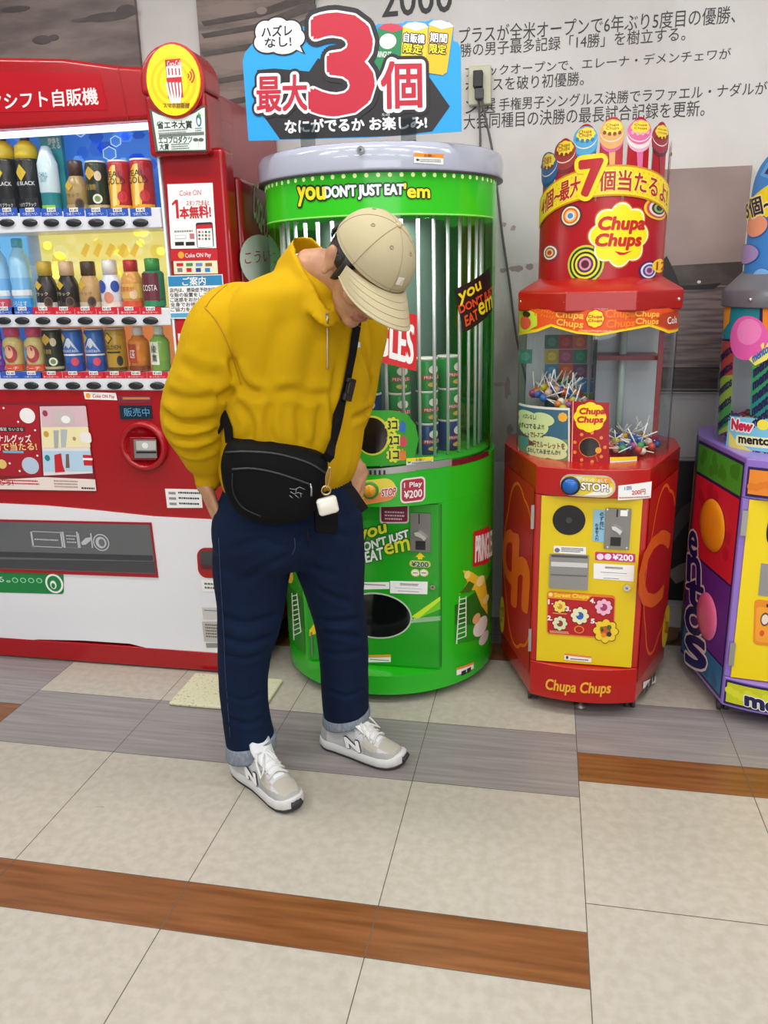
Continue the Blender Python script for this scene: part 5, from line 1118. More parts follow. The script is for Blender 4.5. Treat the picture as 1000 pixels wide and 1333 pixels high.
# inside the drum: grey partition, coloured squares, red rail and post
GRY = mat('partition_grey', '#b4b5ba', .25)
mb = MB(); q0, q1 = fr.pt(-.23, .10), fr.pt(.23, .10)
mb.box(CC[0]-.225, CC[0]+.225, CC[1]+.10, CC[1]+.108, ZB, ZT, mat('partition_back', '#c6c8cc', .3)); mb.box(CC[0]-.012, CC[0]-.004, CC[1]-.16, CC[1]+.10, ZB, ZT, clear('partition_clear', '#c9cdd2', .05)); mb.build('partition', lm)
SPB = Pl((0, CC[1]+.099, 0), (1, 0, 0)); d = D(SPB)
rnd = random.Random(11); PALC = ['#2f8f76', '#c43a4a', '#d8702f', '#c8b02a', '#a84a7a', '#3f8fc8', '#7a5a8c', '#2f8f5a']
sq = [['', '#2a6a5a', '#b03044', '#e0683c'], ['#4a9a84', '#c4ac24', '#b0507c', '#2f9070'], ['', '#4a86b0', '#e0622c', '#7a4a70'], ['', '#b03a3a', '#2f7f5a', '#3a8ac8'], ['', '#3a7a8a', '#a04a8a', '#8aa03a']]
for j, row in enumerate(sq):
    for i, c_ in enumerate(row):
        if not c_: continue
        u = 691+i*18.5+(0 if i else -16); v = 436+j*19; d.quad((u, v, u+17.5, v+18), ink(c_), 1); d.ell(u+9, v+9, 5.5, 5.5, ink('#'+''.join('%02x' % min(255, int(c_[k:k+2], 16)+35) for k in (1, 3, 5))), 2, petals=8); d.lines((u+4, v+7, u+14, v+11), ink(c_), 2, 3, .4, 3+i+j)
d.build('flavour_sheet', lm, label='sheet of coloured flavour squares')
mb = MB(); mb.box(CC[0]-.002, CC[0]+.20, CC[1]-.02, CC[1]+.098, 1.125, 1.14, mat('rail_red', '#8a1524', .3)); mb.build('shelf_rail', lm)
mb = MB(); mb.box(CC[0]+.19, CC[0]+.205, CC[1]-.06, CC[1]-.045, ZB, ZT, mat('rail_red', '#8a1524', .3)); mb.build('post', lm)
mb = MB(); mb.lathe([(.012, ZB), (.012, ZT)], mat('tube_clear_green', '#c4d4cc', .15), c=(CC[0]+.09, CC[1]+.04, 0), n=14); mb.build('chute_tube', lm)
# cap and header
fo = lambda R0: [(R0*math.sin(2*PI*(i+.5)/8), -R0*math.cos(2*PI*(i+.5)/8)) for i in range(8)]
mb = MB(); rings = []
for R0, z in ((.255, 1.288), (.269, 1.29), (.269, 1.345), (.262, 1.352), (.2, 1.386)): rings.append([tuple(fr.pt(x, y, z)) for x, y in fo(R0)])
mb.loft(rings, mat('lolly_cap', '#a8170f', .3, coat=.2), smooth=False); mb.build('cap', lm, bevel=.004)
for a in (-1.15, -.4, .4, 1.1):
    q = fr.pt(.262*math.sin(a), -.262*math.cos(a), 1.318); MB().sphere(tuple(q), .006, CHROME, 8).build('screw', lm)
HR = .193; SHD = Cy(CC[0], CC[1]+.0, HR); d = D(SHD)
tops = [(713, 222, 13, 27), (735, 205, 17, 26), (762, 187, 19, 25), (797, 178, 19, 25), (833, 178, 19, 25), (861, 184, 13, 25), (877, 206, 7, 26)]
def hd(u, v): return SHD.p(u, v)
z0 = 1.372; crown = []
for u, v, ru, rv in tops:
    a, b = hd(u, v); crown.append((a, b, ru, rv))
th = [-1.42+2.84*i/60 for i in range(61)]
def topz(a):
    z = 1.60
    for (ac, b, ru, rv) in crown:
        w_ = .034; dx = (a-ac)/w_
        if abs(dx) < 1: z = max(z, b+.052*math.sqrt(1-dx*dx))
    return z
poly = [(HR*-1.45, z0)]+[(HR*1.45, z0)]+[(HR*t_, topz(HR*t_)) for t_ in [1.45-2.9*i/150 for i in range(151)]]
vs = []; fs = []; N = 150
for i in range(N+1):
    a = HR*(-1.45+2.9*i/N); vs += [(a, z0), (a, topz(a))]
    if i: fs.append((2*i-2, 2*i, 2*i+1, 2*i-1))
d.mb.add([SHD.map(a, b, 0) for a, b in vs], fs, CRED2)
d.mb.add([SHD.map(a, b, -.004) for a, b in vs], [tuple(reversed(f)) for f in fs], ink('#d8d4d0'))
PB = [('#c8b02a', '#2f5f9a', '#24487a'), ('#d8b02a', '#a03a34', '#7a2a3a'), ('#e8c42a', '#4fa0c8', '#2a7aa8'), ('#f0c83a', '#d8a05a', '#c85a8a'), ('#e8c42a', '#d86a9a', '#e0a0c0'), ('#e8c03a', '#a03040', '#5a2a2a'), ('#c8a83a', '#2a3a5a', '#2f5f9a')]
for (u, v, ru, rv), (c1, c2, c3) in zip(tops, PB):
    v -= 5; rv *= 1.12; d.poly([(u-ru*.25, v+10), (u+ru*.25, v+10), (u+ru*.15, v+55), (u-ru*.15, v+55)], ink(c2), .6)
    d.ell(u, v+8, ru*.82, rv*.62, ink(c3), 1); d.ell(u, v+4, ru*.85, rv*.6, ink('#f0d8d0' if c2 == '#d86a9a' else c2), 1.5); d.ell(u, v-1, ru*.84, rv*.58, ink(c2), 2); d.ell(u, v-2, ru*.8, rv*.5, ink('#e8dcd0'), 2.5); d.ell(u, v-3.5, ru*.8, rv*.5, ink(c2), 3)
    d.ell(u+1, v-7, ru*.62, rv*.32, ink('#f2d23a'), 3.5, petals=8); d.txt('Chupa', (u-ru*.4, v-12, u+ru*.45, v-8), ink('#8a2a1a'), 4.5); d.txt('Chups', (u-ru*.4, v-7.5, u+ru*.45, v-3.5), ink('#8a2a1a'), 4.5)
    for j in (-1.5, -.5, .5, 1.5): d.ell(u+j*ru*.34, v+2-abs(j)*1.5, ru*.12, 2.6, ink('#7a3a1c' if c1 != '#e8c42a' else c3), 4.3, 10)
# yellow arched band
def bandz(a):
    lo, hi = a/(HR*1.42), 1; return 1.655-.072*lo*lo*(1.0)+.006*lo
vs = []; fs = []; vs2 = []; N = 60
for i in range(N+1):
    a = HR*(-1.43+2.86*i/N); c_ = bandz(a); vs += [(a, c_-.042), (a, c_+.042)]; vs2 += [(a, c_-.037), (a, c_+.037)]
    if i: fs.append((2*i-2, 2*i, 2*i+1, 2*i-1))
d.put(vs, fs, ink('#c88a1a'), 4.8); d.put(vs2, fs, ink('#f2d41c'), 5.2)
rnd = random.Random(4)
for i in range(-15, 16):
    for j in (-.028, -.014, 0, .014, .028):
        a = i*.0175+(.008 if int(j*1000) % 28 else 0)
        if abs(a) < HR*1.4: d.put([(a+.0028*math.cos(g), bandz(a)+j+.0028*math.sin(g)) for g in [PI*k/4 for k in range(8)]], [tuple(range(8))], ink('#e2b81a'), 5.6)
for st, u0, u1, v0, v1, kk in (('4個~', 708, 732, 241, 270, .03), ('最大', 731, 757, 229, 255, .03), ('個当たるよ!', 780, 868, 219, 253, .03)):
    a0, a1 = hd(u0, 240)[0], hd(u1, 240)[0]; vs, fsx = text2d(st); bx = [v[0] for v in vs]; x0, x1 = min(bx), max(bx); y0 = min(v[1] for v in vs); y1 = max(v[1] for v in vs)
    for l, off, m in ((6, .0035, ink('#f6e87a')), (7.2, .0012, ink('#b3202a'))):
        for k in range(8):
            g = 2*PI*k/8; d.put([((a0+(a1-a0)*(x-x0)/(x1-x0))+off*math.cos(g), bandz(a0+(a1-a0)*(x-x0)/(x1-x0))+(-.027+.054*(y-y0)/(y1-y0))+off*math.sin(g)) for x, y in vs], fsx, m, l+.05*k)
Q7 = [(757, 212), (783, 209), (779, 252), (758, 254)]
d.txt('7', Q7, ink('#f0d41c'), 7.8, off=.2); d.txt('7', Q7, ink('#b3202a'), 9, off=.07, shear=0)
LOGO = (808, 306)
d.ell(*LOGO, 40, 42, ink('#c8501a'), 1, petals=8, amp=.16); d.ell(*LOGO, 38, 40, ink('#f6efc0'), 2, petals=8, amp=.16); d.ell(*LOGO, 35.5, 37.5, ink('#f4de14'), 3, petals=8, amp=.16)
d.txt('Chupa', [(780, 283), (838, 282), (838, 304), (780, 304)], ink('#c02020'), 4, off=.05, shear=.2); d.txt('Chups', [(776, 305), (834, 304), (834, 325), (776, 325)], ink('#c02020'), 4, off=.05, shear=.2)
d.poly([(800, 327), (812, 329), (824, 326), (812, 332), (806, 332)], ink('#c02020'), 4)
def bull(u, v, r, cs, l=1):
    for k, c_ in enumerate(cs): d.ell(u, v, r*(1-k/len(cs)*.9), r*(1-k/len(cs)*.9)*1.04, ink(c_), l+.4*k)
bull(743, 281, 14, ['#3a2a3a', '#f0d8b0', '#d8602a', '#f0b04a', '#d8d8e0', '#4a8ab8']); bull(716, 329, 10.5, ['#7a3a4a', '#e8e0d0', '#8a5a3a', '#e0c08a', '#b8402a'])
bull(762, 344, 24, ['#b8c82a', '#2a2a3a', '#d8d82a', '#3a2a1a', '#e8d83a', '#4a2a5a', '#d88aa0', '#5a1a2a']); bull(858, 271, 15, ['#e8c02a', '#d0405a', '#e8d8c0', '#3a2a4a', '#8ac04a', '#3a2a3a']); bull(845, 352, 12, ['#3a2a5a', '#e8d8d8', '#3a4a9a', '#d8a8c0', '#7a3a7a']); bull(870, 312, 7, ['#e0c83a', '#8aa02a', '#5a3a2a'])
d.ell(858, 346, 7, 9, YEL, 3); d.txt('12', (854, 341, 863, 351), REDI, 4, off=.04)
d.build('header', lm)
MB().lathe([(HR-.006, z0-.03), (HR-.006, 1.60), (.01, 1.60)], mat('header_core', '#9c1018', .5), c=(*CC, 0), n=40, caps=False).build('header_core', lm)
# lollipops: every one its own thing
LCOL = ['#d8a03a', '#c84a3a', '#3a6ab8', '#e0b8a0', '#4a9a5a', '#a04a8a', '#e8d8c8', '#d87a3a', '#2a4a8a', '#c8c03a']
def lolly(col):
    t = thing('lollipop', 'x', 'lollipop', (0, 0, 0)); MB().sphere((0, 0, 0), .0125, ink(col, .3), 8).build('candy', t)
    MB().tube([(0, 0, .011), (0, 0, .075)], .0022, ink('#f0eee8', .5), 6).build('stick', t); return t
LP = [lolly(c_) for c_ in LCOL]; used = [False]*len(LP)
rnd = random.Random(21)
def heap(n, cx, cy, rx, ry, zf, label, group):
    for i in range(n):
        while True:
            a, b = rnd.uniform(-1, 1), rnd.uniform(-1, 1)
            x, y = cx+rx*a, cy+ry*b
            if a*a+b*b < 1 and math.hypot(x-CC[0], y-CC[1]) < CR-.026 and (x < CC[0]-.03 or x > CC[0]+.02) and y < CC[1]+.075 and math.hypot(x-CC[0]-.09, y-CC[1]-.04) > .035 and not (abs(x-CC[0]-.1975) < .025 and abs(y-CC[1]+.0525) < .025): break
        z = zf(a, b)-rnd.uniform(0, .02); k = rnd.randrange(len(LP)); lo = .852 if cx > CC[0] else .955; z = max(z, lo)
        for _ in range(60):
            rot = (rnd.gauss(0, 1.1), rnd.gauss(0, 1.1), rnd.uniform(0, 6.2))
            sv = Matrix.Rotation(rot[2], 3, 'Z') @ (Matrix.Rotation(rot[1], 3, 'Y') @ (Matrix.Rotation(rot[0], 3, 'X') @ Vector((0, 0, .077))))
            tx, ty, tz = x+sv.x-CC[0], y+sv.y-CC[1], z+sv.z
            if math.hypot(tx, ty) < CR-.018 and tz > lo-.008 and (tx < -.018 if x < CC[0]-.02 else tx > .004) and ty < .09 and not (math.hypot(tx-.09, ty-.04) < .03): break
        else: rot = (0, 0, 0)
        if not used[k]:
            o = LP[k]; used[k] = True; o.location = (x, y, z); o.rotation_euler = rot; o['label'] = label; o['group'] = group
        else: dup(LP[k], (x, y, z), label, group, rot)
heap(70, CC[0]-.12, CC[1]-.06, .12, .14, lambda a, b: .992+.055*(1-a*a-b*b)+.02*max(0, -a), 'white-stick lollipop in the tall heap above the blue print of the red machine', 'lollipops in the tall heap')
heap(62, CC[0]+.12, CC[1]-.06, .12, .14, lambda a, b: .858+.025*(1-a*a-b*b), 'white-stick lollipop in the low heap beside the red roulette panel', 'lollipops in the low heap')
MB().lathe([(.005, .915), (.235, .935)], ink('#8a7a5a'), c=(*CC, 0), n=24, a0=-2.3, a1=-.25, caps=False).build('heap_floor', lm)
# ------------------------------------------------------------------ purple candy machine at the right edge
LIL = mat('candy_lilac', '#8d6fc4', .3, coat=.2); NAVY = ink('#1f1a4c')
f2 = Frame((.797, 2.79), math.radians(-8)); C2 = f2.c
mm = thing('candy_vending_machine', 'purple candy dispenser with colour blocks and a yellow door at the frame edge', 'vending machine', (C2[0], C2[1], 0))
YD = mat('candy_yellow', '#eed20a', .3)
dp2 = candy_base(f2, mm, LIL, .865, .155, .745, YD)
S = f2.plane(-.292, .03, -HWF, YF); d = D(S); L = Vector((.292-HWF, .03-YF)).length
B = lambda z0, z1, c_, l=2, a0=.012, a1=L-.016: d.put([(a0, z0), (a1, z0), (a1, z1), (a0, z1)], [(0, 1, 2, 3)], ink(c_), l)
d.put([(.006, .07), (L-.01, .07), (L-.01, .85), (.006, .85)], [(0, 1, 2, 3)], NAVY, 1)
B(.745, .84, '#3f9a2c'); B(.46, .735, '#cf2236'); B(.185, .452, '#5a2a86'); B(.08, .178, '#2a6f9c')
rnd = random.Random(2)
for z0_, z1_, c_ in ((.745, .84, '#358424'), (.46, .735, '#b81a2e'), (.08, .178, '#246088')):
    for i in range(14):
        a, b = rnd.uniform(.04, L-.05), rnd.uniform(z0_+.02, z1_-.02); r = rnd.uniform(.015, .024); r = min(r, b-z0_, z1_-b, a-.012, L-.016-a); d.put([(a+r*math.cos(g), b+r*math.sin(g)) for g in [2*PI*k/14 for k in range(14)]], [tuple(range(14))], ink(c_), 2.3+.01*i)
d.build('side_print', mm)
def candy_dome(a, b, ra, rb, h, col):
    mb = MB(); g = lambda x, y, z: S.map(a+x*ra, b+y*rb, .004+z*h); mb.lathe([(1.0, 0), (.96, .3), (.85, .58), (.65, .8), (.4, .94), (.15, .99), (.001, 1.0)], mat('candy_'+col.lstrip('#'), col, .25, coat=.3), n=36, xf=g, caps=False); return mb.build('raised_candy', mm)
a, b = S.p(929, 684); candy_dome(a, b, .096, .086, .014, '#e6941c')
a, b = S.p(922, 802); candy_dome(a, b, .080, .08, .014, '#dc6a96')
# lettering down the side on a cut-out strip
d = D(S)
TS = f2.plane(-.292, .10, -HWF, YF)
for st, q_ in (('s', [(894, 824), (920, 836), (921, 873), (894, 862)]), ('o', [(894, 787), (917, 796), (917, 830), (894, 821)]), ('t', [(895, 752), (919, 762), (918, 794), (895, 785)]), ('n', [(897, 722), (913, 729), (913, 762), (896, 754)]), ('e', [(899, 690), (909, 695), (909, 726), (898, 720)])):
    d.txt(st, q_, ink('#e8dede'), 5, off=.13); d.txt(st, q_, ink('#1f1f66'), 6.5, off=.05)
d.build('side_lettering', mm)
mb = MB(); q0 = f2.pt(-.296, .06); SY2 = Pl(f2.pt(-.2925, .18), f2.pt(-.2925, .03)-f2.pt(-.2925, .18)); d = D(SY2)
d.put([(.01, .08), (.14, .08), (.14, .845), (.01, .845)], [(0, 1, 2, 3)], NAVY, 1); d.put([(.015, .2), (.135, .2), (.135, .74), (.015, .74)], [(0, 1, 2, 3)], ink('#d8b01c'), 2); d.put([(.015, .75), (.135, .75), (.135, .84), (.015, .84)], [(0, 1, 2, 3)], ink('#2a6f9c'), 2); d.put([(.015, .085), (.135, .085), (.135, .19), (.015, .19)], [(0, 1, 2, 3)], ink('#2f8f6a'), 2); d.build('rear_print', mm)
L2 = lip(f2); d = D(L2)
AO = -.1396*LIPR
for z0_, z1_, e__, m_, l_ in ((.752, .842, 0, NAVY, 1), (.760, .834, .006, ink('#e8872a'), 2)): d.put([(AO-.166+e__, z0_), (AO+.166-e__, z0_), (AO+.166-e__, z1_), (AO-.166+e__, z1_)], [(0, 1, 2, 3)], m_, l_)
rnd = random.Random(6)
for i in range(9): d.ell(978+i*6.5, 630+rnd.uniform(-4, 5)+i, 5, 5, ink('#dd7a20'), 2.3+.01*i)
d.build('top_print', mm); d = D(L2)
for z0_, z1_, e__, m_, l_ in ((.064, .148, 0, NAVY, 1), (.072, .14, .006, ink('#c8cc22'), 2)): d.put([(AO-.166+e__, z0_), (AO+.166-e__, z0_), (AO+.166-e__, z1_), (AO-.166+e__, z1_)], [(0, 1, 2, 3)], m_, l_)
for i in range(8): d.ell(950+i*8, 898+i*1.8+(i % 3)*3, 6, 5, ink('#d8da2a'), 2.3+.01*i)
d.txt('mentos', [(971, 904), (1075, 923), (1075, 940), (971, 917)], ink('#f0ecec'), 3, off=.18); d.txt('mentos', [(971, 904), (1075, 923), (1075, 940), (971, 917)], ink('#1c1a48'), 4.5, off=.1)
d.build('bottom_print', mm)
d = D(dp2)
d.ell(1004, 690, 6, 18, mat('speaker_black', '#151516', .5), 1); d.build('speaker', mm); d = D(dp2); d.quad([(991, 733), (1040, 740), (1040, 780), (987, 775)], mat('tray_steel', '#9b9a98', .35, metal=.7), 1)
d.build('tray_flap', mm); d = D(dp2)
d.rr([(984, 780), (1040, 786), (1040, 846), (979, 838)], ink('#e88a1c'), 1, .1); d.rr([(986, 790), (1040, 794), (1040, 842), (982, 834)], ink('#f0a02a'), 2, .1); d.quad([(998, 786), (1006, 787), (1006, 791), (998, 790)], BLK, 3); d.ell(996, 806, 6, 9, ink('#6a4a3a'), 3); d.ell(996, 806, 4.5, 6.5, ink('#e8d8c8'), 4); d.ell(992, 824, 3, 4, ink('#d8501c'), 3)
d.build('flavour_plate', mm)
for q_ in ((967, 664, 971, 697), (951, 836, 955, 866)):
    d = D(dp2); d.rslab(q_, STEEL, 0, .006); d.build('hinge', mm)
S2C = Cy(C2[0], C2[1], CR)
MB().lathe([(CR, .866), (CR, 1.30)], MATS['candy_tube'], c=(*C2, 0), n=56, caps=False).build('clear_tube', mm)
d = D(S2C)
d.poly([(941, 396), (1020, 393), (1020, 442), (942, 444)], ink('#1a8090'), 1); d.poly([(943, 396), (953, 396), (950, 420), (943, 430)], ink('#e8941c'), 2); d.quad([(993, 394), (1020, 393), (1020, 442), (992, 443)], ink('#ee8424'), 2); d.quad([(990, 394), (994, 394), (993, 443), (989, 443)], NAVY, 3)
d.poly([(941, 441), (1000, 441), (1000, 444), (941, 444)], NAVY, 2.5)
d.ell(972, 440, 25, 29, ink('#e45fae'), 4); d.ell(975, 432, 16, 17, ink('#ee84c0'), 4.5)
d.build('tube_band', mm)
d = D(S2C)
d.poly([(941, 445), (957, 444), (951, 560), (936, 566)], ink('#a8403a'), 1); d.poly([(939, 490), (955, 488), (951, 560), (936, 566)], ink('#8aa83a'), 1.5); d.poly([(938, 530), (953, 525), (950, 552), (936, 562)], ink('#3f8f4a'), 2)
for i in range(5): d.txt('mentos', [(939-i*.8, 462+i*22), (955-i*.8, 448+i*22), (955-i*.8, 458+i*22), (939-i*.8, 472+i*22)], ink('#1f1a4c'), 3, off=.05)
d.build('flavour_sheet', mm); d = D(S2C)
d.poly([(981, 446), (1030, 446), (1030, 545), (977, 540)], ink('#4f9a3a'), 1); d.poly([(980, 480), (1030, 470), (1030, 545), (977, 540)], ink('#2f8a5a'), 1.5); d.poly([(979, 515), (1030, 505), (1030, 545), (977, 540)], ink('#1f7f78'), 2)
for i in range(5): d.txt('mentos', [(982-i*.6, 480+i*17), (1012-i*.6, 456+i*17), (1012-i*.6, 467+i*17), (982-i*.6, 491+i*17)], ink('#1f1a4c'), 3, off=.06)
d.poly([(976, 468), (994, 446), (1012, 446), (1012, 462), (984, 476)], ink('#f0e06a'), 4); d.txt('mentos', [(980, 464), (1004, 447), (1004, 456), (982, 472)], ink('#2a6ab0'), 5, off=.05)
d.build('flavour_sheet', mm); d = D(S2C)
d.poly([(950, 541), (1030, 546), (1030, 606), (950, 590), (946, 580)], ink('#7cc4de'), 3.5); d.poly([(950, 560), (960, 575), (990, 592), (1030, 600), (1030, 608), (950, 592)], ink('#e8dc6a'), 3.8)
d.txt('New', [(953, 545), (981, 549), (980, 562), (954, 558)], PAPER, 4.4, off=.2, shear=.2); d.txt('New', [(953, 545), (981, 549), (980, 562), (954, 558)], ink('#cc2a4a'), 5.6, off=.07, shear=.2)
d.rr([(960, 565), (1030, 572), (1030, 585), (958, 579)], ink('#f2f0b8'), 4.4, .3); d.txt('mentos', [(963, 567), (1010, 572), (1010, 580), (963, 576)], BLK, 5.2, off=.06); d.ell(994, 553, 8, 7, ink('#f0e24a'), 4.4); d.rr([(980, 586), (1010, 590), (1010, 596), (980, 592)], BLK, 4.6, .4); d.txt('レモン', [(983, 587), (1004, 590), (1004, 594.5), (983, 591.5)], PAPER, 5.4)
d.build('new_sticker', mm)
MB().box(C2[0]-.2, C2[0]+.2, C2[1]+.11, C2[1]+.118, .866, 1.3, GRY).build('partition', mm)
mb = MB(); mb.lathe([(.24, 1.288), (.262, 1.29), (.262, 1.335), (.255, 1.345), (.225, 1.375), (.2, 1.40)], mat('cap_grey', '#6f7078', .3, metal=.3), c=(*C2, 0), n=48); mb.build('cap', mm, bevel=.003)
for a in (-.95, -.35, .3): MB().sphere((C2[0]+.263*math.sin(a), C2[1]-.263*math.cos(a), 1.314), .006, CHROME, 8).build('screw', mm)
H2R = .212; S2H = Cy(C2[0], C2[1], H2R); d = D(S2H)
vs = []; fs = []; N = 60
def t2(a): x = a/(H2R*1.5); return 1.60+.17*math.sqrt(max(0.0, 1-x*x))
for i in range(N+1):
    a = H2R*(-1.5+3.0*i/N); vs += [(a, 1.352), (a, t2(a))]
    if i: fs.append((2*i-2, 2*i, 2*i+1, 2*i-1))
d.mb.add([S2H.map(a, b, 0) for a, b in vs], fs, mat('header_blue', '#3d86d0', .3)); d.mb.add([S2H.map(a, b, -.004) for a, b in vs], [tuple(reversed(f)) for f in fs], ink('#d8d4d0'))
vs = []; fs = []
for i in range(N+1):
    a = H2R*(-1.5+3.0*i/N); x = a/(H2R*1.5); c_ = 1.625-.075*x*x; vs += [(a, c_-.045), (a, c_+.045)]
    if i: fs.append((2*i-2, 2*i, 2*i+1, 2*i-1))
d.put(vs, fs, ink('#f0d41c'), 2)
d.txt('5個~', [(972, 264), (1010, 249), (1011, 274), (974, 286)], ink('#f8e88a'), 3, off=.12); d.txt('5個~', [(972, 264), (1010, 249), (1011, 274), (974, 286)], ink('#2a2248'), 4.6, off=.03)
for u, v, r, c_ in ((984, 294, 14, '#e89a7a'), (972, 331, 12, '#a894cc'), (991, 364, 14, '#7ab8ec')): d.ell(u, v, r, r*1.1, ink('#2f6ab0'), 2.6); d.ell(u, v, r*.94, r*1.03, ink(c_), 3.2)
d.poly([(990, 228), (1010, 196), (1016, 236), (1000, 232)], ink('#5fa4e4'), 1); d.poly([(996, 226), (1010, 204), (1016, 230)], ink('#3a2a5a'), 2.2)
d.build('header', mm)
# wrapped candies at the foot of its drum
CCOL = ['#7a3a9a', '#c83a6a', '#4a8ac8', '#d8c04a', '#8a4a3a', '#3f8f5a']
def wcandy(col):
    t = thing('wrapped_candy', 'x', 'candy', (0, 0, 0)); MB().sphere((0, 0, 0), .011, ink(col, .3), 8, sc=(1.5, 1, 1)).build('candy', t)
    for s_ in (-1, 1): MB().lathe([(.003, 0), (.0095, .012), (.001, .011)], ink(col, .3), n=10, xf=lambda x, y, z, s_=s_: (s_*(.014+z), x, y), caps=False).build('wrapper_twist', t)
    return t
WC = [wcandy(c_) for c_ in CCOL]; usedc = [False]*len(WC); rnd = random.Random(9)
for i in range(70):
    while True:
        a, r = rnd.uniform(-2.1, .6), CR*math.sqrt(rnd.uniform(.35, 1))*.83
        x, y = C2[0]+r*math.sin(a), C2[1]-r*math.cos(a)
        if y < C2[1]+.09: break
    z = .886+rnd.choice((0, .018, .036, .055)); k = rnd.randrange(len(WC)); rot = (rnd.uniform(-.4, .4), rnd.uniform(-.5, .5), rnd.uniform(0, 6.2)); lb = 'small wrapped candy heaped at the bottom of the purple machine drum'
    if not usedc[k]:
        o = WC[k]; usedc[k] = True; o.location = (x, y, z); o.rotation_euler = rot; o['label'] = lb; o['group'] = 'wrapped candies in the purple machine'
    else: dup(WC[k], (x, y, z), lb, 'wrapped candies in the purple machine', rot)
# ================================================================== THE MAN
from mathutils.bvhtree import BVHTree
SKIN = mat('skin', '#b98a68', .5, noise_mix=('#ad7c5c', 30, (1, 1, 1), .4, .6)); MUST = mat('sweat_mustard', '#c19806', .85, spec=.15, bump=(420, .2))
DENIM = mat('denim', '#0d1e3a', .8, spec=.15, bump=(500, .35), noise_mix=('#0b1a34', 7, (2, 2, .6), .35, .65)); CUFF = mat('denim_cuff', '#8a939c', .85, spec=.1, noise_mix=('#78818b', 200, (1, 1, .3), .4, .6))
HAIRM = mat('hair_black', '#15120f', .45, bump=(200, .6)); CAPC = mat('cap_khaki', '#b5a988', .85, spec=.1, bump=(600, .3)); CAPD = mat('cap_stitch', '#9c9074', .85)
BAGM = mat('bag_black', '#08090b', .75, spec=.15, bump=(500, .15)); STRAP = mat('strap_black', '#0b0b0d', .75, spec=.2)
Fb = Vector((.766, -.643, 0)); Sb = Vector((.643, .766, 0)); UP = Vector((0, 0, 1))
man = thing('person', 'man in mustard half-zip sweatshirt, khaki cap and dark jeans looking down, hands in pockets', 'person', (-.68, 2.02, 0))
def px(u, v, Y): return at(u, v, Y)
def ell_ring(c, hw, hd, n=28, s=Sb, f=Fb, p=1.0, tilt=None):
    out = []
    for i in range(n):
        g = 2*PI*i/n; q = c+s*(hw*math.cos(g))+f*(hd*math.sin(g))
        if tilt: q = q+UP*(tilt*(q.x-c.x))
        out.append(q)
    return out
def limb(mb, pts, m, n=14, k=5):
    """pts: (position, radius)"""
    sp = spline([(*p, r) for p, r in pts], k); mb.tube([tuple(q[:3]) for q in sp], [float(q[3]) for q in sp], m, n)
    for q in (sp[0], sp[-1]): mb.sphere(tuple(q[:3]), float(q[3])*.98, m, 8)
def limb_r(mb, pts, m): limb(mb, [(px(u, v, Y), r) for u, v, Y, r in pts], m)
# ---- sweatshirt: torso, sleeves and collar as one cloth
mb = MB()
tors = [(376, 634, 2.0, .172, .132), (377, 622, 2.0, .186, .146), (378, 600, 2.0, .198, .158), (380, 560, 1.995, .203, .158), (385, 500, 1.985, .205, .15), (388, 450, 1.975, .207, .145), (388, 412, 1.965, .203, .13), (392, 378, 1.96, .175, .115), (394, 360, 1.96, .115, .08), (402, 347, 1.96, .062, .055)]
sp = spline(tors, 4)
mb.loft([ell_ring(px(q[0], q[1], q[2]), q[3], q[4]) for q in sp], MUST)
RS = [(345, 408, 1.93, .06), (322, 408, 1.905, .074), (300, 420, 1.878, .084), (285, 440, 1.86, .086), (274, 474, 1.85, .086), (263, 503, 1.85, .086), (255, 526, 1.86, .086), (256, 552, 1.87, .084), (264, 578, 1.89, .072), (269, 600, 1.91, .056), (271, 612, 1.918, .041), (271, 623, 1.92, .037)]
LSv = [(440, 395, 2.04, .075), (462, 415, 2.08, .080), (466, 432, 2.10, .080), (461, 470, 2.13, .075), (455, 512, 2.15, .072), (444, 550, 2.15, .066), (440, 575, 2.14, .054), (444, 590, 2.12, .042), (447, 600, 2.12, .038)]
top = [(384, 307, 2.03), (379, 321, 1.92), (392, 346, 1.865), (409, 374, 1.845), (426, 402, 1.84), (438, 392, 1.90), (437, 365, 1.96), (428, 335, 2.03), (405, 308, 2.06)]
bot = [(362, 338, 2.06), (356, 350, 1.95), (372, 378, 1.87), (398, 405, 1.83), (426, 426, 1.815), (452, 412, 1.90), (455, 385, 1.97), (445, 350, 2.06), (405, 330, 2.10)]
tp = spline([px(*p) for p in top]+[px(*top[0])], 4)[:-1]; bp = spline([px(*p) for p in bot]+[px(*bot[0])], 4)[:-1]
ct = sum((Vector(p) for p in tp), Vector())/len(tp); rings = []
for a, b in zip(tp, bp):
    a, b = Vector(a), Vector(b); i = (ct-a); i = (i-UP*i.z).normalized()*.013
    rings.append([a, a+i, b+i*1.5, b])
rings.append(rings[0])
mb.loft(rings, MUST, cap=False)
sm = softbody(mb, 'sweat', .0075, 5, .5)
for rows in (RS, LSv):
    q = MB(); limb_r(q, rows, MUST); s2 = softbody(q, 'sleeve', .0075, 4, .5)
    o_ = len(sm.vertices); V = [tuple(v.co) for v in sm.vertices]+[tuple(v.co) for v in s2.vertices]; Fc = [tuple(p.vertices) for p in sm.polygons]+[tuple(i+o_ for i in p.vertices) for p in s2.polygons]
    sm = bpy.data.meshes.new('sweat'); sm.from_pydata(V, [], Fc); sm.update()
def nz(p, sc, ax=(1, 1, 1), o=0): return noise.noise(Vector((p.x*sc*ax[0]+o, p.y*sc*ax[1]+o*.7, p.z*sc*ax[2]-o*.3)))
hemz = px(376, 634, 2.0).z
relb = px(256, 545, 1.87); larm = px(300, 560, 1.9)
def crease(x): return (1-min(1, abs(x)*3.2))**2
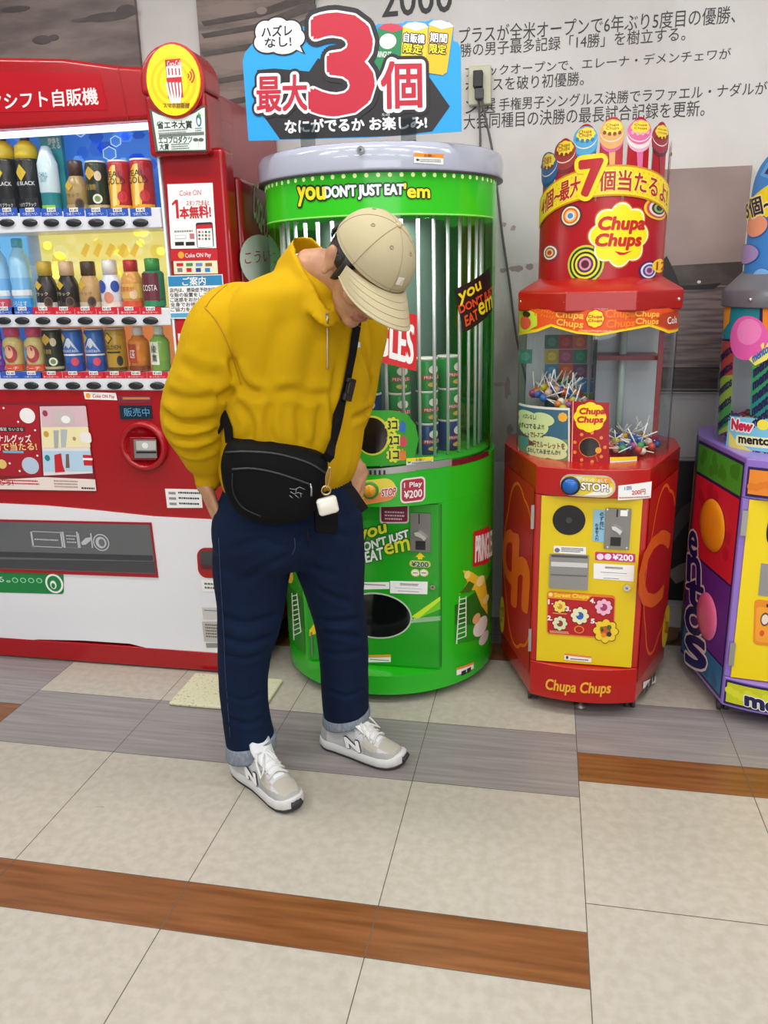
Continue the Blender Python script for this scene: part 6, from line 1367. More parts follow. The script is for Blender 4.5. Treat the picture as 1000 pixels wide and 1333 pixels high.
def folds(me, rows, base):
    """press cloth folds into a surface: each row is (points seen on it, depth, width)"""
    b0 = BVHTree.FromPolygons([v.co.copy() for v in me.vertices], [tuple(p.vertices) for p in me.polygons])
    nv = len(me.vertices); co = np.empty(nv*3); me.vertices.foreach_get('co', co); no = np.empty(nv*3); me.vertex_normals.foreach_get('vector', no)
    co = co.reshape(-1, 3); no = no.reshape(-1, 3); d = np.array([base(Vector(c)) for c in co])
    for pts, A, wd in rows:
        P = [on(b0, q[0], q[1], 0) for q in spline(pts, 5)]; P = np.array([tuple(q[0]) for q in P if q])
        if len(P) < 2: continue
        r = np.full(nv, 9.0); tt = np.zeros(nv)
        for k in range(len(P)-1):
            a, e = P[k], P[k+1]-P[k]; L2 = max(1e-9, e @ e); t = np.clip(((co-a) @ e)/L2, 0, 1); q = np.linalg.norm(co-(a+t[:, None]*e), axis=1)
            m = q < r; r[m] = q[m]; tt[m] = (k+t[m])/(len(P)-1)
        fade = np.clip(np.minimum(tt, 1-tt)*6, 0.15, 1)
        d += fade*(-A*np.exp(-(r/wd)**2)+.5*A*np.exp(-((r-2.0*wd)/(1.1*wd))**2))
    me.vertices.foreach_set('co', (co+no*d[:, None]).ravel()); me.update()
def on(b, u, v, off=.003):
    o = Vector((0, 0, CAM_H)); r = ray(u, v).normalized(); h = b.ray_cast(o, r)
    if h[0] is None: return None
    return h[0]+h[1]*off, h[1]
def sw(p):
    d = .005*nz(p, 4.5)+.0012*nz(p, 13, (1, 1, .5), 3)
    t = max(0.0, 1-abs(p.z-(hemz+.06))/.08); d += t*.006*nz(p, 24, (1, 1, .22), 5)
    if p.z < hemz+.03: d += .0018*math.sin((p.x*.9+p.y)*420)
    e = max(0.0, 1-(p-relb).length/.2); d += e*.009*nz(p, 12, (.6, .6, 1.8), 2)
    return d
SWF = [([(302, 462), (305, 478), (315, 500), (328, 510), (344, 513)], .013, .011), ([(283, 520), (294, 513), (315, 503)], .010, .010), ([(355, 513), (380, 508), (403, 515), (435, 512)], .008, .011), ([(370, 408), (353, 463), (342, 505)], .007, .020), ([(414, 432), (404, 478), (396, 512)], .005, .018),
       ([(314, 528), (327, 552), (323, 576)], .009, .010), ([(353, 522), (349, 554), (357, 580)], .008, .010), ([(388, 525), (391, 580)], .007, .010), ([(418, 522), (412, 580)], .007, .010), ([(440, 470), (433, 520), (437, 560)], .006, .010),
       ([(210, 536), (239, 552), (281, 546)], .013, .011), ([(226, 583), (256, 590), (286, 578)], .011, .010), ([(216, 512), (247, 521), (283, 516)], .008, .011), ([(232, 470), (262, 486), (292, 488)], .005, .014), ([(222, 566), (250, 570), (288, 560)], .009, .009), ([(468, 440), (480, 480), (478, 520)], .007, .010), ([(458, 545), (474, 538), (488, 525)], .009, .009)]
folds(sm, SWF, sw)
bvh = BVHTree.FromPolygons([v.co.copy() for v in sm.vertices], [tuple(p.vertices) for p in sm.polygons])
sweat = link_mesh(sm, 'sweatshirt', man, [MUST])
def seam(b, pts, r, m, name, parent, off=.0008, k=6):
    sp_ = spline(pts, k); P = [on(b, q[0], q[1], off) for q in sp_]; P = [tuple(q[0]) for q in P if q]
    return MB().tube(P, r, m, 6).build(name, parent)
SEAM = mat('sweat_seam', '#ad8002', .85)
seam(bvh, [(266, 400), (279, 414), (291, 434), (301, 460), (309, 485), (313, 500)], .0013, SEAM, 'armhole_seam', sweat)
seam(bvh, [(355, 343), (330, 352), (300, 368), (278, 386), (268, 400)], .0013, SEAM, 'shoulder_seam', sweat)
# half zip
P = [on(bvh, u, v, .002) for u, v in [(426, 408+i*6) for i in range(13)]]; P = [tuple(q[0]) for q in P if q]
MB().tube(P, .0035, mat('zip_placket', '#b98c04', .8), 6).build('zip_placket', sweat)
z = MB(); z.tube([tuple(Vector(p)+Vector((0, -.003, 0))) for p in P], .0017, mat('zip_silver', '#d8d4cc', .3, metal=.8), 6)
z.box(P[0][0]-.003, P[0][0]+.003, P[0][1]-.008, P[0][1]-.004, P[0][2]-.016, P[0][2], CHROME); z.build('zip', sweat)
q = on(bvh, 464, 449, .002)
if q: MB().box(q[0].x-.008, q[0].x+.008, q[0].y-.002, q[0].y+.001, q[0].z-.006, q[0].z+.006, PAPER).build('chest_mark', sweat)
# ---- jeans
mb = MB(); pel = [(375, 612, 2.0, .165, .13), (375, 640, 2.0, .19, .145), (374, 662, 2.0, .208, .155), (374, 690, 2.0, .212, .15), (376, 712, 2.0, .20, .125), (378, 732, 2.0, .17, .08)]
mb.loft([ell_ring(px(q[0], q[1], q[2]), q[3], q[4]) for q in spline(pel, 4)], DENIM)
def leg(rows):
    R = []
    for u, v, Y, wd in spline(rows, 4):
        c = px(u, v, Y); r = (px(u+wd/2, v, Y).x-px(u-wd/2, v, Y).x)/2; R.append(ell_ring(c, r, r*1.05, 24, Vector((1, 0, 0)), Vector((0, 1, 0))))
    mb.loft(R, DENIM)
leg([(336, 668, 1.955, 108), (334, 695, 1.955, 106), (328, 740, 1.955, 97), (327, 780, 1.95, 86), (324, 820, 1.94, 77), (318, 865, 1.938, 64), (319, 920, 1.955, 58), (326, 962, 1.965, 60), (327, 971, 1.965, 59)])
leg([(418, 668, 2.035, 104), (422, 695, 2.04, 100), (430, 740, 2.055, 87), (437, 780, 2.075, 72), (445, 820, 2.095, 66), (448, 865, 2.11, 62), (450, 915, 2.14, 59), (451, 934, 2.15, 57)])
jm = softbody(mb, 'jeans', .0075, 11, .5)
kr = px(325, 825, 1.9); kl = px(446, 812, 2.05); cr = px(378, 712, 1.9)
def jn(p): return .0025*nz(p, 6)+.0012*nz(p, 18)
JF = [([(410, 764), (432, 776), (458, 784)], .006, .010), ([(414, 805), (432, 809), (470, 805)], .008, .010), ([(418, 823), (445, 826), (474, 831)], .007, .009), ([(416, 846), (440, 852), (476, 846)], .005, .009), ([(286, 800), (320, 812), (366, 798)], .007, .011), ([(286, 826), (322, 838), (362, 824)], .008, .010), ([(288, 850), (318, 858), (350, 846)], .006, .009), ([(291, 902), (318, 912), (346, 900)], .005, .009),
      ([(294, 932), (320, 942), (352, 930)], .006, .009), ([(424, 896), (450, 906), (478, 894)], .005, .009), ([(382, 700), (420, 690), (460, 702)], .006, .011), ([(376, 716), (340, 704), (300, 716)], .006, .011), ([(380, 722), (350, 735), (310, 760)], .005, .012), ([(384, 724), (410, 740), (440, 748)], .005, .012)]
folds(jm, JF, jn)
bvj = BVHTree.FromPolygons([v.co.copy() for v in jm.vertices], [tuple(p.vertices) for p in jm.polygons])
jeans = link_mesh(jm, 'jeans', man, [DENIM])
ST_ = mat('denim_stitch', '#2a3c58', .8)
seam(bvj, [(285, 700), (288, 760), (292, 830), (294, 880), (300, 960)], .0011, ST_, 'side_seam', jeans); seam(bvj, [(383, 700), (384, 712), (380, 722)], .0012, ST_, 'fly_seam', jeans)
seam(bvj, [(414, 800), (440, 812), (468, 808)], .001, ST_, 'knee_crease', jeans) if False else None
for rows, lab in (((327, 956, 985, 1.965, 61, -.17), 'near'), ((451, 920, 943, 2.15, 59, -.17), 'far')):
    u, v0, v1, Y, wd, tl = rows
    c0, c1 = px(u, v0+4, Y), px(u, v1-6, Y); r = (px(u+wd/2, v0, Y).x-px(u-wd/2, v0, Y).x)/2; ex, ey = Vector((1, 0, 0)), Vector((0, 1, 0))
    rg = lambda c, k: ell_ring(c, r*k, r*k*1.05, 36, ex, ey, tilt=-tl)
    MB().loft([rg(c0, .9), rg(c0, 1.0), rg(c0.lerp(c1, .12), 1.03), rg(c0.lerp(c1, .85), 1.03), rg(c1, 1.0), rg(c1+UP*.002, .9), rg(c0, .88)], CUFF, cap=False).build('cuff', jeans, label='turned-up pale denim cuff')
# ---- body under the clothes: head, neck, arms, hands, legs in one surface
def img(a, b, c): return AX*a-AD*b-AF*c
hf = img(.28, -.86, .42).normalized(); hu = img(.55, .57, .60); hu = (hu-hf*hu.dot(hf)).normalized(); hr = hf.cross(hu)
HC = px(477, 348, 1.885)
def hd_(x, y, z): return HC+hr*x+hf*y+hu*z
mb = MB()
def blobh(c, r): mb.sphere((0, 0, 0), 1.0, SKIN, 12, xf=lambda x, y, z: hd_(c[0]+x*r[0], c[1]+y*r[1], c[2]+z*r[2]))
blobh((0, -.012, .035), (.074, .094, .083)); blobh((0, .02, -.02), (.068, .078, .075)); blobh((0, .034, -.06), (.054, .058, .055)); blobh((0, .07, -.098), (.024, .022, .018)); blobh((0, .045, -.088), (.042, .04, .026))
blobh((0, .104, -.026), (.011, .018, .022)); blobh((0, .109, -.036), (.0155, .015, .011)); blobh((0, .097, -.005), (.009, .010, .022)); blobh((0, .090, .020), (.052, .014, .012))
for s_ in (-1, 1):
    blobh((s_*.038, .070, -.03), (.026, .024, .022)); blobh((s_*.030, .083, .0), (.016, .010, .011))
    blobh((s_*.076, -.020, -.026), (.010, .021, .034)); blobh((s_*.084, -.027, -.012), (.007, .018, .021)); blobh((s_*.079, -.012, -.052), (.007, .010, .011))
blobh((0, .092, -.066), (.022, .010, .0065)); blobh((0, .089, -.076), (.019, .010, .006))
limb(mb, [(hd_(0, -.02, -.02), .056), (hd_(0, -.035, -.075), .054), (px(408, 352, 1.945), .054), (px(398, 388, 1.965), .08)], SKIN)
mb.loft([ell_ring(px(u, v, Y), hw, hd2) for u, v, Y, hw, hd2 in ((375, 690, 2.0, .16, .11), (378, 600, 2.0, .14, .10), (385, 500, 1.985, .15, .10), (388, 430, 1.97, .16, .095), (392, 390, 1.96, .13, .085))], SKIN)
limb_r(mb, [(335, 395, 1.93, .05), (297, 425, 1.88, .05), (270, 500, 1.86, .045), (262, 545, 1.87, .042), (268, 590, 1.905, .033), (269, 615, 1.915, .027), (268, 632, 1.915, .026)], SKIN)
limb_r(mb, [(430, 400, 2.04, .05), (462, 430, 2.10, .048), (455, 512, 2.15, .042), (446, 550, 2.15, .038), (450, 590, 2.13, .028), (461, 604, 2.12, .025)], SKIN)
# near hand: palm, four fingers going into the pocket, thumb hooked outside
ax = (px(283, 672, 1.905)-px(268, 632, 1.915)).normalized(); side = ax.cross(Vector((-.8, -.6, 0))).normalized()
pc = px(274, 650, 1.905)
def hand(pc, ax, side, bend, thumb_dir):
    """palm block and five tapering fingers with knuckle bends"""
    nrm = ax.cross(side).normalized(); R = []
    for t, hw, th in ((-.040, .024, .018), (-.02, .031, .017), (.0, .037, .016), (.022, .040, .0145), (.040, .037, .012)):
        R.append([pc+ax*t+side*(hw*math.cos(g))+nrm*(th*math.sin(g)) for g in [2*PI*i/14 for i in range(14)]])
    mb.loft(R, SKIN)
    for k, (o_, L) in enumerate(((-.030, .070), (-.010, .080), (.010, .076), (.029, .060))):
        b0 = pc+ax*.032+side*o_; d0 = (ax+bend*.15).normalized(); d1 = (ax+bend*.6).normalized(); d2 = (ax+bend*1.2).normalized()
        limb(mb, [(b0, .0098), (b0+d0*L*.45, .0092), (b0+d0*L*.45+d1*L*.3, .0085), (b0+d0*L*.45+d1*L*.3+d2*L*.25, .0072)], SKIN, 10, 4)
    tb = pc-ax*.022-side*.026; limb(mb, [(tb, .0125), (tb+thumb_dir*.028, .0115), (tb+thumb_dir*.045+ax*.012, .0098), (tb+thumb_dir*.052+ax*.032, .0082)], SKIN, 10, 4)
bend = Vector((.9, .2, 0)).normalized()
hand(pc, ax, -side if side.y > 0 else side, bend, (ax*.55+Vector((.35, -.75, 0))).normalized())
pc2 = px(464, 620, 2.10); ax2 = (px(455, 650, 2.06)-px(465, 604, 2.12)).normalized(); s2 = ax2.cross(Vector((.75, -.65, 0))).normalized()
hand(pc2, ax2, s2 if s2.y < 0 else -s2, Vector((-.9, -.2, 0)).normalized(), (ax2*.7+Vector((-.1, -.7, 0))).normalized())
for rows in (((330, 700, 1.96, .075), (326, 780, 1.95, .06), (322, 830, 1.94, .048), (319, 880, 1.935, .045), (325, 960, 1.965, .034), (327, 990, 1.965, .034)), ((425, 700, 2.04, .075), (438, 780, 2.075, .056), (446, 830, 2.1, .047), (449, 880, 2.115, .044), (451, 930, 2.15, .034), (452, 955, 2.15, .034))): limb_r(mb, rows, SKIN)
bm_ = softbody(mb, 'body', .0048, 4, .5)
inv = Matrix((tuple(hr), tuple(hf), tuple(hu)))
LIPM = mat('lips', '#9c6552', .45)
def pick(c):
    q = inv @ (c-HC)
    return 1 if abs(q.x) < .021 and .085 < q.y and -.082 < q.z < -.0605 else 0
body = link_mesh(bm_, 'body', man, [SKIN, LIPM], pick)
# eyes looking down, brows
for s_ in (-1, 1):
    MB().sphere((0, 0, 0), 1, mat('eye_white', '#e6e2dc', .2), 10, xf=lambda x, y, z: hd_(s_*.030+x*.0125, .0835+y*.0105, .0015+z*.0085)).sphere((0, 0, 0), 1, mat('iris', '#1c120c', .15), 8, xf=lambda x, y, z: hd_(s_*.030+x*.0055, .0915+y*.004, -.0025+z*.0055)).build('eye', man)
    MB().tube([tuple(hd_(s_*(.016+.030*t), .099-.014*t, .016+.006*math.sin(PI*t))) for t in [i/6 for i in range(7)]], [.002, .003, .0034, .0034, .003, .0026, .0016], HAIRM, 8).build('eyebrow', man)
# hair: close-cropped shell below the cap
h = MB(); n1, n2 = 40, 22; vs = []; fs = []
for j in range(n2+1):
    for i in range(n1):
        th_, ph = PI*j/n2, 2*PI*i/n1; vs.append((.0815*math.sin(th_)*math.sin(ph), -.014+.101*math.sin(th_)*math.cos(ph), .0+.118*math.cos(th_)))
keep = lambda q: q[1] < .05 and q[2] > -.062+.8*max(0, q[1]+.035) and q[2] < .07
for j in range(n2):
    for i in range(n1):
        f = (j*n1+i, (j+1)*n1+i, (j+1)*n1+(i+1) % n1, j*n1+(i+1) % n1)
        if all(keep(vs[k]) for k in f): fs.append(f)
h.add([hd_(*v) for v in vs], fs, HAIRM, True)
for s_ in (-1, 1):
    h.loft([[hd_(s_*(.066+.011*b_), y_+w_*a_, z_) for a_, b_ in ((-1, 0), (-.6, 1), (.6, 1), (1, 0))] for z_, y_, w_ in ((.03, .026, .022), (.0, .024, .017), (-.02, .022, .012), (-.038, .018, .006), (-.046, .016, .002))], HAIRM)
hair = h.build('hair', man)
so = hair.modifiers.new('s', 'SOLIDIFY'); so.thickness = .006; so.offset = 1
# ---- cap
RX, RY, RZ, CZ, CYo = .0925, .113, .104, .022, -.004
rimz = lambda ph: CZ+.006+.010*math.cos(ph)
def dome(ph, t, k=1.0):
    """t 0 at the button, 1 at the rim"""
    z1 = rimz(ph); a1 = math.acos(max(-1, min(1, (z1-CZ)/RZ))); a = a1*t; bulge = 1+.035*math.sin(PI*t)
    return Vector((RX*k*bulge*math.sin(a)*math.sin(ph), CYo+RY*k*bulge*math.sin(a)*math.cos(ph), CZ+RZ*k*math.cos(a)))
c = MB(); n1, n2 = 48, 16
for k in (1.0, .965):
    vs = [hd_(*dome(2*PI*i/n1, .001+(1-.001)*j/n2, k)) for j in range(n2+1) for i in range(n1)]
    fs = [(j*n1+i, (j+1)*n1+i, (j+1)*n1+(i+1) % n1, j*n1+(i+1) % n1) for j in range(n2) for i in range(n1)]
    c.add(vs, fs if k == 1 else [tuple(reversed(f)) for f in fs], CAPC, True)
capo = c.build('cap', man)
def brim_pt(s, t, dz=0):
    ph = math.radians(66)*s; b0 = dome(ph, .985); e_ = max(0.0, 1-abs(s)**3.2)**.5
    ext = .094*t*(e_*.88+.12*(1-s*s)); fx = .25*s
    return Vector((b0.x*(1-.04*t)+fx*ext*.4, b0.y+ext, b0.z-.004-t*.014-.030*s*s*(.35+.65*t)+.004*math.sin(PI*t)+dz))
b = MB(); n1, n2 = 32, 10
for k, dz in ((0, 0), (1, -.0035)):
    vs = [hd_(*brim_pt(-1+2*i/n1, j/n2, dz)) for j in range(n2+1) for i in range(n1+1)]; W_ = n1+1
    fs = [(j*W_+i, j*W_+i+1, (j+1)*W_+i+1, (j+1)*W_+i) for j in range(n2) for i in range(n1)]
    b.add(vs, fs if k else [tuple(reversed(f)) for f in fs], CAPC, True)
b.tube([tuple(hd_(*brim_pt(-1+2*i/40, 1, -.0017))) for i in range(41)], .0022, CAPC, 6)
brim = b.build('brim', capo)
for t in (.28, .5, .72, .92): MB().tube([tuple(hd_(*brim_pt(-.93+1.86*i/30, t, .0004))) for i in range(31)], .00055, CAPD, 5).build('brim_stitch', brim)
for i in range(6): MB().tube([tuple(hd_(*dome(PI/3*i, .06+.94*j/14, 1.001))) for j in range(15)], .0011, CAPD, 6).build('panel_seam', capo)
MB().tube([tuple(hd_(*dome(2*PI*i/40, .95, 1.0025))) for i in range(40)], .0008, CAPD, 5, closed=True).build('rim_stitch', capo)
MB().sphere((0, 0, 0), 1, CAPC, 8, xf=lambda x, y, z: hd_(x*.0075, CYo+y*.0075, CZ+RZ+.001+z*.004)).build('button', capo)
for i in range(6):
    p0 = dome(PI/6+PI/3*i, .42, 1.004); n0 = Vector((p0.x/RX**2, (p0.y-CYo)/RY**2, (p0.z-CZ)/RZ**2)).normalized(); u0 = n0.orthogonal().normalized(); v0 = n0.cross(u0)
    MB().tube([tuple(hd_(*(p0+u0*.0038*math.cos(g)+v0*.0038*math.sin(g)))) for g in [2*PI*k/12 for k in range(12)]], .0012, CAPD, 6, closed=True).build('eyelet', capo)
# small embroidered mark on the front of the cap
def cap_map(a, b_, w_): q = dome(math.radians(LGP)+a/RY, LGT-b_/RZ/1.3, 1.012+w_*5); return hd_(*q)
LGP, LGT = -8, .80
lg = MB(); lg.prism([(-.013, -.008), (.013, -.008), (.013, .008), (-.013, .008)], cap_map, 0, .0005, ink('#e4dfd2', .7))
for r1 in (.005, .0085, .012): lg.prism([(-.012+r1*math.cos(g), -.007+r1*math.sin(g)) for g in [PI/2*k/6 for k in range(7)]]+[(-.012+(r1-.0015)*math.cos(g), -.007+(r1-.0015)*math.sin(g)) for g in [PI/2-PI/2*k/6 for k in range(7)]], cap_map, .0006, .0009, ink('#c8bfa6', .7))
lg.build('embroidered_mark', capo, label='small pale embroidered mark')
sg_ = MB(); sg_.tube([tuple(hd_(*(dome(math.radians(a), 1.03, 1.03)-Vector((0, 0, .012))))) for a in range(118, 240, 7)], [.003]+[.0075]*16+[.003], mat('strap_gloss', '#0e0f12', .2, coat=.5), 8, flat=.45); sg_.build('head_band', man, label='glossy black band round the back of the head')
# ---- sneakers
SUE = mat('shoe_suede', '#a6a5a3', .8, bump=(300, .3)); MESH = mat('shoe_mesh', '#c6c0b2', .8, bump=(700, .8)); SOLE = mat('shoe_sole', '#d2d1ce', .5); OUT = mat('shoe_outsole', '#2b2b2d', .6); LACE = mat('shoe_lace', '#d8d7d3', .7); NAVYL = mat('shoe_navy', '#2a2c4a', .6); TONG = mat('shoe_tongue', '#e2e4e6', .6); LEATH = mat('shoe_leather', '#c4c4c4', .5)
def sneaker(heel, toe, side_sign, cl):
    hv, tv = Vector(heel), Vector(toe); L = (tv-hv).length; ex = (tv-hv).normalized(); ey = Vector((-ex.y, ex.x, 0))
    g = lambda x, y, z: hv+ex*(x*L)+ey*y+UP*z
    wid = [(0, .021), (.03, .029), (.1, .034), (.25, .036), (.42, .037), (.6, .043), (.75, .047), (.86, .044), (.94, .034), (.985, .019), (1.0, .008)]
    def wd(x):
        for (a, b_), (c_, d_) in zip(wid, wid[1:]):
            if a <= x <= c_: return b_+(d_-b_)*(x-a)/(c_-a)
        return .008
    cy = lambda x: .010*math.sin(PI*max(0, x-.2))*side_sign
    xs0 = [0, .01, .03, .06, .1, .16, .22, .28, .34, .4, .46, .52, .58, .64, .7, .76, .82, .87, .91, .945, .97, .988, 1.0]; xs = [x for a_, b_ in zip(xs0, xs0[1:]) for x in (a_, a_+(b_-a_)/3, a_+(b_-a_)*2/3)]+[1.0]
    spr = lambda x: .012*max(0, (x-.78)/.22)**2+.006*max(0, (.06-x)/.06)
    sh = MB()
    # upper: stations with rounded section
    top = [(0, .078), (.03, .092), (.08, .100), (.16, .092), (.24, .096), (.31, .110), (.38, .112), (.48, .106), (.58, .093), (.68, .080), (.78, .068), (.87, .057), (.93, .046), (.98, .034), (1, .028)]
    def tp_(x):
        for (a, b_), (c_, d_) in zip(top, top[1:]):
            if a <= x <= c_: return b_+(d_-b_)*(x-a)/(c_-a)
        return .028
    rings = []; n = 48; PWX = lambda x: .5 if x < .45 else min(.78, .5+(x-.45)*1.1); PYX = lambda x: .75 if x < .5 else min(.98, .75+(x-.5)*.9)
    for x in xs:
        w_ = wd(x)*.97; h0 = .026+spr(x); hh = max(.004, tp_(x)-h0); ring = []
        for i in range(n):
            a = PI*i/(n-1); yy = math.cos(a); zz = max(0.0, math.sin(a))
            s_ = abs(yy)**PYX(x)*(1 if yy > 0 else -1); k = 1 if x > .45 else (1-.32*zz**2)
            ring.append(g(x, cy(x)+w_*s_*k, h0+hh*zz**PWX(x)))
        rings.append(ring)
    ms = [LEATH, SUE, MESH, TONG]
    sh.loft(rings, LEATH)
    k = 0
    nf = (len(rings)-1)*n
    for j in range(len(rings)-1):
        for i in range(n):
            xm = (xs[j]+xs[j+1])/2; e_ = abs((i+.5)/(n-1)-.5)*2
            m = LEATH
            if xm > .91 or (xm > .58 and e_ > .78-1.5*max(0, xm-.68)): m = SUE
            elif .745 < xm and e_ < .5: m = MESH
            elif .55 < xm < .74 and .46 < e_: m = MESH
            elif xm < .10 and e_ > .3: m = SUE
            elif .36 < xm < .72 and e_ < .22: m = TONG
            sh.m[j*n+i] = sh.slot(m)
    shoe = sh.build('sneaker', man, label=cl)
    so_ = MB(); O = []
    for z_, kk in ((.008, .97), (.012, 1.04), (.024, 1.06), (.034, 1.0), (.036, .94)):
        O.append([g(x+(-.012 if x < .02 else 0)*(kk), cy(x)+s_*wd(x)*kk*1.02, z_+spr(x)*1.0) for s_, seq in ((1, xs), (-1, list(reversed(xs)))) for x in seq])
    so_.loft(O, SOLE); so_.build('midsole', shoe)
    oo = MB(); O = []
    for z_, kk in ((.0005, .93), (.002, .97), (.0085, 1.0)): O.append([g(x+(-.01 if x < .02 else 0), cy(x)+s_*wd(x)*kk*1.03, z_+spr(x)) for s_, seq in ((1, xs), (-1, list(reversed(xs)))) for x in seq])
    oo.loft(O, OUT)
    oo.tube([tuple(g(1.0-.004*abs(y)/.01, cy(1)+y, .030)) for y in (-.016, -.009, 0, .009, .016)], .009, OUT, 8); oo.build('outsole', shoe)
    # side letter on both sides
    vs, fs = text2d('N'); bx0 = min(v[0] for v in vs); bx1 = max(v[0] for v in vs); by0 = min(v[1] for v in vs); by1 = max(v[1] for v in vs)
    for s_ in (-1, 1):
        lt = MB()
        for k_, (off, m, w0) in enumerate(((.0062, NAVYL, .0012), (.0036, PAPER, .0028))):
            for q_ in range(8):
                gg = 2*PI*q_/8
                pts = []
                for vx, vy in vs:
                    a = (vx-bx0)/(bx1-bx0); b_ = (vy-by0)/(by1-by0)
                    if s_ > 0: a = 1-a
                    a_ = .36+(.17*a)+off*math.cos(gg)/L+(.03*(b_-.5)*-1); zz = .043+.028*b_+off*math.sin(gg)
                    w_ = wd(a_)*.97; h0 = .026; hh = tp_(a_)-h0; f_ = min(.98, max(0, (zz-h0)/hh)); zz_ = f_**(1/PWX(a_)); yy = math.sqrt(max(0, 1-zz_*zz_)); kk = 1 if a_ > .45 else (1-.32*zz_**2)
                    pts.append(g(a_, cy(a_)+s_*(w_*yy**PYX(a_)*kk+w0+.0022), zz))
                lt.add(pts, fs if s_ < 0 else [tuple(reversed(f)) for f in fs], m)
                lt.v[-len(pts):] = [tuple(Vector(p)+ey*s_*.00004*q_) for p in pts]
        lt.build('letter', shoe, label='white letter N with navy edge')
    # tongue, laces
    tg = MB(); T = []
    for x, z_, w_ in ((.41, .152, .027), (.42, .156, .033), (.44, .140, .034), (.47, .126, .032), (.55, .106, .027), (.68, .085, .021)): T.append([g(x+dx, cy(x)+yy*w_, z_-.006*yy*yy+dz) for yy, dx, dz in ((-1, 0, 0), (-.5, 0, .002), (0, 0, .003), (.5, 0, .002), (1, 0, 0), (1, 0, -.006), (0, 0, -.004), (-1, 0, -.006))])
    tg.loft(T, TONG); tg.build('tongue', shoe)
    for k_ in range(5):
        x = .46+.056*k_; z_ = tp_(x)+.009
        MB().tube([tuple(g(x+.016*abs(t)+.012*t, cy(x)+t*.030, z_-.016*t*t)) for t in (-1, -.6, -.2, .2, .6, 1)], .0042, LACE, 6, flat=.6).build('lace', shoe)
    for s_ in (-1, 1):
        MB().tube([tuple(g(.48, cy(.48), tp_(.48)+.012)), tuple(g(.49, s_*.018, tp_(.48)+.020)), tuple(g(.54, s_*.030, tp_(.48)+.002)), tuple(g(.64, s_*.036, tp_(.6)-.014)), tuple(g(.62, s_*.022, tp_(.6)+.003)), tuple(g(.49, cy(.48), tp_(.48)+.013))], .0036, LACE, 6).build('lace_bow', shoe)
    return shoe
sneaker((-.866, 1.985, 0), (-.634, 1.812, 0), 1, 'pale grey running shoe nearest the viewer')
sneaker((-.645, 2.160, 0), (-.374, 2.088, 0), -1, 'pale grey running shoe set farther back')

# ================================================================== BAG AND EARBUD CASE
BP = Pl(px(362, 630, 1.815), (.965, .26, 0)); bg = thing('crossbody_bag', 'black crossbody bag worn in front of the man at hip height', 'bag', tuple(px(362, 680, 1.83)))
outl = [(300, 573), (340, 574), (385, 581), (418, 593), (427, 606), (421, 640), (409, 667), (386, 679), (350, 681), (311, 669), (293, 641), (287, 608), (292, 584)]
O = [BP.p(*p) for p in outl]; O = [tuple(q) for q in spline(O+[O[0]], 4)[:-1]]
if sum(O[i-1][0]*O[i][1]-O[i][0]*O[i-1][1] for i in range(len(O))) < 0: O.reverse()
cx0 = sum(p[0] for p in O)/len(O); cz0 = sum(p[1] for p in O)/len(O)
def shr(k, w_, dz=0): return [BP.map(cx0+(a-cx0)*k, cz0+(b_-cz0)*k+dz, w_) for a, b_ in O]
mb = MB(); mb.loft([shr(.75, -.055), shr(.93, -.05), shr(1.0, -.035), shr(1.0, -.005), shr(.975, .014), shr(.90, .028), shr(.72, .036), shr(.4, .040)], BAGM)
bgm = mb.build('pouch', bg)
bvb = BVHTree.FromPolygons([Vector(v) for v in mb.v], [f for f in mb.f])
for nm, pts, m, r in (('zip', [(294, 589), (320, 588), (360, 591), (400, 602), (424, 616)], mat('zip_black', '#1e1f22', .4), .0032), ('pocket_zip', [(302, 611), (330, 610), (365, 617), (405, 631)], mat('zip_black', '#1e1f22', .4), .003), ('piping', [(303, 616), (304, 640), (316, 660), (340, 672)], mat('bag_piping', '#0c0c0e', .5), .002)):
    seam(bvb, pts, r, m, nm, bgm, .001)
q = on(bvb, 404, 629, .004)
if q: MB().tube([tuple(q[0]), tuple(q[0]+Vector((.003, -.003, -.012))), tuple(q[0]+Vector((.001, -.002, -.03)))], .0025, STEEL, 6).build('zip_pull', bgm)
lgm = MB(); GL = mat('bag_mark', '#8d9096', .4)
for pts in ([(377, 636), (384, 637), (390, 634), (397, 637)], [(378, 640), (383, 643), (388, 641), (394, 643)], [(377, 645), (381, 648)], [(386, 636), (385, 641)], [(391, 641), (392, 647)], [(384, 644), (389, 648)]):
    P = [on(bvb, u, v, .0008) for u, v in pts]; P = [tuple(p[0]) for p in P if p]
    if len(P) > 1: lgm.tube(P, .0009, GL, 5)
lgm.build('stitched_mark', bgm, label='thin grey stitched emblem')
def ribbon(pts, wd, th, m, name, parent):
    """pts: (position, normal)"""
    R = []
    for i, (p, n_) in enumerate(pts):
        t = (pts[min(i+1, len(pts)-1)][0]-pts[max(i-1, 0)][0]).normalized(); s_ = t.cross(n_).normalized(); n2_ = s_.cross(t).normalized()
        R.append([p+s_*wd/2, p+s_*wd/2+n2_*th, p-s_*wd/2+n2_*th, p-s_*wd/2])
    return MB().loft(R, m, smooth=False).build(name, parent)
fr_ = [(463, 424), (460, 440), (457, 460), (453, 480), (449, 500), (444, 520), (440, 540), (436, 558), (432, 575)]
P = [on(bvh, u, v, .004) for u, v in fr_]; P = [p for p in P if p]
endp = BP.map(*BP.p(424, 598), .0); P.append((endp+Vector((.012, -.01, .012)), Vector((.3, -.95, 0)))); P.append((endp, Vector((.3, -.95, 0))))
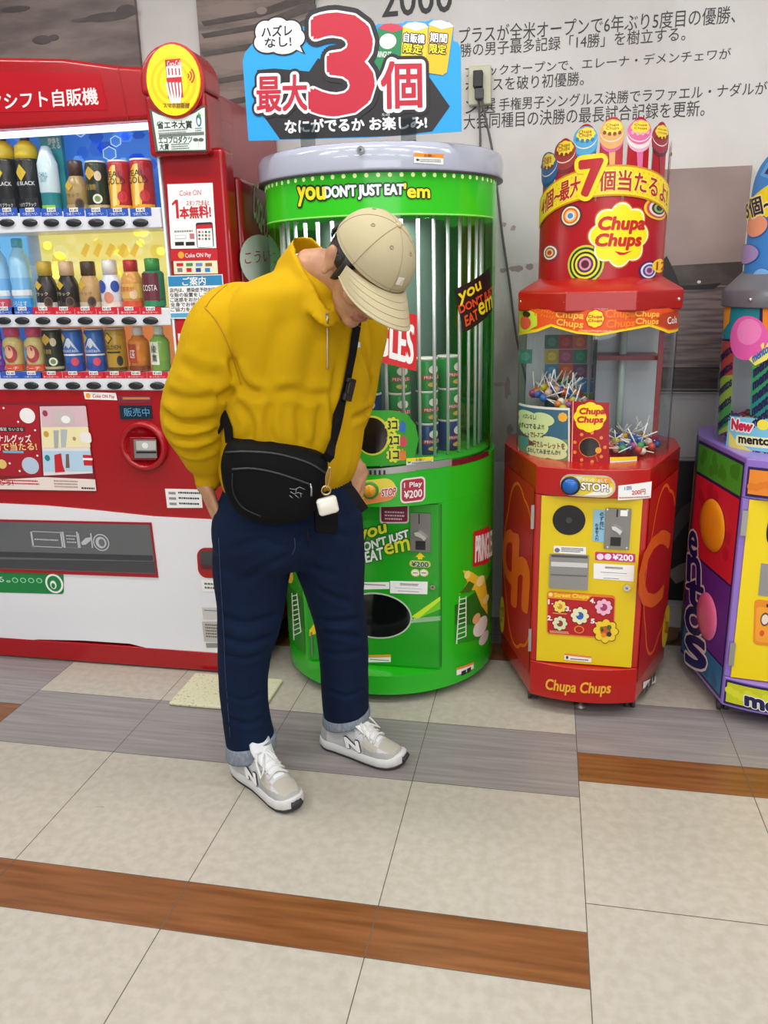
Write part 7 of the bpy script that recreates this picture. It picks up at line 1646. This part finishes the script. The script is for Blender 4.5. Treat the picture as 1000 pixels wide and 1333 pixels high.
# over the far shoulder and round the back to the bag's other end
up_ = []
def tring(i, ang, k=1.05):
    u, v, Y, hw, hd2 = tors[i]; c_ = px(u, v, Y); q = Sb*(hw*k*math.cos(ang))+Fb*(hd2*k*math.sin(ang)); return (c_+q, q.normalized())
seq = [(8, .9, 1.35), (8, .2, 1.5), (7, -.4, 1.15), (6, -.9, 1.06), (5, -1.4, 1.06), (4, -1.9, 1.06), (3, -2.4, 1.07), (3, -2.9, 1.08)]
S0 = [tring(*s_) for s_ in seq]
S0 = [(p, n_ if i > 1 else UP) for i, (p, n_) in enumerate(S0)]
lf = [on(bvh, u, v, .004) for u, v in ((298, 540), (299, 555), (300, 568))]; lf = [l_ for l_ in lf if l_]
ribbon(P, .026, .003, STRAP, 'strap_front', bg)
back = list(reversed(S0)); e0 = BP.map(*BP.p(297, 580), -.03); back = [(e0, Vector((-.5, -.8, 0)))]+[l_ for l_ in reversed(lf)]+back+[P[0]]
ribbon(back, .026, .003, STRAP, 'strap_back', bg)
q = on(bvh, 449, 505, .008)
if q:
    zz = (P[3][0]-P[5][0]).normalized(); n_ = q[1]; s_ = zz.cross(n_).normalized(); n_ = s_.cross(zz)
    mb = MB()
    for (a0, a1, wd, th) in ((-.030, -.012, .034, .010), (-.014, .016, .026, .013), (.014, .026, .036, .010)):
        mb.add([q[0]+zz*z_+s_*x_+n_*y_ for z_ in (a0, a1) for y_ in (0, th) for x_ in (-wd/2, wd/2)], [(0, 2, 3, 1), (4, 5, 7, 6), (0, 1, 5, 4), (2, 6, 7, 3), (0, 4, 6, 2), (1, 3, 7, 5)], mat('buckle_black', '#1b1b1e', .3))
    mb.build('buckle', bg, bevel=.003)
ribbon([(px(452, 632, 1.93), Vector((.5, -.86, 0))), (px(460, 642, 1.925), Vector((.5, -.86, 0))), (px(468, 654, 1.925), Vector((.5, -.86, 0))), (px(475, 664, 1.93), Vector((.5, -.86, 0)))], .022, .003, STRAP, 'strap_tail', bg)
B2 = Pl(px(424, 684, 1.86), (.93, .36, 0)); d = D(B2); d.slab([(409, 660), (441, 664), (440, 697), (410, 694)], BAGM, -.02, 0); d.build('rear_pocket', bg, bevel=.004)
MB().tube([tuple(px(400, 690, 1.84)), tuple(px(400, 700, 1.838)), tuple(px(401, 710, 1.84))], .003, STRAP, 6).build('zip_cord', bg)
# earbud case on a ring
EP = Pl(px(426, 659, 1.80), (.94, .34, 0)); ec = thing('earbud_case', 'white earbud case hanging from the black bag on a brass ring', 'case', tuple(px(426, 672, 1.80)))
d = D(EP); WHC = mat('case_white', '#e2ded0', .3, coat=.3); Q = [EP.p(*p) for p in ((411, 650), (437, 645), (442, 664), (416, 673))]
def rrp(Q, r=.35, n=6):
    cx1 = sum(p[0] for p in Q)/4; cz1 = sum(p[1] for p in Q)/4; ux = ((Q[1][0]+Q[2][0]-Q[0][0]-Q[3][0])/4, (Q[1][1]+Q[2][1]-Q[0][1]-Q[3][1])/4); uy = ((Q[0][0]+Q[1][0]-Q[2][0]-Q[3][0])/4, (Q[0][1]+Q[1][1]-Q[2][1]-Q[3][1])/4); out = []
    for k, (sx, sy) in enumerate(((1, 1), (-1, 1), (-1, -1), (1, -1))):
        for i in range(n+1):
            g = PI/2*k+PI/2*i/n; a, b_ = sx*(1-r)+r*math.cos(g), sy*(1-r)+r*math.sin(g); out.append((cx1+ux[0]*a+uy[0]*b_, cz1+ux[1]*a+uy[1]*b_))
    return out
P4 = rrp(Q); cx1 = sum(p[0] for p in P4)/len(P4); cz1 = sum(p[1] for p in P4)/len(P4)
lay = lambda k, w_: [EP.map(cx1+(a-cx1)*k, cz1+(b_-cz1)*k, w_) for a, b_ in P4]
MB().loft([lay(.8, -.012), lay(.95, -.009), lay(1, -.003), lay(1, .004), lay(.95, .010), lay(.8, .013)], WHC).build('shell', ec)
a0, a1 = EP.p(434, 646), EP.p(438.5, 665); MB().tube([tuple(EP.map(a0[0], a0[1], w_)) for w_ in ()] or [tuple(EP.map(a0[0]+(a1[0]-a0[0])*t, a0[1]+(a1[1]-a0[1])*t, .0115)) for t in (0, .25, .5, .75, 1)], .0008, mat('case_gap', '#9b978a', .5), 6).build('lid_line', ec)
BR = mat('brass', '#c8a878', .3, metal=.9)
c0 = EP.p(424.5, 638); MB().tube([tuple(EP.map(c0[0]+.0105*math.cos(g), c0[1]+.0105*math.sin(g), .002)) for g in [2*PI*i/20 for i in range(20)]], .0022, BR, 8, closed=True).build('ring', ec)
cl = [EP.p(*p) for p in ((425, 634), (424, 622), (427, 611), (430, 608), (430, 616), (427, 630), (425, 634))]
MB().tube([tuple(q) for q in spline([tuple(EP.map(a, b_, .002+.004*i/6)) for i, (a, b_) in enumerate(cl)], 4)], .0019, BR, 8).build('carabiner', ec)
